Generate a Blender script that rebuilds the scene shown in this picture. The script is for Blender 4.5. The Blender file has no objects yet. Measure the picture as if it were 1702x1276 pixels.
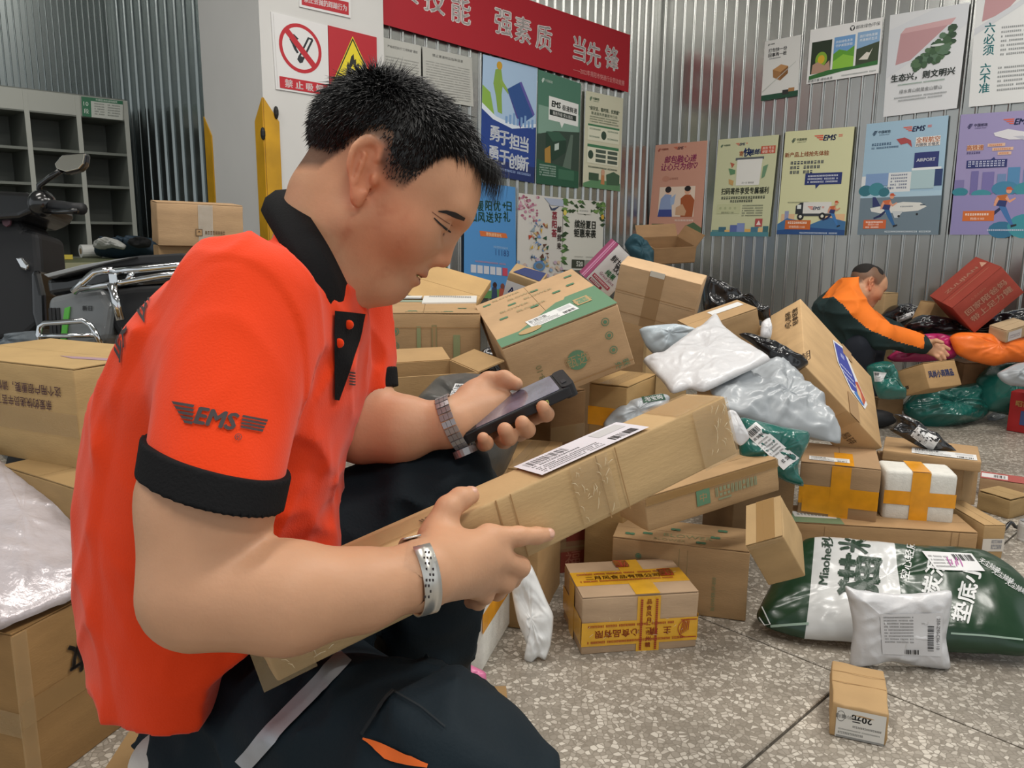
import bpy, bmesh, math, random
import numpy as np
from mathutils import Vector, Matrix, Euler, noise
from mathutils.bvhtree import BVHTree

SC = bpy.context.scene
COL = SC.collection
random.seed(7)

# ------------------------------------------------------------------ camera
FPX, PITCH, ROLL, CAMH = 1330.0, math.radians(10.8), math.radians(0.6), 0.95
FW = np.array([0, math.cos(PITCH), -math.sin(PITCH)])
_u = np.array([0, math.sin(PITCH), math.cos(PITCH)]); _r = np.array([1.0, 0, 0])
UP = _u * math.cos(ROLL) - _r * math.sin(ROLL)
RT = _r * math.cos(ROLL) + _u * math.sin(ROLL)
CAM = np.array([0, 0, CAMH])
cd = bpy.data.cameras.new('camera')
cam = bpy.data.objects.new('camera', cd); COL.objects.link(cam)
cd.sensor_width = 36.0; cd.lens = FPX / 1702 * 36.0; cd.clip_start = 0.02; cd.clip_end = 60
m = Matrix([[RT[0], UP[0], -FW[0], 0], [RT[1], UP[1], -FW[1], 0], [RT[2], UP[2], -FW[2], CAMH], [0, 0, 0, 1]])
cam.matrix_world = m
SC.camera = cam

# ------------------------------------------------------------------ world, lights, exposure
SC.view_settings.view_transform = 'Standard'
SC.view_settings.look = 'None'
SC.view_settings.gamma = 1.0
SC.view_settings.use_curve_mapping = False
SC.view_settings.exposure = 0.36
wd = bpy.data.worlds.new('world'); SC.world = wd; wd.use_nodes = True
wd.node_tree.nodes['Background'].inputs[0].default_value = (0.92, 0.97, 1.0, 1)
wd.node_tree.nodes['Background'].inputs[1].default_value = 0.62

def area(name, loc, sx, sy, power, color=(1, 0.96, 0.9), rot=(0, 0, 0)):
    l = bpy.data.lights.new(name, 'AREA'); l.shape = 'RECTANGLE'; l.size = sx; l.size_y = sy
    l.energy = power; l.color = color
    o = bpy.data.objects.new(name, l); COL.objects.link(o)
    o.location = loc; o.rotation_euler = rot
    return o
R45 = math.radians(45)
area('ceiling_tube_or_fill_light', (1.5, 1.3, 3.45), 1.3, 0.28, 34, rot=(0, 0, R45))
area('ceiling_tube_or_fill_light', (0.1, 2.7, 3.45), 1.3, 0.28, 26, rot=(0, 0, R45))
area('ceiling_tube_or_fill_light', (2.5, 2.9, 3.45), 1.3, 0.28, 34, rot=(0, 0, R45))
area('ceiling_tube_or_fill_light', (-1.2, 0.2, 3.45), 1.3, 0.28, 22, rot=(0, 0, R45))
area('ceiling_tube_or_fill_light', (-2.0, 1.9, 3.45), 1.3, 0.28, 22, rot=(0, 0, R45))  # added lamp, brightens the left face of the pillar
area('ceiling_tube_or_fill_light', (1.0, -1.0, 3.45), 1.3, 0.28, 30, rot=(0, 0, R45))

# ------------------------------------------------------------------ pixel helpers (photograph frame 1702 x 1276)
def ray(x, y): return FW + (x - 851) / FPX * RT - (y - 638) / FPX * UP
def W(x, y, d): return CAM + d * ray(x, y)
def on_plane(x, y, p, n):
    r = ray(x, y); n = np.asarray(n, float)
    return CAM + r * (((np.asarray(p, float) - CAM) @ n) / (r @ n))
def on_floor(x, y, z=0.0): return on_plane(x, y, (0, 0, z), (0, 0, 1))
def on_y(x, y, Y): return on_plane(x, y, (0, Y, 0), (0, 1, 0))

# ------------------------------------------------------------------ materials
def lin(h):
    if isinstance(h, str):
        h = h.lstrip('#'); c = [int(h[i:i + 2], 16) / 255 for i in (0, 2, 4)]
    else: c = list(h)
    return tuple(v / 12.92 if v <= .04045 else ((v + .055) / 1.055) ** 2.4 for v in c) + (1,)
_M = {}
def mat(name, col, rough=.6, metal=0, var=0, vscale=8, bump=0, bscale=60, stretch=None, alpha=1, coat=0, sss=0, spec=None, sheen=0, detail=4, var2=None, attr=None):
    key = (name,)
    if key in _M: return _M[key]
    M = bpy.data.materials.new(name); M.use_nodes = True
    nt = M.node_tree; N = nt.nodes; L = nt.links; B = N['Principled BSDF']
    B.inputs['Base Color'].default_value = lin(col); B.inputs['Roughness'].default_value = rough; B.inputs['Metallic'].default_value = metal
    if alpha < 1: B.inputs['Alpha'].default_value = alpha
    if coat: B.inputs['Coat Weight'].default_value = coat; B.inputs['Coat Roughness'].default_value = .15
    if sss:
        B.inputs['Subsurface Weight'].default_value = sss; B.inputs['Subsurface Radius'].default_value = (.012, .005, .003)
        B.inputs['Subsurface Scale'].default_value = 1.0
    if spec is not None: B.inputs['Specular IOR Level'].default_value = spec
    if sheen: B.inputs['Sheen Weight'].default_value = sheen
    tc = N.new('ShaderNodeTexCoord'); src = tc.outputs['Object']
    if stretch:
        mp = N.new('ShaderNodeMapping'); mp.inputs['Scale'].default_value = stretch
        L.new(src, mp.inputs[0]); src = mp.outputs[0]
    colsock = None
    if var:
        nz = N.new('ShaderNodeTexNoise'); nz.inputs['Scale'].default_value = vscale; nz.inputs['Detail'].default_value = detail
        L.new(src, nz.inputs['Vector'])
        rp = N.new('ShaderNodeValToRGB'); c = lin(col)
        rp.color_ramp.elements[0].position = .3; rp.color_ramp.elements[1].position = .7
        rp.color_ramp.elements[0].color = tuple(max(0, v * (1 - var)) for v in c[:3]) + (1,)
        rp.color_ramp.elements[1].color = (tuple(min(1, v * (1 + var)) for v in c[:3]) + (1,)) if var2 is None else lin(var2)
        L.new(nz.outputs[0], rp.inputs[0]); L.new(rp.outputs[0], B.inputs['Base Color']); colsock = rp.outputs[0]
    if attr:
        at = N.new('ShaderNodeAttribute'); at.attribute_name = attr
        mx = N.new('ShaderNodeMix'); mx.data_type = 'RGBA'; mx.blend_type = 'MULTIPLY'; mx.inputs[0].default_value = 1
        if colsock: L.new(colsock, mx.inputs[6])
        else: mx.inputs[6].default_value = lin(col)
        L.new(at.outputs['Color'], mx.inputs[7]); L.new(mx.outputs[2], B.inputs['Base Color'])
    if bump:
        nb = N.new('ShaderNodeTexNoise'); nb.inputs['Scale'].default_value = bscale; nb.inputs['Detail'].default_value = 3
        L.new(src, nb.inputs['Vector'])
        bp = N.new('ShaderNodeBump'); bp.inputs['Strength'].default_value = bump; bp.inputs['Distance'].default_value = .002
        L.new(nb.outputs[0], bp.inputs['Height']); L.new(bp.outputs[0], B.inputs['Normal'])
    _M[key] = M
    return M
def paper(h, rough=.55): return mat('print_' + h.lstrip('#'), h, rough)
def kraft(h='#b8946a'):
    c = [int(h[i:i + 2], 16) for i in (1, 3, 5)]; g = sum(c) / 3; h = '#%02x%02x%02x' % tuple(int(min(255, (v * .86 + g * .14) * 1.04)) for v in c)
    return mat('cardboard_' + h.lstrip('#'), h, .72, var=.09, vscale=9, bump=.25, bscale=90, stretch=(1, 1, 3.5), spec=.3)
TAPE = mat('clear_packing_tape', '#c9ad80', .12, alpha=.22, coat=.6, bump=.5, bscale=35)
BROWNTAPE = mat('brown_packing_tape', '#ab8756', .25, alpha=.6, bump=.3, bscale=40)
ORANGETAPE = mat('orange_packing_tape', '#e39a1c', .25, coat=.4, var=.12, vscale=25, bump=.35, bscale=45)

# ------------------------------------------------------------------ mesh helpers
def link(name, me, mats=(), parent=None, smooth=False):
    o = bpy.data.objects.new(name, me); COL.objects.link(o)
    for q in (mats if isinstance(mats, (list, tuple)) else [mats]): me.materials.append(q)
    if parent is not None: o.parent = parent
    if smooth:
        me.polygons.foreach_set('use_smooth', [True] * len(me.polygons))
    return o
def mk(name, v, f, mats=(), parent=None, smooth=False, mi=None):
    me = bpy.data.meshes.new(name)
    me.from_pydata([tuple(map(float, p)) for p in v], [], [tuple(int(i) for i in q) for q in f]); me.update()
    if mi is not None: me.polygons.foreach_set('material_index', list(mi))
    return link(name, me, mats, parent, smooth)
def mknp(name, v, f, mats=(), parent=None, smooth=True):
    """fast mesh from numpy: v (n,3), f (m,k)"""
    v = np.asarray(v, np.float32); f = np.asarray(f, np.int32); k = f.shape[1]
    me = bpy.data.meshes.new(name)
    me.vertices.add(len(v)); me.vertices.foreach_set('co', v.ravel())
    me.loops.add(f.size); me.loops.foreach_set('vertex_index', f.ravel())
    me.polygons.add(len(f)); me.polygons.foreach_set('loop_start', np.arange(0, f.size, k, dtype=np.int32))
    me.update(calc_edges=True); me.validate()
    return link(name, me, mats, parent, smooth)
def empty(name, loc=(0, 0, 0), rot=(0, 0, 0)):
    o = bpy.data.objects.new(name, None); COL.objects.link(o); o.location = loc; o.rotation_euler = rot
    o.empty_display_size = .05
    return o
def tag(o, label=None, cat=None, group=None, kind=None):
    if label: o['label'] = label
    if cat: o['category'] = cat
    if group: o['group'] = group
    if kind: o['kind'] = kind
    return o
class MB:
    """collects simple solids into one mesh"""
    def __init__(s): s.v = []; s.f = []; s.mi = []
    def add(s, v, f, mi=0):
        b = len(s.v); s.v += [tuple(map(float, p)) for p in v]; s.f += [tuple(int(i) + b for i in q) for q in f]; s.mi += [mi] * len(f)
        return s
    def box(s, c, d, R=None, mi=0):
        v = [Vector((x * d[0] / 2, y * d[1] / 2, z * d[2] / 2)) for x in (-1, 1) for y in (-1, 1) for z in (-1, 1)]
        if R is not None: v = [R @ p for p in v]
        v = [p + Vector(c) for p in v]
        return s.add(v, [(0, 1, 3, 2), (4, 6, 7, 5), (0, 4, 5, 1), (2, 3, 7, 6), (0, 2, 6, 4), (1, 5, 7, 3)], mi)
    def tube(s, pts, r, n=8, mi=0, closed=False):
        pts = [Vector(p) for p in pts]; k = len(pts); rr = r if isinstance(r, (list, tuple)) else [r] * k
        v = []; prev = None
        for i, p in enumerate(pts):
            if closed: t = pts[(i + 1) % k] - pts[i - 1]
            else: t = pts[min(i + 1, k - 1)] - pts[max(i - 1, 0)]
            t.normalize()
            if prev is None: a = t.orthogonal().normalized()
            else: a = (prev - t * prev.dot(t)).normalized()
            prev = a; b = t.cross(a)
            for j in range(n):
                w = 2 * math.pi * j / n; v.append(p + (a * math.cos(w) + b * math.sin(w)) * rr[i])
        f = []
        for i in range(k if closed else k - 1):
            for j in range(n):
                i2 = (i + 1) % k
                f.append((i * n + j, i * n + (j + 1) % n, i2 * n + (j + 1) % n, i2 * n + j))
        if not closed:
            f.append(tuple(range(n - 1, -1, -1))); f.append(tuple((k - 1) * n + j for j in range(n)))
        return s.add(v, f, mi)
    def prism(s, poly, h, M=None, mi=0):
        """polygon in xy extruded by h along z, placed by matrix M"""
        n = len(poly); v = [Vector((p[0], p[1], 0)) for p in poly] + [Vector((p[0], p[1], h)) for p in poly]
        if M is not None: v = [M @ p for p in v]
        f = [tuple(range(n - 1, -1, -1)), tuple(range(n, 2 * n))] + [(i, (i + 1) % n, n + (i + 1) % n, n + i) for i in range(n)]
        return s.add(v, f, mi)
    def ball(s, c, r, n=10, k=6, mi=0, R=None):
        r = r if isinstance(r, (list, tuple)) else (r, r, r)
        v = [];
        for i in range(k + 1):
            a = math.pi * i / k
            for j in range(n):
                b = 2 * math.pi * j / n
                p = Vector((r[0] * math.sin(a) * math.cos(b), r[1] * math.sin(a) * math.sin(b), r[2] * math.cos(a)))
                if R is not None: p = R @ p
                v.append(p + Vector(c))
        f = [(i * n + j, (i + 1) * n + j, (i + 1) * n + (j + 1) % n, i * n + (j + 1) % n) for i in range(k) for j in range(n)]
        return s.add(v, f, mi)
    def build(s, name, mats, parent=None, smooth=False):
        return mk(name, s.v, s.f, mats, parent, smooth, s.mi)

# ------------------------------------------------------------------ lettering: strings become flat meshes
_TS = bpy.data.scenes.new('lettering_workshop')
_TC = {}
def text2d(t, bold=.0):
    """centred 2-D triangles of a string at cap height about 1: (verts (n,2), faces, width, height)"""
    if (t, bold) in _TC: return _TC[(t, bold)]
    c = bpy.data.curves.new('t', 'FONT'); c.body = t; c.size = 1; c.resolution_u = 2
    o = bpy.data.objects.new('t', c); _TS.collection.objects.link(o)
    vl = _TS.view_layers[0]; vl.update()
    dg = vl.depsgraph
    oe = o.evaluated_get(dg); me = oe.to_mesh()
    v = np.array([p.co[:2] for p in me.vertices]) if len(me.vertices) else np.zeros((0, 2))
    f = [tuple(p.vertices) for p in me.polygons]
    oe.to_mesh_clear(); bpy.data.objects.remove(o); bpy.data.curves.remove(c)
    if len(v) and bold:                                   # heavier strokes: the outline repeated a little to each side
        n = len(v); sh = [(-bold, 0), (bold, 0), (0, bold * .7), (0, -bold * .7)]
        f = [tuple(i + k * n for i in q) for k in range(4) for q in f]
        v = np.concatenate([v + np.array(d) for d in sh])
    if len(v):
        lo, hi = v.min(0), v.max(0); v = v - (lo + hi) / 2; w, h = hi - lo
    else: w = h = 1
    _TC[(t, bold)] = (v, f, w, h)
    return _TC[(t, bold)]

class Print:
    """flat print on a surface: a function P(u,v,off) gives the world (or local) point; every colour is one material slot"""
    def __init__(s, P): s.P = P; s.v = []; s.f = []; s.mi = []; s.mats = []; s.lay = 0
    def _m(s, col):
        mm = paper(col) if isinstance(col, str) else col
        if mm not in s.mats: s.mats.append(mm)
        return s.mats.index(mm)
    def poly(s, pts, col, tri=None):
        s.lay += 1; off = .0006 + .00006 * s.lay
        b = len(s.v); s.v += [tuple(s.P(p[0], p[1], off)) for p in pts]
        mi = s._m(col)
        for q in (tri if tri is not None else [tuple(range(len(pts)))]):
            s.f.append(tuple(b + i for i in q)); s.mi.append(mi)
        return s
    def rect(s, u0, v0, u1, v1, col, n=1):
        pts = []; tri = []
        for i in range(n + 1):
            u = u0 + (u1 - u0) * i / n; pts += [(u, v0), (u, v1)]
        for i in range(n): tri.append((2 * i, 2 * i + 1, 2 * i + 3, 2 * i + 2))
        return s.poly(pts, col, tri)
    def disc(s, u, v, ru, rv, col, n=20, r0=0, a0=0, a1=2 * math.pi):
        A = [a0 + (a1 - a0) * i / n for i in range(n + 1)]
        if r0 == 0:
            return s.poly([(u + ru * math.cos(a), v + rv * math.sin(a)) for a in A], col)
        pts = []; tri = []
        for a in A: pts += [(u + ru * math.cos(a), v + rv * math.sin(a)), (u + r0 * ru * math.cos(a), v + r0 * rv * math.sin(a))]
        for i in range(n): tri.append((2 * i, 2 * i + 1, 2 * i + 3, 2 * i + 2))
        return s.poly(pts, col, tri)
    def text(s, t, u, v, h, col, asp=1.0, bold=.0, rot=0, shear=0, w=None, vs=1):
        """h = em height in v units; asp = (v length)/(u length) of the surface; vs=-1 when v grows downwards"""
        vv, ff, tw, th = text2d(t, bold)
        if not len(vv): return s
        k = h; ks = 1.0
        if w is not None: ks = w / (tw * h * asp)
        ca, sa = math.cos(rot), math.sin(rot)
        pts = []
        for x, y in vv:
            x = x * ks + shear * y
            X, Y = x * ca - y * sa, x * sa + y * ca
            pts.append((u + X * k * asp, v + Y * k * vs))
        return s.poly(pts, col, ff)
    def lines(s, u0, v0, u1, h, col, ch=None, asp=1.0, seed=0, vs=1, gap=.25):
        """a row of small print too small to read: glyph-sized blocks"""
        rnd = random.Random(seed); cw = (ch or h * asp); u = u0
        pts = []; tri = []
        while u + cw <= u1 + 1e-6:
            if rnd.random() > .07:
                x0, x1 = u + cw * .08, u + cw * (1 - gap); b = len(pts); a, c = v0, v0 + h * vs
                k = rnd.random()
                if k < .5:
                    pts += [(x0, a), (x1, a), (x1, a + (c - a) * .3), (x0, a + (c - a) * .3), (x0, a + (c - a) * .55), (x1, a + (c - a) * .55), (x1, c), (x0, c)]
                    tri += [(b, b + 1, b + 2, b + 3), (b + 4, b + 5, b + 6, b + 7)]
                else:
                    q = x0 + (x1 - x0) * .4
                    pts += [(x0, a), (q, a), (q, c), (x0, c), (q + cw * .12, a), (x1, a), (x1, c), (q + cw * .12, c)]
                    tri += [(b, b + 1, b + 2, b + 3), (b + 4, b + 5, b + 6, b + 7)]
            u += cw
        if pts: s.poly(pts, col, tri)
        return s
    def bars(s, u0, v0, u1, v1, col='#1c1c1c', n=26, seed=1, vertical=False):
        rnd = random.Random(seed); pts = []; tri = []; ws = [rnd.choice((1, 1, 2, 3)) for _ in range(2 * n)]; T = sum(ws); x = 0
        for i, w in enumerate(ws):
            if i % 2 == 0:
                a, c = x / T, (x + w) / T; b = len(pts)
                if not vertical: pts += [(u0 + (u1 - u0) * a, v0), (u0 + (u1 - u0) * c, v0), (u0 + (u1 - u0) * c, v1), (u0 + (u1 - u0) * a, v1)]
                else: pts += [(u0, v0 + (v1 - v0) * a), (u0, v0 + (v1 - v0) * c), (u1, v0 + (v1 - v0) * c), (u1, v0 + (v1 - v0) * a)]
                tri.append((b, b + 1, b + 2, b + 3))
            x += w
        return s.poly(pts, col, tri)
    def build(s, name, parent):
        if not s.v: return None
        return mk(name, s.v, s.f, s.mats, parent, False, s.mi)
# ------------------------------------------------------------------ the room
YL = math.radians(44.5)
dL = np.array([math.sin(YL), math.cos(YL), 0]); nL = np.array([math.cos(YL), -math.sin(YL), 0])      # banner wall: runs away to the right
dR = np.array([math.cos(YL), -math.sin(YL), 0]); nR = np.array([-math.sin(YL), -math.cos(YL), 0])    # poster wall: runs nearer to the right
pR = on_y(1500, 390, 4.85)
CORNER = on_plane(1078, 390, pR, nR); CORNER[2] = 0
WALLH = 3.6

def steel(name, base, rough, var):
    M = mat(name, base, rough, metal=.94, var=var, vscale=3.0, stretch=(1, 1, .35), bump=.05, bscale=5)
    return M
STEEL = steel('galvanised_steel', '#b0b1ae', .23, .12)
STEELDK = steel('galvanised_steel_shaded', '#8d9493', .25, .12)  # same steel darkened: dim light of the far-left walls put into the colour
PLAIN = mat('wall_backing', '#77797a', .8)
def sheet_mesh(n, p=.08, h=WALLH, rise=.013):
    prof = []; k_ = p / .08; rise *= min(1, k_)
    for i in range(n):
        prof += [(i * p, 0), (i * p + .003 * k_, 0), (i * p + p - .025 * min(k_, 1), 0)]
        prof += [(i * p + p - .0135 * min(k_, 1) - .0095 * min(k_, 1) * math.cos(math.pi * k / 6), rise * math.sin(math.pi * k / 6)) for k in range(7)]
        prof += [(i * p + p - .001 * k_, 0)]
    prof.append((n * p, 0))
    v = [(x, -y, z) for z in (0, h) for x, y in prof]; k = len(prof)
    v += [(x, -y + .0025, z) for z in (0, h) for x, y in prof]
    f = [(i, i + 1, k + i + 1, k + i) for i in range(k - 1)] + [(2 * k + i, 3 * k + i, 3 * k + i + 1, 2 * k + i + 1) for i in range(k - 1)]
    f += [(0, k, 3 * k, 2 * k), (k - 1, 3 * k - 1, 4 * k - 1, 2 * k - 1)]
    me = bpy.data.meshes.new('metal_sheet'); me.from_pydata(v, [], f); me.update()
    me.polygons.foreach_set('use_smooth', [True] * len(me.polygons))
    return me
def corrugated_wall(name, start, d, n, length, m, ribs=10, pitch=.08):
    """corrugated steel wall made of overlapping sheets; start at floor level, d along, n towards the room"""
    start = np.array(start, float); L = length; th = .03
    a = start - n * .012
    b = MB(); q = [a, a + d * L, a + d * L - n * th, a - n * th]
    v = [(*p[:2], 0) for p in q] + [(*p[:2], WALLH) for p in q]
    b.add(v, [(3, 2, 1, 0), (4, 5, 6, 7), (0, 1, 5, 4), (1, 2, 6, 5), (2, 3, 7, 6), (3, 0, 4, 7)])
    w = b.build(name, PLAIN); tag(w, kind='structure')
    me = sheet_mesh(ribs, pitch); me.materials.append(m); sw = ribs * pitch
    k = int(math.ceil(L / sw))
    M = Matrix([[d[0], -n[0], 0, 0], [d[1], -n[1], 0, 0], [0, 0, 1, 0], [0, 0, 0, 1]])
    for i in range(k):
        o = bpy.data.objects.new('metal_sheet', me); COL.objects.link(o); o.parent = w
        p = start + d * (i * sw) + n * (.0012 if i % 2 else 0)
        o.matrix_local = Matrix.Translation((p[0], p[1], 0)) @ M
    return w
corrugated_wall('wall_right', CORNER, dR, nR, 4.8, STEEL)
KCOL = on_plane(437, 165, CORNER + nL * .06, nL); KCOL[2] = 0
KCOL2 = on_plane(637, 30, CORNER + nL * .06, nL); KCOL2[2] = 0
lw = np.linalg.norm(CORNER - KCOL2)
corrugated_wall('wall_left', CORNER - dL * (lw + .3), dL, nL, lw + .3, STEEL)
# far left corner: the shelf stands before wall_back, wall_side comes towards the pillar
SH = on_y(214, 250, 4.75)                                  # right front edge of the shelf
CB = on_y(202, 250, 5.25); CB[2] = 0
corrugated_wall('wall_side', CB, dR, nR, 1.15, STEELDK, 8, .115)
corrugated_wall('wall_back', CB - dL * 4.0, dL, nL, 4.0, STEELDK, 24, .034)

# pillar
wcol = np.linalg.norm(KCOL2 - KCOL)
PAINT = mat('white_wall_paint', '#cfcecb', .6, var=.03, vscale=2.5, bump=.08, bscale=30)
def col_pt(a, b, z): p = KCOL + dL * a - nL * b; return (p[0], p[1], z)
b = MB()
v = [col_pt(0, 0, 0), col_pt(wcol, 0, 0), col_pt(wcol, .6, 0), col_pt(0, .6, 0), col_pt(0, 0, WALLH), col_pt(wcol, 0, WALLH), col_pt(wcol, .6, WALLH), col_pt(0, .6, WALLH)]
b.add(v, [(3, 2, 1, 0), (4, 5, 6, 7), (0, 1, 5, 4), (1, 2, 6, 5), (2, 3, 7, 6), (3, 0, 4, 7)])
pil = b.build('pillar', PAINT); tag(pil, kind='structure')
YEL = mat('yellow_corner_guard', '#c79512', .5, var=.2, vscale=6, bump=.2, bscale=20)
BLK = mat('black_rubber', '#101010', .6)
def corner_guard(pt, du, dv, ztop, label):
    """an angle strip on a pillar corner, ending in a point at the top"""
    w = .075; t = .006
    g = MB()
    for d, nn in ((du, -dv), (dv, -du)):
        c = np.array(pt)
        q = [(0, 0), (w, 0), (w, ztop - .1), (0, ztop)]
        lo = [c + d * a + nn * .0005 for a, z in q]; hi = [c + d * a + nn * t for a, z in q]
        v = [(*p[:2], z) for p, (a, z) in zip(lo, q)] + [(*p[:2], z) for p, (a, z) in zip(hi, q)]
        g.add(v, [(3, 2, 1, 0), (4, 5, 6, 7), (0, 1, 5, 4), (1, 2, 6, 5), (2, 3, 7, 6), (3, 0, 4, 7)])
    o = g.build('corner_guard', YEL)
    tag(o, label, 'corner guard', 'yellow guards on the pillar corners')
    return o
zt = on_plane(445, 163, KCOL, nL)[2]
cg = corner_guard(KCOL, dL, -nL, zt, 'yellow pointed corner guard on the near edge of the white pillar')
K3 = np.array(col_pt(0, .6, 0))
zt2 = on_plane(332, 193, K3, nL)[2]
cg2 = corner_guard(K3, dL, nL, zt2, 'yellow corner guard on the far edge of the white pillar')
for (px, py) in ((459, 187), (437, 222)):
    n_ = nL if px > 445 else -dL
    p = on_plane(px, py, KCOL + n_ * .008, n_); s_ = MB().ball(p, (.012, .012, .03), 8, 5)
    s_.build('rubber_scrap', BLK, cg)

# floor: terrazzo slabs in a square grid, joints recessed
def terrazzo():
    M = bpy.data.materials.new('terrazzo'); M.use_nodes = True
    nt = M.node_tree; N = nt.nodes; L = nt.links; B = N['Principled BSDF']
    tc = N.new('ShaderNodeTexCoord'); vo = N.new('ShaderNodeTexVoronoi'); vo.inputs['Scale'].default_value = 90
    ve = N.new('ShaderNodeTexVoronoi'); ve.feature = 'DISTANCE_TO_EDGE'; ve.inputs['Scale'].default_value = 90
    gm = N.new('ShaderNodeNewGeometry')
    nz = N.new('ShaderNodeTexNoise'); nz.inputs['Scale'].default_value = 30
    ad = N.new('ShaderNodeVectorMath'); ad.operation = 'MULTIPLY_ADD'; ad.inputs[1].default_value = (.012, .012, .012)
    L.new(nz.outputs['Color'], ad.inputs[0]); L.new(gm.outputs['Position'], ad.inputs[2]); L.new(gm.outputs['Position'], nz.inputs['Vector'])
    L.new(ad.outputs[0], vo.inputs['Vector']); L.new(ad.outputs[0], ve.inputs['Vector'])
    sp = N.new('ShaderNodeSeparateColor'); L.new(vo.outputs['Color'], sp.inputs[0])
    rp = N.new('ShaderNodeValToRGB'); e = rp.color_ramp.elements
    e[0].position = 0; e[0].color = lin('#8a8276'); e[1].position = 1; e[1].color = lin('#cdc6ba')
    e.new(.45).color = lin('#9a9286'); e.new(.7).color = lin('#b9b1a5')
    L.new(sp.outputs[0], rp.inputs[0])
    st = N.new('ShaderNodeMapRange'); st.inputs[1].default_value = .03; st.inputs[2].default_value = .12
    L.new(ve.outputs['Distance'], st.inputs[0])
    mx = N.new('ShaderNodeMix'); mx.data_type = 'RGBA'; mx.inputs[6].default_value = lin('#827a6e')
    L.new(st.outputs[0], mx.inputs[0]); L.new(rp.outputs[0], mx.inputs[7])
    n2 = N.new('ShaderNodeTexNoise'); n2.inputs['Scale'].default_value = 2.2; n2.inputs['Detail'].default_value = 5; L.new(gm.outputs['Position'], n2.inputs['Vector'])
    r2 = N.new('ShaderNodeMapRange'); r2.inputs[3].default_value = .72; r2.inputs[4].default_value = 1.12; r2.inputs[1].default_value = .3; r2.inputs[2].default_value = .7
    L.new(n2.outputs[0], r2.inputs[0])
    m2 = N.new('ShaderNodeMix'); m2.data_type = 'RGBA'; m2.blend_type = 'MULTIPLY'; m2.inputs[0].default_value = 1
    L.new(mx.outputs[2], m2.inputs[6]); L.new(r2.outputs[0], m2.inputs[7]); L.new(m2.outputs[2], B.inputs['Base Color'])
    B.inputs['Roughness'].default_value = .42
    return M
TER = terrazzo(); GROUT = mat('joint', '#4b463e', .8)
fl = MB().box((0, 2, -.032), (14, 14, .05)).build('floor', GROUT); tag(fl, kind='structure')
I0 = on_floor(1410, 1125); A0 = math.radians(44.0); S = 1.2
sb = MB()
t = .006; s2 = S / 2 - .003
v = [(-s2, -s2, -.02), (s2, -s2, -.02), (s2, s2, -.02), (-s2, s2, -.02), (-s2, -s2, -.002), (s2, -s2, -.002), (s2, s2, -.002), (-s2, s2, -.002),
     (-s2 + .002, -s2 + .002, 0), (s2 - .002, -s2 + .002, 0), (s2 - .002, s2 - .002, 0), (-s2 + .002, s2 - .002, 0)]
f = [(0, 1, 5, 4), (1, 2, 6, 5), (2, 3, 7, 6), (3, 0, 4, 7), (4, 5, 9, 8), (5, 6, 10, 9), (6, 7, 11, 10), (7, 4, 8, 11), (8, 9, 10, 11)]
me = bpy.data.meshes.new('terrazzo_slab'); me.from_pydata(v, [], f); me.materials.append(TER)
for i in range(-5, 6):
    for j in range(-5, 6):
        x, y = (i + .5) * S, (j + .5) * S
        p = (I0[0] + x * math.cos(A0) - y * math.sin(A0), I0[1] + x * math.sin(A0) + y * math.cos(A0))
        if not (-5.5 < p[0] < 5.5 and -1.8 < p[1] < 7.5): continue
        o = bpy.data.objects.new('terrazzo_slab', me); COL.objects.link(o); o.parent = fl
        o.location = (p[0], p[1], 0); o.rotation_euler = (0, 0, A0)
ce = MB().box((0, 2, WALLH + .06), (14, 14, .1)).build('ceiling', mat('ceiling_paint', '#c9cac8', .8)); tag(ce, kind='structure')

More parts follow.
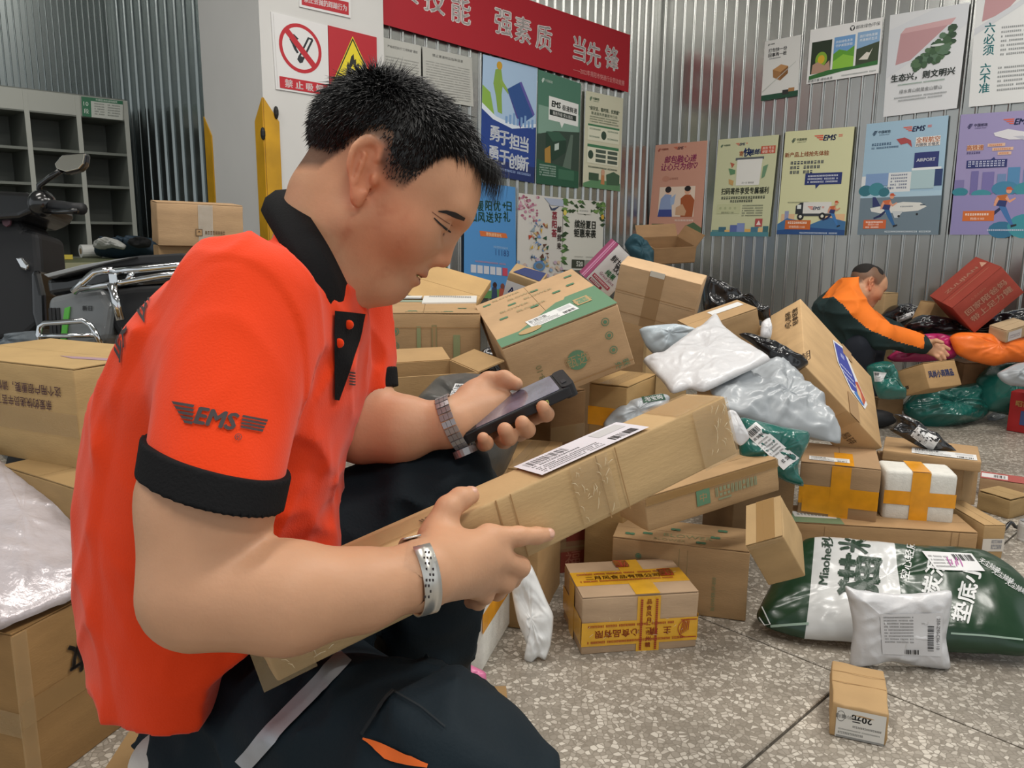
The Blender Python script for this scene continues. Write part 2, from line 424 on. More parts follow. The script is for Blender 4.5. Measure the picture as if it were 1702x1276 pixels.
# ------------------------------------------------------------------ posters and signs
class Flat:
    """a sheet hung on a wall plane: corners given where they are seen on that wall; u to the right, v downwards"""
    def __init__(s, name, label, cat, wall, px, bg, off=.018, group=None, thick=.0012):
        p0, n = ((CORNER, nL) if wall == 'L' else (CORNER, nR)) if isinstance(wall, str) else wall
        s.n = n; s.c = [on_plane(x, y, p0 + n * off, n) for x, y in px]      # TL TR BR BL
        s.asp = (np.linalg.norm(s.c[3] - s.c[0]) + np.linalg.norm(s.c[2] - s.c[1])) / (np.linalg.norm(s.c[1] - s.c[0]) + np.linalg.norm(s.c[2] - s.c[3]))
        fr = [p for p in s.c]; bk = [p - n * thick for p in s.c]
        s.o = mk(name, fr + bk, [(3, 2, 1, 0), (4, 5, 6, 7), (0, 1, 5, 4), (1, 2, 6, 5), (2, 3, 7, 6), (3, 0, 4, 7)], paper(bg))
        tag(s.o, label, cat, group)
        s.pr = Print(s.P)
    def P(s, u, v, off):
        a = s.c[0] * (1 - u) + s.c[1] * u; b = s.c[3] * (1 - u) + s.c[2] * u
        return a * (1 - v) + b * v + s.n * off
    def t(s, t, u, v, h, col, **k): s.pr.text(t, u, v, h, col, asp=s.asp, vs=-1, **k); return s
    def r(s, *a, **k): s.pr.rect(*a, **k); return s
    def d(s, u, v, ru, col, **k): s.pr.disc(u, v, ru, ru / s.asp, col, **k); return s
    def ell(s, u, v, ru, rv, col, **k): s.pr.disc(u, v, ru, rv, col, **k); return s
    def p(s, pts, col): s.pr.poly(pts, col); return s
    def ln(s, u0, v0, u1, h, col, ch=None, seed=0): s.pr.lines(u0, v0, u1, h, col, ch=ch, asp=s.asp, seed=seed); return s
    def done(s, name='printed_design'): s.pr.build(name, s.o); return s.o
    def post_logo(s, u, v, k, col, en=True, asp=None):
        """postal emblem: four slanted bars in the shape of the character for centre, with the name beside it"""
        a = s.asp
        for i, (x0, x1, y) in enumerate(((.25, 1.0, -.42), (.05, .95, -.14), (-.1, .75, .14), (.1, .55, .42))):
            h = .1
            s.p([(u + (x0 + .12) * k, v + (y - h) * k / a), (u + (x1 + .12) * k, v + (y - h) * k / a), (u + x1 * k, v + (y + h) * k / a), (u + x0 * k, v + (y + h) * k / a)], col)
        s.p([(u + .5 * k, v - .5 * k / a), (u + .62 * k, v - .5 * k / a), (u + .3 * k, v + .6 * k / a), (u + .18 * k, v + .6 * k / a)], col)
        s.t('中国邮政', u + 2.75 * k, v - .15 * k / a, .72 * k / a, col, bold=.02)
        if en: s.t('CHINA POST', u + 2.75 * k, v + .5 * k / a, .42 * k / a, col)
        return s
    def ems(s, u, v, k, col='#23305e', red='#d8604c'):
        a = s.asp
        for i in range(3):
            y = v + (-.42 + .26 * i) * k / a; x = u - (1.9 - .35 * i) * k
            s.p([(x, y), (u - .55 * k, y), (u - .6 * k, y + .17 * k / a), (x + .18 * k, y + .17 * k / a)], red)
        s.t('EMS', u + .4 * k, v, 1.05 * k / a, col, bold=.035, shear=.22)
        for i in range(2):
            y = v + (-.35 + .2 * i) * k / a
            s.p([(u + 1.65 * k, y), (u + 2.2 * k, y), (u + 2.15 * k, y + .1 * k / a), (u + 1.6 * k, y + .1 * k / a)], red)
        return s
    def runner(s, u, v, k, skin='#d99a7c', top='#c9683f', vest='#28356b', leg='#2f6396'):
        """printed picture of a running courier, k = body height in u"""
        a = s.asp
        def q(pts, c): s.p([(u + x * k, v + y * k / a) for x, y in pts], c)
        q([(-.02, .02), (.05, .05), (-.18, .28), (-.42, .36), (-.44, .3), (-.26, .22)], '#1f2a55')      # trailing leg
        q([(-.1, -.02), (.1, .0), (.22, .28), (.34, .56), (.27, .6), (.1, .34)], leg)
        q([(.27, .58), (.42, .55), (.43, .6), (.28, .66)], '#20252e')
        q([(-.14, -.3), (.12, -.34), (.16, -.2), (.1, .04), (-.14, .0), (-.2, -.16)], top)
        q([(-.17, -.18), (.13, -.14), (.1, .04), (-.14, .0), (-.22, -.1)], vest)
        q([(.12, -.3), (.2, -.16), (.34, -.24), (.36, -.2), (.2, -.08), (.08, -.2)], skin)
        q([(-.14, -.28), (-.08, -.2), (-.16, .0), (-.22, .0), (-.2, -.14)], skin)
        s.ell(u + .16 * k, v - .44 * k / a, .075 * k, .085 * k / a, skin)
        q([(.08, -.47), (.1, -.55), (.2, -.56), (.25, -.49), (.3, -.48), (.24, -.46)], '#c2532f')
        return s
    def tree(s, u, v, ru, rv, col): return s.ell(u, v, ru, rv, col, n=14)

G = 'postal posters on the steel wall'
# ---- right wall, upper row
f = Flat('poster', 'narrow white poster with a small brown box and dark green foot', 'poster', 'R', [(1271.5, 69), (1331.8, 57.6), (1326, 158.7), (1264.8, 168)], '#d9d9d5')
f.post_logo(.1, .07, .045, '#2f3d38', en=False).t('打包快一份', .38, .17, .07, '#33363a', bold=.02).t('回事再一桩', .38, .25, .07, '#33363a', bold=.02).ln(.16, .3, .5, .018, '#7d8080')
f.p([(.28, .5), (.5, .43), (.7, .48), (.5, .56)], '#b98a58').p([(.28, .5), (.5, .56), (.5, .7), (.3, .63)], '#9c6f42').p([(.5, .56), (.7, .48), (.7, .6), (.5, .7)], '#84592f')
f.p([(.02, .84), (.9, .42), (.9, .43), (.02, .86)], '#b8bcb6').r(0, .91, 1, 1, '#1e4a35').r(.58, .87, .75, .95, '#2b2b2a').r(.74, .85, .9, .91, '#a87a4c').done()
f = Flat('poster', 'wide white poster with three green landscape pictures', 'poster', 'R', [(1347.3, 49.8), (1467.9, 28.4), (1460, 121.4), (1340.3, 140)], '#e4e4e2')
f.d(.6, .1, .035, '#2c2f31').p([(.575, .07), (.625, .07), (.6, .15)], '#e4e4e2').t('邮政绿色环保', .81, .1, .075, '#3d4245')
f.r(.04, .24, .33, .83, '#22311f').r(.36, .22, .65, .83, '#6d9ccc').r(.68, .2, .98, .83, '#86a9cc')
f.ell(.19, .58, .085, .14, '#7ea62e').ell(.19, .58, .05, .08, '#d0a829').p([(.07, .66), (.14, .62), (.24, .7), (.31, .62), (.33, .83), (.06, .83)], '#b08d79')
f.p([(.36, .52), (.44, .45), (.55, .5), (.65, .42), (.65, .83), (.36, .83)], '#5c9a2c').p([(.36, .66), (.5, .55), (.65, .62), (.65, .83), (.36, .83)], '#86bd3d')
f.t('共创绿色未来', .5, .31, .055, '#eef2f4').t('守护美丽家园', .5, .38, .055, '#eef2f4').t('践行绿色发展', .83, .28, .055, '#eef2f4').t('共建美好生活', .83, .35, .055, '#eef2f4')
f.p([(.68, .5), (.98, .42), (.98, .83), (.68, .83)], '#39442f').p([(.72, .7), (.82, .58), (.86, .6), (.9, .52), (.84, .72)], '#d9d4c8')
f.p([(.03, .86), (.3, .8), (.65, .8), (.98, .76), (.98, .84), (.5, .86), (.03, .93)], '#2f6a31').t('邮递万家 绿动未来', .2, .955, .06, '#4c5254').ln(.5, .93, .97, .025, '#9aa0a0').done()
f = Flat('poster', 'white poster with a pink slab over green moss, largest of the upper row', 'poster', 'R', [(1479.6, 25.3), (1611.8, 4), (1590.4, 179.7), (1468, 194.5)], '#d6d8da')
f.p([(0, .15), (.6, .0), (1, 0), (1, .2), (0, .62)], '#cfd2d6').p([(.16, .2), (.8, .16), (.32, .47), (.12, .5)], '#b98f92').p([(.16, .2), (.22, .15), (.86, .12), (.8, .18)], '#caa3a5')
rnd = random.Random(4)
for i in range(60):
    k = rnd.random(); u_ = .38 + .47 * k; v_ = .5 - .32 * k + rnd.random() * (.08 + .24 * k) * .9
    f.ell(u_, v_, .035 + rnd.random() * .03, .02 + rnd.random() * .018, rnd.choice(['#3c5a3c', '#2f4a33', '#4d6b4a', '#56735a']), n=7)
f.ell(.66, .36, .09, .012, '#cfd6d2')
f.t('生态兴，则文明兴', .5, .63, .078, '#3a4440', bold=.03).ln(.18, .695, .82, .012, '#6c8f7a').t('绿水青山就是金山银山', .49, .77, .042, '#565b5d').ln(.14, .82, .86, .014, '#8a8f90').ln(.2, .85, .8, .014, '#8a8f90').done()
f = Flat('poster', 'white poster with teal vertical lettering at the upper right edge of the view', 'poster', 'R', [(1623.5, -8), (1725, -18), (1719, 168), (1610, 177.8)], '#d9dbda')
f.p([(.16, -.0), (.8, 0), (.5, .17), (.12, .24)], '#b98f92').p([(0, .3), (1, 0), (1, .05), (0, .36)], '#c9ccd0')
for i, ch in enumerate('六必须'): f.t(ch, .26, .3 + .1 * i, .1, '#3d8f94', bold=.02)
for i, ch in enumerate('六不准'): f.t(ch, .23, .66 + .09 * i, .095, '#3d8f94', bold=.02)
for i in range(7): f.ln(.45, .3 + .04 * i, .98, .017, '#84898a', seed=i)
for i in range(6): f.ln(.43, .66 + .04 * i, .96, .017, '#84898a', seed=i + 9)
f.done()
# ---- right wall, lower row
f = Flat('poster', 'salmon pink poster with two printed figures, nearest the wall corner', 'poster', 'R', [(1089.8, 241.2), (1176, 233.4), (1165, 391), (1077, 389)], '#c99480', group=G)
f.post_logo(.06, .06, .05, '#9a4a3c', en=False).ems(.48, .055, .06, '#6b3a44', '#c06048')
f.t('邮包融心递', .52, .17, .085, '#a8376f', bold=.02, shear=.15).t('让心只为你♡', .5, .25, .085, '#a8376f', bold=.02, shear=.15).ln(.25, .37, .52, .022, '#a36c5c').ell(.26, .38, .07, .03, '#c08672')
f.r(.16, .47, .84, .8, '#e2cdbb').ell(.33, .52, .05, .035, '#e0b198').ell(.33, .5, .06, .035, '#2b2226').p([(.2, .6), (.28, .55), (.4, .56), (.44, .8), (.16, .8)], '#8e9fc4').p([(.18, .72), (.42, .72), (.44, .8), (.16, .8)], '#3e4a8c').p([(.38, .6), (.48, .55), (.46, .66), (.4, .68)], '#9bb0d0')
f.ell(.7, .52, .055, .04, '#dba88c').ell(.7, .495, .06, .03, '#231d1f').p([(.58, .6), (.66, .56), (.76, .56), (.84, .62), (.82, .8), (.6, .8)], '#a4562f').p([(.5, .7), (.62, .66), (.7, .74), (.68, .79), (.5, .78)], '#caa07e')
f.ln(.5, .83, .86, .02, '#e7d3c6')
f.r(.06, .88, .3, .95, '#3f5a41').r(.3, .9, .42, .96, '#7d5040').d(.13, .96, .04, '#332a28').d(.34, .965, .04, '#332a28').p([(0, .93), (.05, .9), (.05, 1), (0, 1)], '#4f6b4d').p([(.7, .9), (.85, .86), (1, .92), (1, 1), (.62, 1)], '#52694a').done()
f = Flat('poster', 'pale green poster headed in orange and blue above a long line of dark lettering', 'poster', 'R', [(1194.4, 232), (1294.8, 223.7), (1277, 393), (1180.8, 392)], '#c9cba5', group=G)
f.post_logo(.05, .07, .04, '#2f5a48', en=False).ems(.4, .065, .05).t('寄', .42, .16, .055, '#c26a3a', bold=.02).t('快', .52, .15, .09, '#22386e', bold=.04).t('递邮政', .68, .15, .06, '#22386e', bold=.03).r(.74, .1, .97, .175, '#c0553a').t('高效 专业', .855, .12, .03, '#f0e6d8').t('便捷 可靠', .855, .155, .03, '#f0e6d8')
f.r(.33, .2, .8, .225, '#5d6266').p([(.36, .22), (.78, .22), (.76, .48), (.37, .48)], '#e3e2dc').p([(.22, .3), (.34, .32), (.34, .36), (.26, .37)], '#5d8a63').p([(.24, .24), (.32, .26), (.28, .3)], '#b45f48').p([(.8, .3), (.88, .28), (.84, .4), (.79, .42)], '#6d9270').p([(.24, .41), (.33, .43), (.32, .48), (.25, .46)], '#c39b62').t('扫一扫 寄快递', .57, .455, .022, '#5a5c58')
f.t('扫码寄件享受专属福利', .53, .535, .072, '#2d352d', bold=.025, w=.8).ln(.14, .59, .9, .028, '#3e463d').ln(.3, .625, .72, .026, '#3e463d')
for i in range(5): f.ln(.52, .68 + .025 * i, .88, .013, '#697064', seed=i)
f.r(.08, .665, .48, .765, '#c1c49b')
for i in range(4): f.ell(.14 + .085 * i, .71, .022, .014, '#aab088')
f.t('服务热线:11183', .27, .755, .022, '#4b5548')
f.r(.76, .82, .88, .9, '#b04c4c').p([(.82, .835), (.86, .885), (.78, .885)], '#ead6d0')
for i, (u_, c_, h_) in enumerate(((.02, '#5f8a86', .05), (.14, '#3f6a7c', .08), (.25, '#e0b26c', .05), (.34, '#5a6aa4', .1), (.46, '#7f8fc0', .12), (.6, '#d8a85e', .06), (.7, '#47758c', .08), (.82, '#e0b880', .07), (.9, '#3d6b72', .09))): f.r(u_, .985 - h_, min(.99, u_ + .13), .99, c_)
f.r(.0, .955, 1, 1, '#4e8590').done()
f = Flat('poster', 'pale yellow poster of a running courier beside a white van', 'poster', 'R', [(1305.7, 219), (1420.4, 210), (1403.7, 391), (1291, 389)], '#d5d5a9', group=G)
f.post_logo(.11, .09, .055, '#2f4a3c').ems(.63, .085, .1).t('新产品上线抢先体验', .35, .225, .05, '#b5643c', bold=.02)
f.ln(.12, .29, .62, .03, '#3a4250', ch=.05).ln(.12, .335, .58, .03, '#3a4250', ch=.05, seed=3).ln(.12, .38, .5, .03, '#3a4250', ch=.05, seed=5)
f.r(.36, .41, .89, .52, '#26346f').p([(.52, .52), (.58, .52), (.53, .56)], '#26346f')
for i in range(3): f.ln(.4, .43 + .028 * i, .85, .015, '#dfe3ee', seed=i)
f.ln(.13, .68, .45, .012, '#8c8f78')
f.r(.05, .8, .25, .93, '#dcb68e').r(.1, .77, .16, .93, '#8f98bb').r(.65, .8, .98, .93, '#e2b98c').p([(.0, .9), (.14, .84), (.3, .86), (.5, .9), (.75, .83), (1, .87), (1, 1), (0, 1)], '#3e6f9e').p([(.0, .96), (.5, .93), (1, .95), (1, 1), (0, 1)], '#244c84')
f.p([(.26, .72), (.33, .69), (.37, .69), (.37, .8), (.26, .8)], '#2b2f33').r(.28, .71, .34, .75, '#dfe3df').r(.37, .685, .78, .8, '#dddcd6').r(.3, .795, .78, .82, '#3a3f44').d(.34, .825, .05, '#202124').d(.66, .82, .05, '#202124').d(.34, .825, .022, '#d8d8cc').d(.66, .82, .022, '#d8d8cc').ems(.55, .745, .06)
f.runner(.8, .79, .3, leg='#3f78b4').r(.12, .86, .5, .95, '#c9672c').ln(.16, .875, .46, .02, '#f1e4d6').t('详询热线11183', .3, .925, .026, '#f1e4d6').ln(.35, .975, .92, .014, '#c9d6e6').done()
f = Flat('poster', 'light blue poster of an airport with a running courier and an aeroplane', 'poster', 'R', [(1440.7, 206.2), (1576.8, 191.4), (1559.3, 390), (1425, 390)], '#9dbcd0', group=G)
f.post_logo(.09, .09, .055, '#28435c').ems(.63, .085, .085).ln(.09, .18, .37, .022, '#3a5876').ln(.09, .215, .45, .015, '#3a5876', seed=4)
f.p([(.4, .16), (.5, .15), (.58, .18), (.6, .24), (.54, .2), (.46, .21)], '#a8494a').r(.64, .16, .93, .24, '#e3ddd6').t('全程航空', .785, .185, .05, '#d0763c', bold=.02).t('时限快 价格优', .785, .225, .03, '#2d3c5c', bold=.02)
f.r(.64, .29, .93, .42, '#2a3470').t('AIRPORT', .78, .355, .038, '#e8ecf4', bold=.03).r(.62, .42, .97, .44, '#dfe3e4').r(.62, .44, .9, .6, '#a9c3c8').r(.9, .44, .99, .58, '#2a3f6c').r(.05, .45, .34, .56, '#7d9bc4').r(.34, .45, .62, .62, '#d9dcdc').r(0, .47, .05, .58, '#d9dcdc')
for i in range(5): f.ln(.37, .465 + .028 * i, .6, .014, '#2f4570', ch=.026, seed=i)
f.ln(.03, .575, .4, .02, '#3c567e', ch=.03).r(0, .66, 1, 1, '#6d7f8b').r(0, .62, 1, .665, '#a9c6d6').tree(.06, .6, .09, .05, '#2f6f7d').tree(.2, .59, .1, .06, '#3f8592').tree(.3, .62, .07, .04, '#2f6f7d')
f.p([(.14, .76), (.55, .71), (.76, .72), (.84, .755), (.74, .79), (.3, .81), (.16, .79)], '#dadad4').p([(.16, .66), (.2, .66), (.27, .74), (.17, .75)], '#2b3566').p([(.42, .79), (.56, .79), (.5, .85), (.46, .85)], '#c3c8ca').r(.76, .735, .82, .745, '#44505c').d(.51, .835, .015, '#22262c').d(.73, .82, .015, '#22262c').ln(.52, .745, .68, .012, '#6c7680')
f.runner(.35, .77, .36).r(.07, .865, .36, .945, '#cc6437').ln(.1, .878, .33, .014, '#f4e6dc').t('热线11183', .2, .907, .022, '#f4e6dc').ln(.1, .925, .28, .012, '#f4e6dc', seed=3).ln(.35, .965, .93, .014, '#d2dce2').done()
f = Flat('poster', 'lilac poster with a jet and a running courier, last of the lower row', 'poster', 'R', [(1597, 190.6), (1736, 181), (1720, 390), (1578.8, 390)], '#988fb9', group=G)
f.post_logo(.1, .1, .06, '#33305c').ems(.72, .085, .1).p([(.43, .165), (.6, .14), (1, .2), (1, .235), (.62, .225), (.45, .19)], '#d9d8dc').p([(.66, .2), (.78, .2), (1, .27), (1, .29)], '#b9bac6')
f.r(.12, .255, .32, .3, '#d7b49a').t('高铁速', .22, .277, .045, '#c86f3e', bold=.02).ln(.12, .31, .32, .018, '#4a4070').r(.37, .25, .58, .275, '#d9b59c').r(.43, .285, .68, .31, '#d9b59c').r(.5, .32, .66, .345, '#d9b59c').ln(.39, .256, .56, .014, '#c07044').ln(.45, .291, .66, .014, '#c07044').ln(.52, .326, .65, .014, '#c07044')
f.r(.13, .38, .62, .445, '#27306a').p([(.42, .38), (.48, .38), (.46, .36)], '#27306a')
for i in range(3): f.ln(.15, .388 + .018 * i, .6, .01, '#cfd3ea', ch=.045, seed=i)
for u_, w_, h_, c_ in ((.0, .12, .06, '#7b74a4'), (.2, .09, .13, '#6f69a0'), (.34, .14, .12, '#756ea6'), (.52, .1, .1, '#6a86ae'), (.64, .14, .15, '#4f86b0'), (.82, .16, .13, '#6a7fae')): f.r(u_, .6 - h_, u_ + w_, .66, c_)
f.tree(.08, .64, .1, .035, '#2f8090').tree(.34, .66, .12, .035, '#3a8b98').tree(.62, .62, .16, .06, '#3f7fa0').tree(.88, .63, .16, .06, '#3a8b98').r(0, .67, 1, 1, '#8d86b5').tree(.62, .96, .16, .07, '#2f6f90').tree(.88, .93, .2, .1, '#3a8f9c')
f.runner(.6, .76, .44, top='#b8662f', leg='#3d6fa8').r(.14, .8, .52, .885, '#cc6a2e').ln(.17, .82, .48, .018, '#f1e4d6').t('热线11183', .32, .865, .024, '#f1e4d6').ln(.45, .955, 1, .014, '#c8cde0').done()

# ---- left wall
f = Flat('banner', 'long red cloth banner with white slogan lettering across the steel wall', 'banner', 'L', [(637, -84), (1047.6, 58), (1044.5, 153.5), (637, 40)], '#a81424', off=.03, thick=.002)
import itertools
def at_px(fl, x, y):
    """u,v on a flat sheet of a point seen at pixel x,y"""
    q = on_plane(x, y, fl.c[0], fl.n); e1 = fl.c[1] - fl.c[0]; e2 = fl.c[3] - fl.c[0]
    A = np.stack([e1, e2], 1); u, v = np.linalg.lstsq(A, q - fl.c[0], rcond=None)[0]
    for _ in range(12):
        p = fl.P(u, v, 0); J = np.stack([fl.P(u + 1e-4, v, 0) - p, fl.P(u, v + 1e-4, 0) - p], 1) / 1e-4
        d = np.linalg.lstsq(J, q - p, rcond=None)[0]; u += d[0]; v += d[1]
    return u, v
for ch, x, y in (('赛', 678, -22), ('技', 722, -2), ('能', 766, 16), ('强', 837, 38), ('素', 869, 50), ('质', 904, 63), ('当', 963, 81), ('先', 987, 91), ('锋', 1017, 97)):
    u_, v_ = at_px(f, x, y); f.t(ch, u_, v_, .43, '#d9d2cf', bold=.035)
u_, v_ = at_px(f, 1000, 128); f.t('——2022年揭阳市快递行业劳动竞赛', u_ - .01, v_, .1, '#d99a96', w=.26)
f.done('banner_lettering')
f = Flat('notice', 'white paper notice beside the pillar under the red banner', 'notice', 'L', [(637.5, 62), (699.6, 76), (700, 170), (637.5, 160)], '#b9b9b2')
f.t('严格规范执行“三项制度”通知', .5, .13, .05, '#4a4a48', w=.8)
for i in range(12): f.ln(.05, .3 + .05 * i, .95, .02, '#8f8f8a', seed=i)
f.done()
f = Flat('notice', 'white paper notice between the first notice and the blue poster', 'notice', 'L', [(702, 77), (784, 96), (787, 177), (704, 165)], '#b9b9b2')
f.t('禁止寄递物品指导目录', .5, .12, .06, '#4a4a48', w=.62)
for i in range(14): f.ln(.06, .25 + .05 * i, .95, .018, '#93938e', seed=i + 20)
f.done()
GL = 'posters below the red banner'
f = Flat('poster', 'blue poster with a green figure pushing a blue block over white brush lettering', 'poster', 'L', [(803, 90), (893.3, 113), (887.7, 304.7), (798, 287)], '#a9c4e0', group=GL)
f.p([(0, .42), (.2, .5), (.55, .56), (1, .5), (1, 1), (0, 1)], '#21408a').p([(0, .4), (.25, .49), (.6, .53), (1, .48), (1, .51), (.55, .565), (.2, .52), (0, .45)], '#dfe8f2').p([(0, .86), (1, .86), (1, 1), (0, 1)], '#1d2f66')
f.p([(.0, .25), (.14, .3), (.22, .48), (.0, .4)], '#8ab24c').p([(.22, .1), (.32, .08), (.36, .2), (.34, .3), (.36, .46), (.28, .45), (.24, .32), (.19, .22)], '#86a84a').d(.29, .06, .05, '#c99c2c').p([(.32, .16), (.48, .26), (.46, .28), (.3, .2)], '#8fae4e')
f.p([(.44, .24), (.66, .16), (.94, .42), (.7, .52)], '#2d5290').p([(.66, .16), (.7, .15), (.97, .4), (.94, .42)], '#5d55a0').p([(.44, .24), (.46, .26), (.72, .53), (.7, .55)], '#4e3f8c')
for i in range(8): f.r(.42 + .07 * i, .47 - .02 * (i % 3), .46 + .07 * i, .53, '#7ca0cc')
for ch, x, y in (('勇', 822, 222), ('于', 838, 230), ('担', 855, 236), ('当', 871, 240), ('勇', 820, 255), ('于', 838, 262), ('创', 853, 268), ('新', 870, 272)):
    u_, v_ = at_px(f, x, y); f.t(ch, u_, v_, .14, '#e8edf5', bold=.03)
f.ln(.05, .925, .95, .02, '#8fa4d0').done()
f = Flat('poster', 'dark green poster with a white speech bubble and a delivery van', 'poster', 'L', [(894.5, 115), (965.6, 139), (961, 313), (891.4, 304.7)], '#4d7a66', group=GL)
f.r(.02, .3, .98, .55, '#7fa090').p([(0, .56), (.4, .5), (1, .46), (1, 1), (0, 1)], '#32453b').p([(.5, 1), (.78, .5), (.84, .5), (.78, 1)], '#5b6e62').p([(0, .78), (1, .84), (1, 1), (0, 1)], '#24543e')
f.post_logo(.08, .08, .06, '#cfe0d6', en=False).r(.25, .2, .95, .41, '#e5e6e2').p([(.5, .4), (.62, .4), (.56, .46)], '#e5e6e2').t('EMS', .42, .26, .075, '#24302c', bold=.05, shear=.1).t('极速鲜递', .74, .27, .055, '#24302c', bold=.03).r(.27, .315, .9, .365, '#22302a').t('服务升级 安心送达', .58, .34, .035, '#e5e6e2')
f.p([(.2, .52), (.5, .5), (.68, .58), (.66, .68), (.36, .78), (.2, .66)], '#1f3d2f').p([(.2, .52), (.5, .5), (.68, .56), (.36, .6)], '#335a48').p([(.4, .62), (.5, .6), (.5, .66), (.4, .68)], '#b9c8c0').p([(.17, .68), (.3, .64), (.32, .8), (.18, .8)], '#a8803c')
for i in range(5): f.ln(.06, .82 + .022 * i, .46, .013, '#a9c0b4', seed=i)
f.r(.5, .84, .88, .935, '#3b6b52').done()
f = Flat('poster', 'cream poster with green outlined panels, under the right end of the banner', 'poster', 'L', [(974, 150.5), (1036, 163.6), (1030, 318), (968.6, 310)], '#cfcdb4', group=GL)
f.post_logo(.1, .07, .06, '#3f6b50').t('“保安运、稳时限、优质服”', .5, .165, .045, '#31513c', w=.82, bold=.02).t('寄递服务质量提升行动', .5, .215, .035, '#31513c', w=.7)
for i in range(3): f.ln(.12, .245 + .025 * i, .9, .013, '#6f7c66', seed=i)
f.r(.08, .33, .92, .35, '#3f7a56').r(.08, .35, .92, .5, '#dcdcc6').d(.5, .43, .07, '#31483a').ln(.12, .37, .42, .016, '#4b6a52').ln(.6, .37, .9, .016, '#4b6a52').ln(.12, .45, .4, .016, '#4b6a52').ln(.6, .45, .9, .016, '#4b6a52')
f.r(.08, .54, .92, .57, '#3f7a56').r(.08, .57, .92, .74, '#dcdcc6').d(.17, .65, .07, '#31483a')
for i in range(3):
    for j in range(2): f.r(.3 + .32 * j, .585 + .05 * i, .57 + .32 * j, .62 + .05 * i, '#4c5a50')
f.ln(.12, .77, .9, .016, '#4b5c4e').p([(0, .96), (.3, .9), (1, .92), (1, 1), (0, 1)], '#5c8a62').r(.14, .84, .4, .92, '#39543f').p([(.6, .84), (.8, .8), (.97, .83), (.97, .94), (.62, .95)], '#3f5f48').p([(.47, .84), (.55, .84), (.56, .95), (.46, .95)], '#bb7f52').d(.51, .82, .05, '#c79c80').done()
f = Flat('poster', 'sky blue poster with green slogan lettering, just past the face of the kneeling worker', 'poster', 'L', [(772, 299), (856.5, 311), (858.5, 500), (771, 492)], '#4f8ec9', group=GL)
for ch, x, y in (('暖', 798, 342), ('阳', 812, 342), ('优', 826, 342), ('+', 838, 341), ('日', 846, 343), ('和', 786, 360), ('风', 800, 361), ('送', 814, 361), ('好', 828, 361), ('礼', 842, 360)):
    u_, v_ = at_px(f, x, y); f.t(ch, u_, v_, .095, '#27584e', bold=.03)
f.p([(.28, .415), (.8, .41), (.83, .45), (.3, .46)], '#cf6f3c').t('寄快递享好礼', .56, .435, .033, '#f0d9b0').t('11183', .72, .585, .075, '#2d4e86', bold=.0).ln(.55, .53, .86, .018, '#8fb4da').ln(.2, .675, .8, .014, '#b58fa8')
for i in range(6): f.r(.12 + .12 * i, .715, .22 + .12 * i, .785, '#c9ccd6' if i < 5 else '#c64a5e')
f.p([(0, .93), (.2, .88), (.5, .92), (.8, .9), (1, .8), (1, 1), (0, 1)], '#5d8f52').p([(.05, .86), (.5, .9), (.5, .93), (0, .93)], '#a9c4cf').r(.3, .88, .44, .92, '#2d4238').p([(.52, .9), (.6, .88), (.62, 1), (.5, 1)], '#33415f').d(.57, .875, .04, '#3a2320').p([(.66, .9), (.8, .9), (.84, .96), (.8, 1), (.64, 1)], '#a5503c').d(.72, .88, .04, '#7b4638')
f.done()
f = Flat('poster', 'white poster with pink blossom and a scattered picture collage', 'poster', 'L', [(862, 320.7), (936, 329), (933, 466), (859, 462)], '#cfccc6', group=GL)
rnd = random.Random(11)
for i in range(46): f.ell(rnd.random() * .42, .02 + rnd.random() * .3 * (1 - .3 * rnd.random()), .02 + .02 * rnd.random(), .012 + .01 * rnd.random(), rnd.choice(['#a6647c', '#b98297', '#8f5a62', '#c9a1ae']), n=6)
f.p([(.66, .09), (.74, .14), (.92, .1), (.8, .16), (.72, .16)], '#3a4660').p([(.55, .02), (1, .02), (1, .1), (.7, .1)], '#aab3c6')
for i, ch in enumerate('荔阳荟'): f.t(ch, .8, .22 + .105 * i, .1, '#a8384a', bold=.03)
for i, ch in enumerate('邮我来'): f.t(ch, .92, .38 + .1 * i, .085, '#4a3f3c', bold=.03)
cols = ['#3f6aa8', '#6f9ad0', '#2d4a6e', '#8c5a3c', '#b5462f', '#d0a83c', '#3f7a4c', '#8fa0a8', '#5d3a2c', '#4f86c4', '#274f3a', '#c9b27c']
for i in range(80):
    k = rnd.random(); u_ = .2 + .42 * rnd.random() + .12 * k; v_ = .3 + .52 * k
    f.p([(u_ + rnd.uniform(-.06, .06), v_ + rnd.uniform(-.04, .04)) for _ in range(3)], rnd.choice(cols))
for i in range(26): f.ell(rnd.random(), .76 + .2 * rnd.random(), .04, .022, rnd.choice(['#b9a3b4', '#cdb59c', '#8fa8c4', '#c7b2a6']), n=7)
f.ell(.46, .84, .13, .06, '#5a86b4').ell(.46, .84, .08, .035, '#6d7478').done()
f = Flat('poster', 'white poster framed by palm leaves with black headline and the number 520', 'poster', 'L', [(937, 329), (1003, 335), (1001, 450), (934, 448)], '#d2d1c8', group=GL)
for i in range(60):
    a = rnd.random(); side = rnd.random() < .5
    if a < .45: u_, v_ = rnd.random(), .02 + .16 * rnd.random()
    else: u_, v_ = (rnd.random() * .09 if side else .93 + rnd.random() * .07), rnd.random() * (.95 if side else .35)
    f.p([(u_ - .07, v_), (u_, v_ - .025), (u_ + .08, v_ + rnd.uniform(-.03, .05)), (u_, v_ + .03)], rnd.choice(['#3d5a34', '#2c4528', '#557a42', '#6d8f4e']))
f.d(.03, .2, .04, '#d8c560').d(.97, .22, .04, '#c9a23c').r(.34, .12, .66, .2, '#d2d1c8').ln(.38, .145, .62, .022, '#7a7d78')
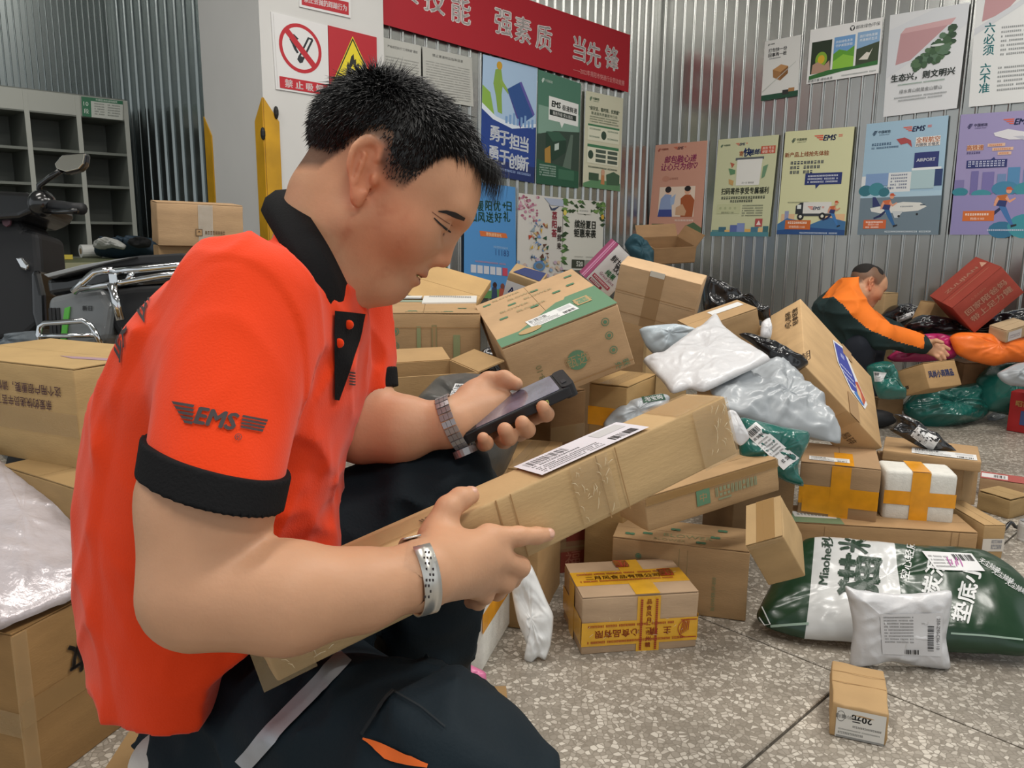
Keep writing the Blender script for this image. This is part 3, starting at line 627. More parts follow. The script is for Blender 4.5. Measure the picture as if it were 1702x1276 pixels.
f.t('缤纷夏日', .53, .345, .125, '#30352f', bold=.03).t('钜惠来袭', .53, .47, .125, '#30352f', bold=.03).ln(.28, .8, .5, .012, '#8d8f88').ln(.56, .8, .75, .012, '#8d8f88')
f.r(.22, .85, .53, .97, '#3c4034').t('520', .41, .91, .1, '#e0e2da', bold=.04).r(.55, .85, .85, .97, '#8c8f86').done()
f = Flat('poster', 'white-edged poster of green hills mostly hidden behind the kneeling worker', 'poster', 'L', [(690, 300), (748, 308), (748, 474), (690, 470)], '#c3cfda')
f.r(.05, .03, .93, .55, '#9fb9d6').p([(.05, .6), (.5, .52), (.93, .56), (.93, .97), (.05, .97)], '#3f5f36').p([(.05, .86), (.4, .62), (.8, .6), (.5, .9), (.05, .97)], '#69a03c').done()

# ---- signs on the pillar
WP = (KCOL, nL)
f = Flat('no_smoking_sign', 'white no smoking sign on the pillar', 'sign', WP, [(450.5, 19), (544.5, 43), (547.6, 162), (459, 148)], '#dcdbda', off=.006, thick=.005)
f.r(.03, .02, .035, .98, '#bdbcba')
cu, cv = at_px(f, 499.7, 80.8); ru = .385; rv = ru / f.asp * .97
f.ell(cu, cv, ru, rv, '#b8202c', n=40).ell(cu, cv, ru * .85, rv * .85, '#dcdbda', n=40)
def cig(x, y): return at_px(f, 440 + .3762 * x, .3762 * y)
f.p([cig(148, 250), cig(172, 262), cig(212, 178), cig(190, 165)], '#dcdbda')
for q in ([(148, 250), (156, 254), (198, 168), (190, 164)], [(165, 260), (173, 264), (214, 180), (206, 175)], [(190, 164), (210, 170), (214, 180), (196, 174)]): f.p([cig(*k) for k in q], '#23262a')
f.p([cig(143, 262), cig(150, 244), cig(175, 254), cig(168, 276), cig(155, 280)], '#23262a')
for q in ([(106, 158), (128, 150), (150, 172), (140, 178), (124, 160), (110, 168)], [(122, 200), (134, 190), (140, 214), (150, 232), (142, 236), (130, 218)], [(108, 172), (116, 168), (130, 196), (124, 202)]): f.p([cig(*k) for k in q], '#23262a')
a = math.radians(45); du, dv = math.cos(a) * ru * .9, math.sin(a) * rv * .9; w_ = .035
f.p([(cu - du - w_, cv - dv + w_ / f.asp), (cu - du + w_, cv - dv - w_ / f.asp), (cu + du + w_, cv + dv - w_ / f.asp), (cu + du - w_, cv + dv + w_ / f.asp)], '#b8202c')
f.r(.07, .82, .97, .975, '#b8202c').t('禁 止 吸 烟', .52, .898, .115, '#ecdcdc', w=.72, bold=.035).done('sign_face')
f = Flat('fire_warning_sign', 'red fire hazard sign with a yellow triangle on the pillar', 'sign', WP, [(545.5, 42), (626, 62), (627.5, 172), (548.5, 163)], '#b3212c', off=.006, thick=.005)
T = [at_px(f, *q) for q in ((586, 63), (618, 132), (555, 134))]
def shr(T, k):
    c = (sum(p[0] for p in T) / 3, sum(p[1] for p in T) / 3); return [(c[0] + (p[0] - c[0]) * k, c[1] + (p[1] - c[1]) * k) for p in T]
f.p(shr(T, 1.06), '#d8c62a').p(shr(T, 1.0), '#23221c').p(shr(T, .9), '#e3cf2c')
c = at_px(f, 587, 112)
f.p([(c[0] + x * .0125, c[1] + y * .0125 / f.asp) for x, y in ((-9, 8), (-11, 0), (-8, -7), (-7, -2), (-3, -14), (1, -18), (2, -10), (5, -12), (5, -4), (9, -7), (11, 1), (8, 8))], '#23221c')
f.p([(c[0] + x * .0125, c[1] + y * .0125 / f.asp) for x, y in ((-4, 8), (-4, 2), (0, -5), (3, 2), (4, 8))], '#e3cf2c')
f.p([(c[0] + x * .0125, c[1] + y * .0125 / f.asp) for x, y in ((-12, 11), (12, 11), (12, 13), (-12, 13))], '#23221c')
f.t('注 意 火 灾', .5, .9, .12, '#ecdcdc', w=.78, bold=.035).done('sign_face')
f = Flat('warning_sign', 'white framed red sign cut off by the top of the view on the pillar', 'sign', WP, [(496, -70), (582, -50), (583, 30), (498, 11)], '#dcdbda', off=.006, thick=.005)
f.r(.04, .68, .96, .95, '#b3212c').t('禁止丢抛扔踩踏行为', .5, .815, .14, '#ecdcdc', w=.84, bold=.03).done('sign_face')

# CCTV dome at the top of the corner
p = on_plane(1064, 4, CORNER + nR * .08, nR)
cc = empty('security_camera', p); tag(cc, 'small white dome security camera high in the wall corner', 'camera')
MB().ball((0, 0, 0), (.035, .035, .035), 14, 8).build('dome', mat('white_plastic', '#cfcfca', .4), cc, True)
MB().box((.05, .04, .01), (.07, .06, .05), Matrix.Rotation(-YL, 3, 'Z')).build('mount', mat('white_plastic', '#cfcfca', .4), cc)
MB().ball((-.012, -.028, -.012), .014, 10, 6).build('lens', BLK, cc, True)
# ------------------------------------------------------------------ implicit surfaces: bodies and clothes as one continuous skin
_rs = np.random.RandomState(3)
_LAT = _rs.rand(32, 32, 32).astype(np.float32)
def vnoise(p, s):
    q = p * s; i = np.floor(q).astype(np.int32); f = (q - i).astype(np.float32); f = f * f * (3 - 2 * f); i &= 31; j = (i + 1) & 31
    a = _LAT[i[:, 0], i[:, 1], i[:, 2]] * (1 - f[:, 0]) + _LAT[j[:, 0], i[:, 1], i[:, 2]] * f[:, 0]
    b = _LAT[i[:, 0], j[:, 1], i[:, 2]] * (1 - f[:, 0]) + _LAT[j[:, 0], j[:, 1], i[:, 2]] * f[:, 0]
    c = _LAT[i[:, 0], i[:, 1], j[:, 2]] * (1 - f[:, 0]) + _LAT[j[:, 0], i[:, 1], j[:, 2]] * f[:, 0]
    d = _LAT[i[:, 0], j[:, 1], j[:, 2]] * (1 - f[:, 0]) + _LAT[j[:, 0], j[:, 1], j[:, 2]] * f[:, 0]
    return (a * (1 - f[:, 1]) + b * f[:, 1]) * (1 - f[:, 2]) + (c * (1 - f[:, 1]) + d * f[:, 1]) * f[:, 2]
def A(*p): return np.array(p, np.float32)
def cone(p, a, b, ra, rb):
    a = np.asarray(a, np.float32); b = np.asarray(b, np.float32); ab = b - a
    t = np.clip(((p - a) @ ab) / max(float(ab @ ab), 1e-12), 0, 1)
    q = p - a - t[:, None] * ab
    return np.sqrt((q * q).sum(1)) - (ra + (rb - ra) * t)
def ell(p, c, r, R=None):
    q = p - np.asarray(c, np.float32)
    if R is not None: q = q @ np.asarray(R, np.float32)       # columns of R are the axes
    r = np.asarray(r, np.float32)
    k0 = np.sqrt(((q / r) ** 2).sum(1)); k1 = np.sqrt(((q / (r * r)) ** 2).sum(1)) + 1e-9
    return k0 * (k0 - 1) / k1
def smin(a, b, k):
    h = np.maximum(k - np.abs(a - b), 0) / k
    return np.minimum(a, b) - h * h * k * .25
def smax(a, b, k): return -smin(-a, -b, k)
def surfnet(f, lo, hi, h, margin=2.0):
    """surface nets on a grid refined only near the surface; f maps (n,3) to signed distance"""
    lo = np.asarray(lo, float); hi = np.asarray(hi, float); K = 4
    nc = np.ceil((hi - lo) / (h * K)).astype(int) + 1; H = h * K
    gx = [lo[i] + H * np.arange(nc[i]) for i in range(3)]
    P = np.stack(np.meshgrid(*gx, indexing='ij'), -1).reshape(-1, 3).astype(np.float32)
    Fc = f(P).reshape(nc)
    cm = np.abs(Fc) < H * margin
    n = (nc - 1) * K + 1
    idx = [np.clip(np.round(np.arange(n[i]) / K).astype(int), 0, nc[i] - 1) for i in range(3)]
    mask = cm[np.ix_(*idx)]; V = np.where(Fc[np.ix_(*idx)] < 0, -9.0, 9.0).astype(np.float32)
    I = np.argwhere(mask)
    PP = (lo + I * h).astype(np.float32); out = np.empty(len(PP), np.float32)
    for s in range(0, len(PP), 200000): out[s:s + 200000] = f(PP[s:s + 200000])
    V[mask] = out
    ins = V < 0
    c = [ins[a:n[0] - 1 + a, b:n[1] - 1 + b, d:n[2] - 1 + d] for a in (0, 1) for b in (0, 1) for d in (0, 1)]
    s = sum(x.astype(np.int8) for x in c); act = (s > 0) & (s < 8)
    cells = np.argwhere(act); vid = -np.ones(act.shape, np.int32); vid[act] = np.arange(len(cells))
    acc = np.zeros((len(cells), 3)); cnt = np.zeros(len(cells))
    corners = [(a, b, d) for a in (0, 1) for b in (0, 1) for d in (0, 1)]
    vals = {q: V[cells[:, 0] + q[0], cells[:, 1] + q[1], cells[:, 2] + q[2]] for q in corners}
    for q in corners:
        for ax in range(3):
            if q[ax]: continue
            q2 = list(q); q2[ax] = 1; q2 = tuple(q2); a, b = vals[q], vals[q2]
            m = (a < 0) != (b < 0); t = np.where(m, a / np.where(m, a - b, 1), 0)
            pt = np.tile(np.array(q, float), (len(cells), 1)); pt[:, ax] = t
            acc[m] += pt[m]; cnt[m] += 1
    v = lo + (cells + acc / np.maximum(cnt, 1)[:, None]) * h
    F = []
    for ax in range(3):
        u, w = (ax + 1) % 3, (ax + 2) % 3
        sl = [slice(0, n[i]) for i in range(3)]
        s0 = list(sl); s1 = list(sl); s0[ax] = slice(0, n[ax] - 1); s1[ax] = slice(1, n[ax])
        e = np.argwhere(ins[tuple(s0)] != ins[tuple(s1)])
        ok = (e[:, u] > 0) & (e[:, w] > 0) & (e[:, u] < n[u] - 1) & (e[:, w] < n[w] - 1); e = e[ok]
        fl = ins[tuple(e.T)]
        def g(du, dw):
            q = e.copy(); q[:, u] += du; q[:, w] += dw; return vid[tuple(q.T)]
        qd = np.stack([g(-1, -1), g(0, -1), g(0, 0), g(-1, 0)], 1)
        qd[~fl] = qd[~fl][:, ::-1]
        F.append(qd)
    F = np.concatenate(F); F = F[(F >= 0).all(1)]
    return v, F
def smooth_v(v, F, it=1, k=.5):
    E = np.concatenate([F[:, [0, 1]], F[:, [1, 2]], F[:, [2, 3]], F[:, [3, 0]]])
    for _ in range(it):
        s = np.zeros_like(v); c = np.zeros(len(v))
        np.add.at(s, E[:, 0], v[E[:, 1]]); np.add.at(c, E[:, 0], 1); np.add.at(s, E[:, 1], v[E[:, 0]]); np.add.at(c, E[:, 1], 1)
        v = v * (1 - k) + k * s / np.maximum(c, 1)[:, None]
    return v
def paint(o, fn):
    """colour differences of a skin, natural ones and shade tinted over a face: one colour attribute, fn(points) gives rgb multipliers"""
    me = o.data; v = np.empty(len(me.vertices) * 3, np.float32); me.vertices.foreach_get('co', v); v = v.reshape(-1, 3)
    c = np.ones((len(v), 4), np.float32); c[:, :3] = fn(v)
    at = me.color_attributes.new('tint', 'FLOAT_COLOR', 'POINT'); at.data.foreach_set('color', c.ravel())

SKIN = mat('skin', '#cb9a78', .5, var=.05, vscale=22, bump=.12, bscale=260, sss=.12, spec=.35, attr='tint')
HAIR = mat('black_hair', '#0b0a0a', .42, spec=.5)
POLO = mat('orange_red_pique', '#e93f0e', .85, var=.04, vscale=9, bump=.22, bscale=520, sheen=.15, spec=.2)
BLACKKNIT = mat('black_rib_knit', '#0d0d0f', .85, bump=.3, bscale=400, spec=.2)
NAVY = mat('dark_teal_workwear', '#101e26', .75, var=.12, vscale=6, bump=.2, bscale=300, spec=.25)
INK = mat('dark_grey_print', '#3a3233', .7)

class Head:
    """a head in its own frame (f forwards, l to the person's left, u up; origin between the ear canals; metres), placed by axes"""
    def __init__(s, O, ef, eu, k=1.0):
        s.O = np.asarray(O, np.float32); ef = np.asarray(ef, float); eu = np.asarray(eu, float)
        ef /= np.linalg.norm(ef); eu -= ef * (eu @ ef); eu /= np.linalg.norm(eu); el = np.cross(eu, ef)
        s.R = np.stack([ef, el, eu], 1).astype(np.float32); s.k = k
    def loc(s, p): return ((p - s.O) @ s.R) / s.k
    def w(s, q): return s.O + (np.asarray(q, np.float32) * s.k) @ s.R.T
    def sdf(s, p):
        q = s.loc(p); m = q.copy(); m[:, 1] = np.abs(m[:, 1])          # the face is symmetric
        d = ell(q, (.006, 0, .036), (.098, .076, .078))
        d = smin(d, ell(q, (.05, 0, .03), (.053, .064, .062)), .02)
        d = smin(d, ell(q, (.043, 0, -.025), (.055, .056, .062)), .03)
        d = smin(d, cone(m, (.012, .05, -.045), (.072, .012, -.078), .021, .021), .03)     # jaw
        d = smin(d, ell(q, (.08, 0, -.073), (.021, .021, .017)), .018)                       # chin
        d = smin(d, ell(q, (.03, 0, -.078), (.052, .036, .02)), .03)                         # under the chin
        d = smin(d, ell(m, (.06, .04, -.018), (.031, .028, .027)), .025)                     # cheeks
        d = smin(d, cone(m, (.094, .012, .034), (.083, .042, .033), .011, .009), .018)       # brows
        d = smax(d, -ell(m, (.102, .031, .014), (.014, .017, .011)), .016)                   # eye sockets
        d = smin(d, ell(m, (.0815, .032, .0135), (.0135, .0165, .0118)), .004)               # lids over the eyes
        d = smin(d, cone(q, (.094, 0, .018), (.111, 0, -.014), .0075, .0088), .014)          # nose
        d = smin(d, ell(m, (.1, .0105, -.02), (.011, .0068, .0072)), .008)
        d = smax(d, -ell(m, (.104, .0065, -.0275), (.006, .0032, .0035)), .003)
        d = smin(d, ell(q, (.09, 0, -.042), (.014, .027, .018)), .014)                       # muzzle
        d = smin(d, ell(q, (.0995, 0, -.0405), (.0090, .022, .0052)), .004)                  # upper lip
        d = smin(d, ell(q, (.0975, 0, -.0528), (.0098, .019, .0062)), .004)                   # lower lip
        d = smax(d, -ell(m, (.106, 0, -.0466), (.016, .03, .0019)), .002)
        # ears: a rim, a lobe and a hollow
        e = m - A(-.0085, .076, .0)
        tilt = math.radians(27); c, sn = math.cos(tilt), math.sin(tilt)
        ex = e[:, 0] * c + e[:, 2] * sn; ez = -e[:, 0] * sn + e[:, 2] * c; ey = e[:, 1] + .42 * ex - .002
        E = np.stack([ex, ey, ez], 1)
        ww = np.interp(ez, [-.034, -.02, .0, .02, .034], [.0085, .0105, .0155, .0175, .015])
        rr = np.sqrt((ex / ww) ** 2 + (ez / .0345) ** 2)
        rim = np.sqrt(((rr - .87) * .0165) ** 2 + (ey - .003) ** 2) - .0034
        rim = np.where((ex > .004) & (ez < .012) & (ez > -.02), rim + .004, rim)
        plate = np.maximum((rr - 1) * .0165, np.abs(ey + .001) - .0028)
        ear = smin(rim, plate, .003)
        ear = smin(ear, ell(E, (-.001, .001, -.028), (.0072, .0042, .0085)), .005)
        ear = smin(ear, cone(E, A(-.005, .0035, -.014), A(-.001, .004, .017), .0026, .0022), .003)       # inner fold
        ear = smax(ear, -ell(E, (.0055, .0055, -.006), (.0065, .0068, .0115)), .003)
        ear = smax(ear, -ell(E, (-.0095, .005, .002), (.0020, .0032, .017)), .002)
        ear = smax(ear, -ell(E, (.005, .005, .021), (.0055, .004, .006)), .003)
        ear = smin(ear, ell(E, (.0125, .001, -.006), (.0045, .0055, .006)), .004)            # tragus
        d = smin(d, ear, .007)
        return d * s.k
    def tint(s, p):
        q = s.loc(p); m = q.copy(); m[:, 1] = np.abs(m[:, 1]); c = np.ones((len(p), 3), np.float32)
        near = (np.abs(q) < .2).all(1)
        def blend(d, w, col):
            t = np.clip(1 - d / w, 0, 1) * near; c[:] = c * (1 - t[:, None]) + t[:, None] * c * np.array(col, np.float32)
        lip = np.minimum(ell(q, (.0985, 0, -.0405), (.0095, .02, .005)), ell(q, (.0965, 0, -.0525), (.01, .017, .0056)))
        blend(np.maximum(lip, 0), .003, (.78, .5, .48))
        blend(np.maximum(ell(m, (-.004, .08, 0), (.02, .016, .034)), 0), .012, (1.02, .76, .7))
        blend(np.maximum(ell(q, (.11, 0, -.016), (.012, .014, .012)), 0), .012, (1.0, .86, .8))
        blend(np.maximum(ell(m, (.05, .06, -.03), (.024, .02, .028)), 0), .03, (.97, .8, .74))
        blend(np.maximum(ell(q, (.09, 0, -.035), (.016, .018, .005)), 0), .008, (.86, .8, .8))
        blend(np.maximum(ell(q, (.085, 0, -.075), (.02, .02, .012)), 0), .012, (.88, .84, .84))
        brow = cone(m, (.1, .014, .03), (.082, .047, .035), .004, .0028)
        blend(np.maximum(brow, 0), .003, (.16, .13, .12))
        blend(np.maximum(cone(m, (.093, .02, .0075), (.083, .044, .008), .0008, .0008), 0), .0022, (.14, .1, .09))
        n = vnoise(q.astype(np.float32) + 3, 210); n2 = vnoise(q.astype(np.float32) + 9, 60)
        jaw = np.clip(1 - np.maximum(ell(m, (.04, .05, -.045), (.04, .03, .03)), 0) / .03, 0, 1) * near
        t = np.clip((n * .55 + n2 * .6 - .62) * 3, 0, 1) * jaw * .45; c[:] = c * (1 - t[:, None]) + t[:, None] * c * np.array((.75, .5, .45), np.float32)
        scalp = s.scalp(q)
        t = np.clip(scalp / .012, 0, 1) * near * s.stubble; c[:] = c * (1 - t[:, None]) + t[:, None] * c * np.array((.13, .125, .13), np.float32)
        return c
    stubble = .85
    def scalp(s, q):
        """>0 where hair grows: how far above the hairline (metres)"""
        f, l, u = q[:, 0], np.abs(q[:, 1]), q[:, 2]
        line = np.interp(f, [-.2, -.075, -.05, -.036, -.024, -.008, .0, .012, .019, .034, .042, .056, .075, .1, .12],
                         [-.047, -.044, -.03, .012, .026, .026, .008, .004, .003, .008, .05, .084, .088, .082, .08])
        return u - line
def profile_lerp(z, tab): return [np.interp(z, tab[:, 0], tab[:, i]).astype(np.float32) for i in range(1, tab.shape[1])]
def section(py, pl, pr, cy, ry):
    """(z, cx, cy, rx, ry) of an elliptical body section whose outline is seen between two pixels"""
    z = float((on_y(pl, py, cy)[2] + on_y(pr, py, cy)[2]) / 2); a, b = ray(pl, py), ray(pr, py)
    n1 = np.array([a[1], -a[0]]) / math.hypot(a[0], a[1]); n2 = np.array([b[1], -b[0]]) / math.hypot(b[0], b[1])
    while True:
        lo, hi = .012, .4
        for _ in range(40):
            rx = (lo + hi) / 2; h1 = math.hypot(rx * n1[0], ry * n1[1]); h2 = math.hypot(rx * n2[0], ry * n2[1])
            c1 = (h1 - n1[1] * cy) / n1[0]; c2 = (-h2 - n2[1] * cy) / n2[0]
            if c1 > c2: hi = rx
            else: lo = rx
        if rx > .02 or ry < .03: return (z, (c1 + c2) / 2, cy, rx, ry)
        ry *= .85
class Loft:
    """upright body or garment: elliptical cross-sections at rising heights (z, cx, cy, rx, ry)"""
    def __init__(s, rows): s.t = np.array(sorted(rows), float)
    def sdf(s, p):
        z = p[:, 2]; cx, cy, rx, ry = profile_lerp(z, s.t)
        k = np.sqrt(((p[:, 0] - cx) / rx) ** 2 + ((p[:, 1] - cy) / ry) ** 2)
        d = (k - 1) * np.minimum(rx, ry)
        return np.maximum(d, np.maximum(s.t[0, 0] - z, z - s.t[-1, 0]))
def hand_sdf(p, wrist, palm, fingers, fr=.0085):
    """palm: list of (a,b,ra,rb); fingers: list of point chains with radii; one continuous surface with the wrist"""
    d = None
    for a, b, ra, rb in palm:
        e = cone(p, a, b, ra, rb); d = e if d is None else smin(d, e, .02)
    for ch, rad in fingers:
        e = None
        for i in range(len(ch) - 1):
            x = cone(p, ch[i], ch[i + 1], rad[i], rad[i + 1]); e = x if e is None else smin(e, x, .0045)
        d = smin(d, e, .008)
    return d
# ------------------------------------------------------------------ the kneeling worker in front
HELD = dict(d=(.5756, .0678, .0735), c=(.007, .8276, .6487), r=(-7.67, -14.18, 29.92))
PHONE = dict(d=(.150, .070, .0135), c=(.0019, .9797, .7333), r=(5, -24.45, 7.25))
def rmat(r): return Euler([math.radians(a) for a in r], 'XYZ').to_matrix()
_HR = np.array(rmat(HELD['r'])); HN = -_HR[:, 1]; HP = np.array(HELD['c']) + HN * HELD['d'][1] / 2
def FP(x, y, off): return on_plane(x, y, HP + HN * off, HN)

def mesh_bvh(v, F): return BVHTree.FromPolygons([tuple(p) for p in v], [tuple(int(i) for i in q) for q in F])
def cast(bvh, x, y, off=.0015, frm=None):
    """point of a surface seen at pixel x,y, lifted off it a little along its normal"""
    d = Vector(ray(x, y)).normalized(); h = bvh.ray_cast(Vector(CAM), d)
    if h[0] is None: return None
    n = h[1] if h[1].dot(d) < 0 else -h[1]
    return h[0] + n * off
def ribbon(name, bvh, ctr, wid, m, parent, off=.002, n=24, label=None):
    """a strip of cloth or print lying on a curved surface: centre line and width given where it is seen"""
    P = [Vector((x, y)) for x, y in ctr]; seg = [(P[i + 1] - P[i]).length for i in range(len(P) - 1)]; T = sum(seg)
    v = []; f = []; row = []
    ww = wid if isinstance(wid, (list, tuple)) else [wid] * len(P)
    for i in range(n + 1):
        s = T * i / n; k = 0
        while k < len(seg) - 1 and s > seg[k]: s -= seg[k]; k += 1
        t = s / max(seg[k], 1e-6); p = P[k].lerp(P[k + 1], t); d = (P[k + 1] - P[k]).normalized(); nn = Vector((-d.y, d.x)); w = ww[k] * (1 - t) + ww[k + 1] * t
        r = [cast(bvh, *(p + nn * w * q), off) for q in (-.5, -.17, .17, .5)]
        row.append(None if any(a is None for a in r) else r)
    for r in row:
        if r: v += r
        else: v += [Vector((0, 0, 0))] * 4
    for i in range(n):
        if row[i] and row[i + 1] and (row[i][0] - row[i + 1][0]).length < .12:
            for j in range(3): f.append((4 * i + j, 4 * i + j + 1, 4 * i + 5 + j, 4 * i + 4 + j))
    used = sorted({i for q in f for i in q}); mp = {a: b for b, a in enumerate(used)}
    o = mk(name, [v[i] for i in used], [tuple(mp[i] for i in q) for q in f], m, parent, True)
    return o
def print_on(name, bvh, pts2, faces, m, parent, off=.0018):
    v = [cast(bvh, x, y, off) for x, y in pts2]
    ok = [i for i, p in enumerate(v) if p is not None]; mp = {a: b for b, a in enumerate(ok)}
    return mk(name, [v[i] for i in ok], [tuple(mp[i] for i in q) for q in faces if all(i in mp for i in q)], m, parent)
def densify(pts, faces, step):
    """split flat print finely enough to follow a curved cloth"""
    bm = bmesh.new(); vs = [bm.verts.new((x, y, 0)) for x, y in pts]
    for q in faces:
        try: bm.faces.new([vs[i] for i in q])
        except ValueError: pass
    bmesh.ops.triangulate(bm, faces=bm.faces[:])
    for _ in range(4):
        es = [e for e in bm.edges if e.calc_length() > step]
        if not es: break
        bmesh.ops.subdivide_edges(bm, edges=es, cuts=1)
        bmesh.ops.triangulate(bm, faces=[f for f in bm.faces if len(f.verts) > 3])
    bm.verts.index_update()
    r = ([(v.co.x, v.co.y) for v in bm.verts], [tuple(v.index for v in f.verts) for f in bm.faces]); bm.free(); return r

P1 = empty('person', (float(on_y(360, 1250, .87)[0]), .87, .36))
P1loc = np.array(P1.location)
tag(P1, 'kneeling man in an orange polo shirt scanning a long carton with a handheld device', 'person')
def under(o, par):
    """parent without moving (parents are unrotated empties or meshes at the origin)"""
    o.parent = par; o.matrix_parent_inverse = par.matrix_world.inverted() if par.type != 'EMPTY' else Matrix.Translation(-Vector(par.location))
    return o

ang = math.radians(9)
ef = math.cos(ang) * (.782 * RT - .624 * UP) + math.sin(ang) * FW; eu = .624 * RT + .782 * UP
H1 = Head(W(621, 311, .9), ef, eu, 1.0)
rows = []
for py, l, r, cy, ry in ((395, 468, 540, .91, .05), (430, 356, 566, .90, .118), (470, 275, 596, .895, .165), (520, 217, 606, .89, .188), (600, 168, 604, .88, .185), (660, 150, 598, .875, .178),
                         (740, 136, 576, .87, .172), (800, 130, 556, .865, .168), (850, 128, 550, .865, .168), (920, 130, 562, .865, .168), (1000, 140, 562, .865, .168),
                         (1100, 166, 540, .865, .165), (1160, 195, 480, .865, .16), (1222, 232, 420, .865, .15)):
    rows.append(section(py, l, r, cy, ry))
TORSO = Loft(rows)
# joints
nS = W(412, 540, .75); nE = W(325, 985, .645); nW = W(700, 955, .70)
fS = W(560, 520, 1.03); fE = W(600, 706, 1.0); fW = W(745, 704, .985)
def arms(p):
    d = cone(p, nS, W(345, 830, .662), .054, .0515)
    d = smin(d, cone(p, W(345, 830, .662), nE, .0515, .0455), .02)
    d = smin(d, cone(p, W(332, 985, .645), W(480, 992, .655), .046, .0425), .004)
    d = smin(d, cone(p, W(480, 992, .655), W(600, 980, .675), .0425, .0315), .02)
    d = smin(d, cone(p, W(600, 980, .675), nW, .0315, .0245), .02)
    e = cone(p, fS, fE, .054, .046)
    e = smin(e, cone(p, W(606, 708, 1.0), W(665, 712, .99), .046, .039), .012)
    e = smin(e, cone(p, W(665, 712, .99), fW, .039, .024), .02)
    return np.minimum(d, e)
nearPalm = [(nW, FP(812, 895, .020), .0200, .0135), (nW, FP(822, 925, .021), .0195, .0135), (nW, FP(806, 955, .018), .0190, .0125), (nW, FP(788, 972, .014), .0185, .0115), (nW, FP(735, 886, .016), .0200, .0165)]
nearFing = [([FP(722, 892, .018), FP(745, 845, .014), FP(765, 829, .010), FP(782, 823, .006)], [.0165, .0125, .0112, .0092]),
            ([FP(812, 894, .020), FP(862, 891, .017), FP(892, 890, .012), FP(911, 888, .009)], [.0125, .0098, .0086, .0072]),
            ([FP(822, 925, .021), FP(864, 942, .012), FP(850, 962, -.012), FP(830, 962, -.032)], [.0128, .0105, .0095, .008]),
            ([FP(806, 955, .018), FP(840, 968, .009), FP(826, 983, -.014), FP(806, 983, -.032)], [.0122, .0100, .009, .0078]),
            ([FP(788, 974, .014), FP(806, 989, .006), FP(795, 1000, -.012), FP(782, 1000, -.026)], [.0108, .0086, .008, .007])]
farPalm = [(fW, W(832, 668, 1.035), .021, .017), (fW, W(815, 690, 1.03), .021, .017), (fW, W(798, 706, 1.015), .020, .013), (fW, W(790, 655, 1.035), .021, .018)]
farFing = [([W(782, 662, 1.03), W(812, 634, 1.04), W(838, 630, 1.035), W(858, 638, 1.028)], [.0185, .0128, .0112, .0086]),
           ([W(846, 672, 1.04), W(888, 692, 1.02), W(908, 688, .985), W(902, 676, .964)], [.0125, .0102, .0092, .008]),
           ([W(834, 688, 1.035), W(864, 718, 1.0), W(876, 714, .967), W(868, 702, .952)], [.0128, .0108, .0098, .0086]),
           ([W(818, 702, 1.025), W(838, 731, .99), W(846, 727, .958), W(839, 714, .945)], [.0122, .0104, .0096, .009]),
           ([W(800, 712, 1.01), W(804, 737, .985), W(808, 736, .962), W(803, 728, .952)], [.0108, .0088, .0082, .0074])]
ZC = float(on_y(500, 452, .9)[2])
ZL = float(on_y(350, 950, .87)[2])
def core(p): return np.maximum(TORSO.sdf(p) + .016, np.maximum(p[:, 2] - ZC, ZL - p[:, 2]))
def body1(p):
    d = H1.sdf(p)
    d = smin(d, cone(p, H1.w((-.022, 0, -.04)), W(532, 452, .9), .054, .06), .03)
    d = smin(d, core(p), .03)
    d = smin(d, arms(p), .012)
    d = smin(d, hand_sdf(p, nW, nearPalm, nearFing), .012)
    d = smin(d, hand_sdf(p, fW, farPalm, farFing), .012)
    return d
def skin_parts(fn, boxes):
    V = []; FF = []; n = 0
    for lo, hi, h, f in boxes:
        v, F = surfnet(f or fn, lo, hi, h); V.append(v); FF.append(F + n); n += len(v)
    return np.concatenate(V), np.concatenate(FF)
def bb(pts, r): pts = np.array(pts); return pts.min(0) - r, pts.max(0) + r
headlo, headhi = bb([H1.w(q) for q in ((-.1, -.09, -.1), (.12, .09, .12), (-.1, .09, .12), (.12, -.09, -.1), (.12, 0, .1), (-.1, 0, -.1))], .01)
def head_only(p): return smin(H1.sdf(p), cone(p, H1.w((-.022, 0, -.04)), W(532, 452, .9), .054, .06), .03)
def arm_torso(p):
    d = smin(cone(p, H1.w((-.022, 0, -.04)), W(532, 452, .9), .054, .06), core(p), .03)
    return smin(d, arms(p), .012)
def nhand(p): return smin(arms(p), hand_sdf(p, nW, nearPalm, nearFing), .012)
def fhand(p): return smin(arms(p), hand_sdf(p, fW, farPalm, farFing), .012)
tl, th = bb([(r[1] - r[3], r[2] - r[4], r[0]) for r in rows] + [(r[1] + r[3], r[2] + r[4], r[0]) for r in rows] + [nE, nW, fW], .06)
nh_lo, nh_hi = bb([q for c in nearFing for q in c[0]] + [W(702, 955, .70)], .03)
fh_lo, fh_hi = bb([q for c in farFing for q in c[0]] + [W(748, 704, .985)], .03)
nh_lo[0] = W(700, 955, .70)[0] - .012; fh_lo[0] = W(748, 704, .985)[0] - .012
def full_arm(p): return smin(smin(arm_torso(p), hand_sdf(p, nW, nearPalm, nearFing), .012), hand_sdf(p, fW, farPalm, farFing), .012)
def arm_cut(p):                                        # the arms end where the finer hand meshes take over
    d = full_arm(p)
    inn = (p[:, 0] > nW[0] + .004) & (p[:, 1] < .80); inf = (p[:, 0] > fW[0] + .004) & (p[:, 1] > .80) & (p[:, 2] < .80)
    return np.where(inn, np.maximum(d, (p[:, 0] - nW[0] - .004)), np.where(inf, np.maximum(d, (p[:, 0] - fW[0] - .004)), d))
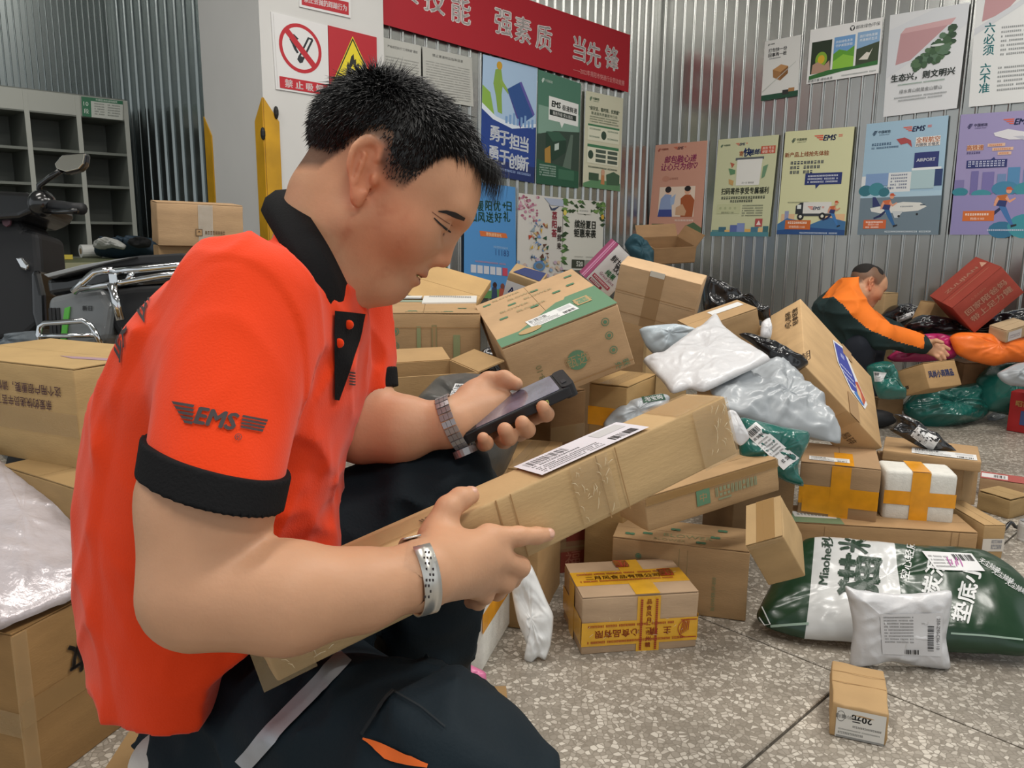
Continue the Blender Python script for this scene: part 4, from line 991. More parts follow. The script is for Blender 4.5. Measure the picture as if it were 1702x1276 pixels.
v, F = skin_parts(None, [(headlo, headhi, .0026, head_only), (tl, th, .006, arm_cut), (nh_lo, nh_hi, .0021, nhand), (fh_lo, fh_hi, .0021, fhand)])
body = mknp('body', v, F, SKIN, None, True); under(body, P1)
paint(body, lambda p: H1.tint(p) * (1 - (np.abs(H1.loc(p) - A(.01, 0, 0)) < A(.12, .1, .125)).all(1)[:, None] * A(.03, .09, .12)))  # head also tinted darker and redder, for the shade on the face
NAIL = mat('fingernail', '#d8a892', .35)
def nail(a, b, r, up, name='fingernail'):
    a, b = Vector(a), Vector(b); d = (b - a).normalized(); up = Vector(up); up = (up - d * up.dot(d)).normalized(); s = d.cross(up)
    Rm = Matrix((d, s, up)).transposed()
    o = MB().ball(b - d * .001 + up * r * .62, (r * .85, r * .72, r * .36), 10, 6, R=Rm).build(name, NAIL, None, True); return under(o, P1)
nail(nearFing[1][0][2], nearFing[1][0][3], .0078, HN + UP * .6)
nail(nearFing[0][0][2], nearFing[0][0][3], .0095, UP * .8 - FW * .5)
nail(farFing[3][0][2], farFing[3][0][3], .0085, -FW - UP * .1)
nail(farFing[2][0][2], farFing[2][0][3], .008, -FW + RT * .4)

HB = mesh_bvh(v, F)
def face_strip(name, ctr, wid, m, off=.0008):
    o = ribbon(name, HB, ctr, wid, m, None, off, 14); under(o, P1)
    me = o.data.copy(); L = np.array([H1.loc(np.array([vv.co[:]], np.float32))[0] for vv in me.vertices])
    if len(L):
        L[:, 1] *= -1
        for vv, q in zip(me.vertices, H1.w(L)): vv.co = q
        me.flip_normals(); o2 = bpy.data.objects.new(name, me); COL.objects.link(o2); under(o2, P1)
BROW = mat('eyebrow_hair', '#1a1412', .6)
face_strip('eyebrow', [(728, 351), (742, 352), (756, 357), (772, 364)], [2, 6, 9, 5], BROW)
face_strip('eyelashes', [(721, 362), (731, 372), (741, 380), (749, 386)], [2, 3.2, 4, 2.5], BROW)
face_strip('eyelid_crease', [(718, 352), (730, 361), (742, 369), (752, 375)], [1, 1.6, 1.6, 1], mat('skin_crease', '#7d4f3b', .6), .0004)

# hair: a close cap and a few thousand locks
def hair_cap(p, hd=H1):
    q = hd.loc(p)
    sk = ell(q, (.006, 0, .036), (.098, .076, .078)); sk = smin(sk, ell(q, (.05, 0, .03), (.053, .064, .062)), .02)
    s = hd.scalp(q); th = np.interp(s, [0, .012, .022, .035, .06, .1], [-.004, -.004, -.001, .003, .0075, .0095])
    return smax(sk - th, -s, .004)
hv, hF = surfnet(hair_cap, headlo - .02, headhi + .03, .004)
sv, sF = surfnet(lambda p: np.maximum(smin(ell(H1.loc(p), (.006, 0, .036), (.098, .076, .078)), ell(H1.loc(p), (.05, 0, .03), (.053, .064, .062)), .02) - np.interp(H1.scalp(H1.loc(p)), [0, .03, .06, .1], [.0, .002, .006, .0085]), -H1.scalp(H1.loc(p))), headlo - .02, headhi + .03, .004)
hair = mknp('hair', hv, hF, HAIR, None, True); under(hair, P1)
rs = np.random.RandomState(5)
q = H1.loc(sv.astype(np.float32)); sc_ = np.where(np.abs(ell(q, (.006, 0, .036), (.098, .076, .078))) < .03, H1.scalp(q), -1)
idx = rs.choice(len(sv), 21000, p=(sc_ > .006) / np.sum(sc_ > .006)); q = q[idx] + rs.uniform(-.002, .002, (len(idx), 3)); s = sc_[idx]
nrm = q - np.array([.006, 0, .03]); nrm /= np.linalg.norm(nrm, axis=1)[:, None]
L_ = np.interp(s, [0, .015, .035, .055, .1], [.0022, .0035, .008, .014, .022]) * rs.uniform(.6, 1.25, len(q))
front = np.clip((q[:, 0] - .035) / .03, 0, 1) * np.clip((q[:, 2] - .07) / .02, 0, 1); L_ = L_ * (1 - front) + front * rs.uniform(.045, .078, len(q))
top = np.clip((q[:, 2] - .06) / .05, 0, 1)[:, None]
flow = top * np.array([1, 0, -.05]) + (1 - top) * np.array([.25, 0, -1.0]); flow = flow + front[:, None] * np.array([.5, 0, -.75])
flow = flow - nrm * (flow * nrm).sum(1)[:, None] * .8; flow = flow * (1 - front[:, None]) + front[:, None] * np.array([1.0, 0, .05]); flow += rs.normal(0, .2, flow.shape)
lift = np.interp(s, [0, .03, .06, .1], [.2, .22, .2, .3])[:, None]
d1 = nrm * lift + flow; d1 /= np.linalg.norm(d1, axis=1)[:, None]
d2 = d1 + np.array([-.3, 0, -1.1]) * front[:, None] + np.array([.0, 0, -.25]); d2 /= np.linalg.norm(d2, axis=1)[:, None]
p0 = q - nrm * .002; p1 = p0 + d1 * L_[:, None] * .5; p2 = p1 + d2 * L_[:, None] * .5
sd = np.cross(d1, nrm); sd /= np.linalg.norm(sd, axis=1)[:, None] + 1e-9
wd_ = (rs.uniform(.0007, .0012, len(q)) * np.interp(s, [.006, .045], [.3, 1]))[:, None]
V = np.stack([p0 - sd * wd_, p0 + sd * wd_, p0 + nrm * wd_, p1 - sd * wd_ * .8, p1 + sd * wd_ * .8, p1 + nrm * wd_ * .8, p2], 1).reshape(-1, 3)
tr = np.array([[0, 1, 4], [0, 4, 3], [1, 2, 5], [1, 5, 4], [2, 0, 3], [2, 3, 5], [3, 4, 6], [4, 5, 6], [5, 3, 6]])
FF = (np.arange(len(q))[:, None, None] * 7 + tr[None]).reshape(-1, 3)
lock = mknp('hair_locks', H1.w(V), FF, HAIR, None, False); under(lock, P1); lock['kind'] = 'stuff'

# polo shirt
sl0, sl1 = W(408, 520, .76), W(353, 812, .664)
FW32 = FW.astype(np.float32)
def hem_dir(a, b):
    if b is sl1: return (-.29 * RT - .957 * UP).astype(np.float32)
    d = b - a; d = d - FW * (d @ FW) * .85; return (d / np.linalg.norm(d)).astype(np.float32)
fl0, fl1 = W(556, 500, 1.03), W(578, 652, 1.02)
zslit = [(on_y(x, y, .71)[0], on_y(x, y, .71)[2]) for x, y in ((335, 1213), (337, 1213), (345, 1145), (400, 1102), (460, 1076))]
def shirt(p, hem=True):
    d = TORSO.sdf(p)
    s1 = cone(p, sl0, sl1 + (sl1 - sl0) * .25, .068, .0505); s1 = np.maximum(s1, (p - sl1.astype(np.float32)) @ hem_dir(sl0, sl1))
    s2 = cone(p, fl0, fl1 + (fl1 - fl0) * .3, .068, .056); s2 = np.maximum(s2, (p - fl1.astype(np.float32)) @ hem_dir(fl0, fl1))
    d = smin(d, s1, .02); d = smin(d, s2, .02)
    # folds: long diagonal ones down the back, cross ones over the belly
    q = np.stack([p[:, 0] * 1.0 + p[:, 2] * .55, p[:, 1], p[:, 2] * .28 - p[:, 0] * .2], 1).astype(np.float32)
    n1 = vnoise(q + 5, 17); r1 = 1 - np.abs(2 * n1 - 1)
    n2 = vnoise(np.stack([p[:, 0] * .3, p[:, 1] * .4, p[:, 2]], 1).astype(np.float32) + 3, 26); r2 = 1 - np.abs(2 * n2 - 1)
    bel = np.exp(-((p[:, 0] - float(on_y(520, 880, .8)[0])) / .09) ** 2 - ((p[:, 2] - float(on_y(520, 880, .8)[2])) / .07) ** 2)
    amp = np.where(p[:, 1] < .715, .25, 1.0)
    n3 = vnoise(np.stack([p[:, 0] * .9 - p[:, 2] * .5, p[:, 1] * .7, p[:, 2] * .35 + p[:, 0] * .3], 1).astype(np.float32) + 11, 31); r3 = 1 - np.abs(2 * n3 - 1)
    d = d - amp * (.0065 * r1 ** 3 + .004 * r3 ** 3) - .011 * bel * r2 ** 2
    if hem:
        zb = np.interp(p[:, 0], [a for a, b in zslit], [b for a, b in zslit]); d = np.maximum(d, zb - p[:, 2])
    return d
slo, shi = bb([(r[1] - r[3], r[2] - r[4], r[0]) for r in rows] + [(r[1] + r[3], r[2] + r[4], r[0]) for r in rows] + [sl1, fl1], .05)
v, F = surfnet(shirt, slo, shi, .0042); v = smooth_v(v, F, 1, .4)
shirt_o = mknp('polo_shirt', v, F, POLO, None, True); under(shirt_o, P1)
SB = mesh_bvh(v, F)
def shirt_open(p):
    return smin(cone(p, sl0, sl1 + (sl1 - sl0) * .25, .068, .0505), cone(p, fl0, fl1 + (fl1 - fl0) * .3, .068, .056), .001)
def cuff(name, a, b, back):
    ax = hem_dir(a, b)
    def f(p):
        u = (p - b.astype(np.float32)) @ ax; e = a + (b - a) * 1.3
        r = np.minimum(shirt_open(p), cone(p, a, e, .068, .0505 if b is sl1 else .056)) - .0060
        return np.maximum(r, np.maximum(-back - u, u - .002))
    lo, hi = bb([b, b - ax * back], .085)
    v, F = surfnet(f, lo, hi, .0022); o = mknp(name, v, F, BLACKKNIT, None, True); o.parent = shirt_o; return v, F
cuff('sleeve_cuff', sl0, sl1, .024); cuff('sleeve_cuff', fl0, fl1, .023)
# collar
def crs(P, n):
    P = [np.array(p) for p in P]; k = len(P); out = []
    for i in range(k):
        a, b, c, d = P[i - 1], P[i], P[(i + 1) % k], P[(i + 2) % k]
        for j in range(n):
            t = j / n; out.append(.5 * ((2 * b) + (c - a) * t + (2 * a - 5 * b + 4 * c - d) * t * t + (3 * b - a - 3 * c + d) * t ** 3))
    return out
up_ = crs([W(478, 317, .93), W(503, 346, .86), W(540, 403, .822), W(570, 462, .84), W(583, 490, .89), W(577, 470, .95), W(550, 400, .985), W(500, 340, .98)], 8)
lo_ = crs([W(437, 349, .93), W(458, 390, .835), W(492, 448, .79), W(528, 512, .79), W(548, 536, .83), W(606, 522, .95), W(590, 470, 1.0), W(480, 390, 1.0)], 8)
k = len(up_); v = []; f = []
for t in (0, .33, .66, 1.0):
    for i in range(k):
        p = up_[i] * (1 - t) + lo_[i] * t; c = W(520, 420, .905); o = p - c; o /= np.linalg.norm(o); v.append(p + o * .010 * math.sin(math.pi * t))
for r in range(3):
    for i in range(k):
        j = (i + 1) % k; f.append((r * k + i, r * k + j, (r + 1) * k + j, (r + 1) * k + i))
col = mk('collar', v, f, BLACKKNIT, shirt_o, True)
md = col.modifiers.new('thickness', 'SOLIDIFY'); md.thickness = .004; md.offset = 0
# placket, buttons, prints
ribbon('placket', SB, [(578, 520), (573, 560), (566, 610), (556, 664)], [52, 44, 26, 8], BLACKKNIT, shirt_o, .003, 20)
for x, y in ((574, 539), (557, 571)):
    p = cast(SB, x, y, .0045)
    if p is not None: MB().ball(p, (.005, .0022, .005), 10, 6).build('button', POLO, shirt_o, True)
def logo_px(cx, cy, s, rot):
    """three-letter courier mark with wing bars, in pixels"""
    pts = []; fc = []
    def poly(ps):
        b = len(pts); pts.extend(ps); fc.append(tuple(range(b, b + len(ps))))
    for i in range(5):
        y = -.45 + i * .2; x0 = -2.25 + i * .17
        poly([(x0, y), (-1.15 + .02 * i, y), (-1.19 + .02 * i, y + .13), (x0 + .11, y + .13)])
    vv, ff, w, h = text2d('EMS', .04); b = len(pts)
    pts.extend([(x * 1.15 - .02 + (y * .22), -y * 1.15) for x, y in vv]); fc.extend([tuple(i + b for i in q) for q in ff])
    for i in range(4):
        y = -.4 + i * .17; x1 = 2.35 - .04 * i
        poly([(1.15, y), (x1, y), (x1 - .03, y + .11), (1.12, y + .11)])
    c, sn = math.cos(rot), math.sin(rot)
    pts = [(cx + s * (x * c - y * sn), cy + s * (x * sn + y * c)) for x, y in pts]
    return densify(pts, fc, 10)
pp, ff = logo_px(361, 697, 34.5, math.radians(10.5)); print_on('sleeve_logo', SB, pp, ff, INK, shirt_o)
vv, ff2, w, h = text2d('®', 0); print_on('sleeve_logo', SB, *densify([(395 + x * 16, 727 - y * 16) for x, y in vv], ff2, 10), INK, shirt_o)
for i in range(5): ribbon('chest_mark', SB, [(578, 617 + 5 * i), (588, 619 + 5 * i)], 2.6, INK, shirt_o, .002, 3)
vv, ff2, w, h = text2d('邮', .015); a = math.radians(-62); pts = [(238 + (x * math.cos(a) + y * math.sin(a)) * 26, 492 + (x * math.sin(a) - y * math.cos(a)) * 80) for x, y in vv]
print_on('back_lettering', SB, *densify(pts, ff2, 9), INK, shirt_o)
vv, ff2, w, h = text2d('政', .015); pts = [(200 + (x * math.cos(a) + y * math.sin(a)) * 22, 560 + (x * math.sin(a) - y * math.cos(a)) * 74) for x, y in vv]
print_on('back_lettering', SB, *densify(pts, ff2, 9), INK, shirt_o)

# trousers
nK = W(748, 1300, .70); fK = W(738, 822, 1.03)
fA = np.array([fK[0] - .085, 1.05, .1]); nA = W(350, 1400, .86)
def trousers(p):
    d = ell(p, on_y(392, 1185, .88), (.074, .14, .11))
    d = smin(d, cone(p, W(450, 1205, .93), nK, .112, .078), .05)
    d = smin(d, cone(p, nK, nA, .072, .05), .02)
    d = smin(d, cone(p, W(400, 1010, 1.0), fK, .11, .058), .05)
    d = smin(d, cone(p, fK, fA, .064, .072), .02)
    q = np.stack([p[:, 0] * .35, p[:, 1] * .6, p[:, 2] * .8 + p[:, 0] * .5], 1).astype(np.float32)
    n1 = vnoise(q + 7, 30); r1 = 1 - np.abs(2 * n1 - 1); n2 = vnoise((p * .9).astype(np.float32) + 2, 13); r2 = 1 - np.abs(2 * n2 - 1)
    return d - .012 * r1 ** 3 - .009 * r2 ** 3
lo, hi = bb([on_y(320, 1195, .87), nK, fK, fA, nA, W(350, 1215, .80)], .16)
v, F = surfnet(trousers, lo, hi, .0075); v = smooth_v(v, F, 1, .4)
tro = mknp('trousers', v, F, NAVY, None, True); under(tro, P1); TB = mesh_bvh(v, F)
SILV = mat('reflective_silver_tape', '#a9adb3', .45, metal=.35, bump=.15, bscale=200)
ribbon('reflective_stripe', TB, [(574, 1092), (520, 1152), (460, 1212), (405, 1274)], 28, SILV, tro, .003, 22)
PIPE = mat('orange_pocket_lining', '#e2661c', .7)
ribbon('pocket_lining', TB, [(606, 1228), (650, 1252), (712, 1272)], [3, 24, 6], PIPE, tro, .003, 12)
ribbon('pocket_seam', TB, [(655, 1150), (640, 1168), (604, 1222)], 5, mat('seam_shadow', '#0c171d', .8), tro, .003, 12)  # dark strips paint the shade along the pocket seams
ribbon('pocket_seam', TB, [(652, 1150), (700, 1178), (740, 1210)], 3, mat('seam_shadow', '#0c171d', .8), tro, .003, 12)
ribbon('thigh_piping', TB, [(552, 783), (575, 768), (612, 757)], [20, 14, 4], PIPE, tro, .003, 10)
# shoes
SHOE = mat('white_canvas', '#cfcbc4', .7, bump=.2, bscale=150); SOLE = mat('rubber_sole', '#8f8c86', .6)
def shoe(name, heel, toe, up=(0, 0, 1)):
    heel, toe, up = np.array(heel, float), np.array(toe, float), np.array(up, float); d = toe - heel; Ls = np.linalg.norm(d); d /= Ls; up -= d * (up @ d); up /= np.linalg.norm(up); s = np.cross(up, d)
    R = np.stack([d, s, up], 1)
    def f(p):
        q = (p - heel.astype(np.float32)) @ R.astype(np.float32)
        e = ell(q, (Ls * .5, 0, .035), (Ls * .56, .046, .036)); e = smin(e, ell(q, (Ls * .2, 0, .055), (.07, .04, .05)), .03)
        return np.maximum(e, -q[:, 2] + .008)
    lo, hi = bb([heel, toe], .12); v, F = surfnet(f, lo, hi, .006); o = mknp(name, v, F, SHOE, None, True); under(o, P1)
    def g(p):
        q = (p - heel.astype(np.float32)) @ R.astype(np.float32); e = ell(q, (Ls * .5, 0, .012), (Ls * .57, .049, .05)); return np.maximum(e, np.maximum(-q[:, 2], q[:, 2] - .022))
    v, F = surfnet(g, lo, hi, .006); so = mknp('sole', v, F, SOLE, None, True); so.parent = o
hx = W(248, 1296, .86)
shoe('shoe', hx + np.array([.0, 0, -.035]), hx + np.array([.20, .03, -.075]))
shoe('shoe', (fA[0] - .05, 1.06, 0), (fA[0] + .2, 1.02, 0))

# bracelet on the near wrist
def ring(c, ax, r1, r2, w, t, e1, n=40, a0=0, a1=2 * math.pi):
    ax = np.array(ax) / np.linalg.norm(ax); e1 = np.array(e1) - ax * (np.array(e1) @ ax); e1 /= np.linalg.norm(e1); e2 = np.cross(ax, e1); v = []; f = []
    for i in range(n + 1):
        a = a0 + (a1 - a0) * i / n; o = e1 * math.cos(a) * r1 + e2 * math.sin(a) * r2; oh = o / np.linalg.norm(o)
        for s, k in ((-1, 0), (1, 0), (1, 1), (-1, 1)): v.append(c + o + ax * s * w / 2 + oh * t * k)
    for i in range(n):
        for j in range(4): f.append((4 * i + j, 4 * i + (j + 1) % 4, 4 * i + 4 + (j + 1) % 4, 4 * i + 4 + j))
    f.append((3, 2, 1, 0)); f.append(tuple(4 * n + j for j in range(4)))
    return v, f
SIL = mat('brushed_silver', '#d2cfc8', .32, metal=.75)
axn = nW - W(600, 980, .675); bc = W(696, 956, .70)
v, f = ring(bc, axn + RT * .0, .0330, .0322, .0155, .0016, UP, a0=.5, a1=2 * math.pi - .1)
br = mk('bracelet', v, f, SIL, None, True); under(br, P1)
BB = mesh_bvh(v, f)
for i in range(9):
    y = 918 + 9.2 * i; x = 704 + 12.5 * math.sin((y - 905) / 98 * math.pi) * .98 - 1
    for j in range(3):
        p = cast(BB, x - 6 + 5.5 * j, y, .0003)
        if p is not None and (i + j) % 4: MB().box(p, (.0014, .0006, .0022)).build('engraving', INK, br)
# wrist watch on the far wrist
axf = fW - W(665, 712, .99); ws = W(748, 704, .985)
STL = mat('polished_steel', '#a4a6a8', .35, metal=.6)
axn_ = axf / np.linalg.norm(axf) - .35 * UP * 0; axn_ = axn_ + .32 * UP; axn_ = axn_ / np.linalg.norm(axn_)
e1 = UP - axn_ * (UP @ axn_); e1 /= np.linalg.norm(e1); e2 = np.cross(axn_, e1)
wat = None
for i in range(24):
    a = 2 * math.pi * i / 24; r_ = .0322
    c = ws + e1 * math.cos(a) * r_ * 1.06 + e2 * math.sin(a) * r_ * .98 + axn_ * .004
    Rm = Matrix([list(axn_), list(-e1 * math.sin(a) + e2 * math.cos(a)), list(e1 * math.cos(a) + e2 * math.sin(a))]).transposed()
    mbx = MB().box(c, (.0052, .0076, .0020), Rm).box(c + axn_ * .0056, (.005, .0074, .0022), Rm).box(c - axn_ * .0056, (.005, .0074, .0022), Rm)
    if wat is None:
        q_ = ws - e1 * .037 + axn_ * .004; wat = MB().tube([q_ + e1 * .003, q_ - e1 * .006], .0150, 24).build('wristwatch', STL, None, False); under(wat, P1)
    o = mbx.build('watch_link', STL, wat)
# ------------------------------------------------------------------ cartons, bags and everything in the pile
FACE = {'F': ((1, 0, 0), (0, 0, 1), (0, -1, 0)), 'R': ((0, 1, 0), (0, 0, 1), (1, 0, 0)), 'L': ((0, -1, 0), (0, 0, 1), (-1, 0, 0)),
        'T': ((1, 0, 0), (0, 1, 0), (0, 0, 1)), 'B': ((-1, 0, 0), (0, 0, 1), (0, 1, 0)), 'D': ((1, 0, 0), (0, -1, 0), (0, 0, -1))}
class Carton:
    """a corrugated cardboard box: rounded, slightly bowed body, two closing flaps on one face, tapes, labels and print as parts"""
    def __init__(s, label, d, c, r, col='#b8946a', flaps='T', group=None, name='carton', bow=.004, seed=0, rnd=.003, mats=None, flapmat=None):
        s.d = d; s.root = empty(name, c, [math.radians(a) for a in r]); tag(s.root, label, 'box', group)
        s.m = mats or kraft(col); s.lay = {}
        w, h, t = d; G = [-1, -.5, 0, .5, 1]; rn = rnd; v = {}; V = []; F = []
        def pt(x, y, z):
            k = (round(x, 4), round(y, 4), round(z, 4))
            if k in v: return v[k]
            p = Vector((x * w / 2, y * h / 2, z * t / 2)); q = Vector((max(-w / 2 + rn, min(w / 2 - rn, p.x)), max(-h / 2 + rn, min(h / 2 - rn, p.y)), max(-t / 2 + rn, min(t / 2 - rn, p.z))))
            o = p - q
            if o.length > 1e-9: p = q + o.normalized() * rn
            n = noise.noise_vector(Vector((x * 1.3 + seed * 3.1, y * 1.3, z * 1.3 + seed))) * bow * .5
            v[k] = len(V); V.append(p + n); return v[k]
        def axis(L): e = min(.45, 2 * rn / L); return [-1, -1 + e, -.5, 0, .5, 1 - e, 1]
        ax, ay, az = axis(w), axis(h), axis(t)
        def face(A_, B_, f):
            for i in range(len(A_) - 1):
                for j in range(len(B_) - 1):
                    F.append((f(A_[i], B_[j]), f(A_[i + 1], B_[j]), f(A_[i + 1], B_[j + 1]), f(A_[i], B_[j + 1])))
        face(ax, ay, lambda a, b: pt(a, b, 1)); face(ay, ax, lambda a, b: pt(b, a, -1)); face(ax, az, lambda a, b: pt(a, -1, b)); face(az, ax, lambda a, b: pt(b, 1, a))
        face(ay, az, lambda a, b: pt(1, a, b)); face(az, ay, lambda a, b: pt(-1, b, a))
        s.body = mk('box_body', V, F, s.m, s.root, True)
        if flaps:
            U, Vv, Wd = s.dims(flaps); th = .0022
            lng = U >= Vv
            for k in (-1, 1):
                if lng: bx = (U - .002, Vv / 2 - .0012, th); cc = (0, k * Vv / 4)
                else: bx = (U / 2 - .0012, Vv - .002, th); cc = (k * U / 4, 0)
                M = s.frame(flaps); b = MB().box((cc[0], cc[1], th / 2 + bow * .35), bx)
                o = mk('closing_flap', [M @ Vector(p) for p in b.v], b.f, flapmat or s.m, s.root); s.lay[flaps] = th + bow * .35
    def dims(s, f):
        w, h, t = s.d
        return {'F': (w, t, h), 'B': (w, t, h), 'R': (h, t, w), 'L': (h, t, w), 'T': (w, h, t), 'D': (w, h, t)}[f]
    def frame(s, f):
        u, v, n = [Vector(a) for a in FACE[f]]; W_ = s.dims(f)[2]
        M = Matrix((u, v, n)).transposed().to_4x4(); M.translation = n * W_ / 2; return M
    def P(s, f):
        M = s.frame(f); U, Vv, _ = s.dims(f); base = s.lay.get(f, .0012) + .0004
        return lambda u, v, off: M @ Vector(((u - .5) * U, (v - .5) * Vv, base + off * .6))
    def tape(s, f, axis, pos, width, m=None, a=0, b=1, name='tape', thick=.0003):
        """a strip of tape along one direction of a face; pos, a, b in 0..1, width in metres"""
        U, Vv, _ = s.dims(f); M = s.frame(f); z = s.lay.get(f, .0012) + .0004
        if axis == 'u': q = MB().box(((a + b - 1) / 2 * U, (pos - .5) * Vv, z), ((b - a) * U, width, thick))
        else: q = MB().box(((pos - .5) * U, (a + b - 1) / 2 * Vv, z), (width, (b - a) * Vv, thick))
        mk(name, [M @ Vector(p) for p in q.v], q.f, m or TAPE, s.root); s.lay[f] = z + thick / 2 + .0001; return s
    def pr(s, f): p = Print(s.P(f)); U, Vv, _ = s.dims(f); p.asp = Vv / U; p.side = f; return p
    def put(s, p, name='printed_marks'): p.build(name, s.root); s.lay[p.side] = s.lay.get(p.side, .0012) + .0006; return s
    def label(s, f, u0, v0, u1, v1, seed=0, rot=0, col='#dcdcda', style=0):
        """white shipping label with bar code and small print"""
        U, Vv, _ = s.dims(f); cu, cv, hw, hh = (u0 + u1) / 2, (v0 + v1) / 2, abs(u1 - u0) / 2 * U, abs(v1 - v0) / 2 * Vv
        M = s.frame(f); base = s.lay.get(f, .0012) + .0006; ca, sa = math.cos(rot), math.sin(rot)
        def P(u, v, off):
            x, y = (u - .5) * 2 * hw, (v - .5) * 2 * hh
            return M @ Vector(((cu - .5) * U + x * ca - y * sa, (cv - .5) * Vv + x * sa + y * ca, base + off * .6))
        p = Print(P); waybill(p, hh / hw, seed, col); p.build('shipping_label', s.root); return s
def waybill(p, asp, seed=0, col='#dcdcda'):
    p.rect(0, 0, 1, 1, col); k = .03
    if asp < 1:                                                   # wide label
        p.bars(.05, .62, .42, .9, seed=seed).lines(.05, .5, .5, .07, '#3a3a3a', ch=.022, seed=seed)
        for i in range(4): p.lines(.05, .1 + .09 * i, .62, .045, '#6a6a6a', ch=.016, seed=seed + i)
        p.rect(.68, .55, .95, .9, '#c2c2c2').bars(.7, .1, .95, .35, n=14, seed=seed + 5)
    else:
        p.bars(.12, .84, .88, .95, seed=seed).lines(.08, .76, .92, .05, '#222222', ch=.05, seed=seed)
        for i in range(7): p.lines(.08, .3 + .06 * i, .9, .028, '#666666', ch=.03, seed=seed + i)
        p.lines(.4, .12, .92, .06, '#2a2a2a', ch=.06, seed=seed + 3).rect(.08, .05, .35, .2, '#bdbdbd')
BX = {}
BX['blower_floor'] = dict(d=(0.3382, 0.1556, 0.1827), c=(0.4454, 1.9688, 0.0912), r=(0.0, -0.0, -15.64))
BX['yellow'] = dict(d=(0.2757, 0.1906, 0.1356), c=(0.2858, 1.7979, 0.0678), r=(0.0, -0.0, 8.55))
BX['small20'] = dict(d=(0.0991, 0.162, 0.0697), c=(0.6959, 1.4521, 0.0349), r=(0.0, -0.0, -21.36))
BX['redbrown'] = dict(d=(0.2087, 0.12, 0.128), c=(0.0975, 2.1772, 0.064), r=(0.0, -0.0, 20.01))
BX['L3'] = dict(d=(0.1532, 0.4, 0.2939), c=(-0.9778, 1.3348, 0.1469), r=(0.0, -0.0, 72.43))
BX['blower_tilt'] = dict(d=(0.3015, 0.4136, 0.1661), c=(0.0997, 2.1366, 0.6803), r=(9.37, -20.79, 8.39))
BX['blower_left'] = dict(d=(0.3092, 0.4021, 0.1665), c=(-0.2604, 2.3681, 0.6436), r=(0.0, -0.0, 5.18))
BX['greenmark'] = dict(d=(0.3834, 0.1232, 0.0804), c=(0.4583, 1.8688, 0.3405), r=(-2.54, -7.77, 24.01))
BX['small_tilt'] = dict(d=(0.0834, 0.142, 0.1167), c=(0.5953, 1.7032, 0.2735), r=(21.26, -26.28, -24.95))
BX['taped_tan'] = dict(d=(0.2883, 0.2363, 0.2076), c=(0.5396, 2.9099, 0.745), r=(15.34, 12.67, -19.59))
BX['flat_label'] = dict(d=(0.2283, 0.1219, 0.0918), c=(0.6829, 2.6391, 0.6425), r=(8.15, -17.05, 14.39))
BX['juice'] = dict(d=(0.1325, 0.08, 0.1828), c=(0.3846, 3.2301, 0.8057), r=(20.0, 39.11, 27.94))
BX['open_back'] = dict(d=(0.2376, 0.2152, 0.0852), c=(0.7977, 4.2589, 0.8611), r=(22.97, -3.15, 15.99))
BX['under_back'] = dict(d=(0.247, 0.1991, 0.7717), c=(0.7803, 4.2338, 0.3858), r=(0, 0, 18.51))
BX['orange'] = dict(d=(0.2256, 0.3888, 0.1691), c=(1.0681, 2.523, 0.1747), r=(0.0, -0.0, -20.58))
BX['foam'] = dict(d=(0.2015, 0.12, 0.1575), c=(1.2541, 2.3831, 0.1688), r=(0.0, -0.0, -12.72))
BX['body12'] = dict(d=(0.2743, 0.169, 0.1196), c=(1.3645, 2.5404, 0.1498), r=(0.0, -0.0, -13.44))
BX['lid'] = dict(d=(0.2781, 0.2076, 0.0351), c=(1.3468, 2.4828, 0.2475), r=(0.0, -0.0, -26.84))
BX['bigtilt'] = dict(d=(0.4286, 0.1195, 0.3591), c=(1.0541, 2.6572, 0.4701), r=(-47.51, 41.51, 16.47))
BX['long_under'] = dict(d=(0.5193, 0.1572, 0.0929), c=(1.1259, 2.3415, 0.0464), r=(0.0, -0.0, -8.04))
BX['right14'] = dict(d=(0.0662, 0.2212, 0.1018), c=(1.4414, 2.3766, 0.0509), r=(0.0, -0.0, 1.73))
BX['small15'] = dict(d=(0.1115, 0.1127, 0.0665), c=(1.7254, 2.6801, 0.0332), r=(0.0, -0.0, 27.08))
BX['flatred'] = dict(d=(0.1399, 0.0963, 0.0709), c=(1.8232, 2.8545, 0.0354), r=(0.0, -0.0, -31.05))
BX['flat_tan'] = dict(d=(0.1108, 0.397, 0.4004), c=(0.0639, 1.995, 0.2002), r=(0, 0, -14.84))
BX['dark24'] = dict(d=(0.115, 0.1203, 0.5397), c=(0.1133, 2.0984, 0.2699), r=(0, 0, 34.91))
BX['tape25'] = dict(d=(0.11, 0.2179, 0.5547), c=(0.3059, 2.1541, 0.2774), r=(0, 0, -29.6))
BX['L1'] = dict(d=(0.2448, 0.2905, 0.2118), c=(-0.9483, 1.7892, 0.5559), r=(0.0, -0.0, -23.82))
BX['L2'] = dict(d=(0.2861, 0.3874, 0.2271), c=(-0.8562, 1.7191, 0.364), r=(0.0, -0.0, -32.19))
BX['tablebox'] = dict(d=(0.3237, 0.2363, 0.1635), c=(-1.3059, 3.3626, 0.9661), r=(3.5, 1.19, 29.13))
BX['red'] = dict(d=(0.2874, 0.2521, 0.1804), c=(2.3402, 4.0668, 0.6602), r=(13.27, -46.01, -12.17))
BX['bluetext'] = dict(d=(0.2061, 0.1499, 0.1211), c=(1.982, 3.7416, 0.285), r=(-24.24, -1.39, 22.78))
BX['brown36'] = dict(d=(0.1515, 0.12, 0.109), c=(1.9748, 4.164, 0.0545), r=(0.0, -0.0, 11.07))
def bx(n, **k):
    b = BX[n]; return dict(d=b['d'], c=b['c'], r=b['r'], **k)
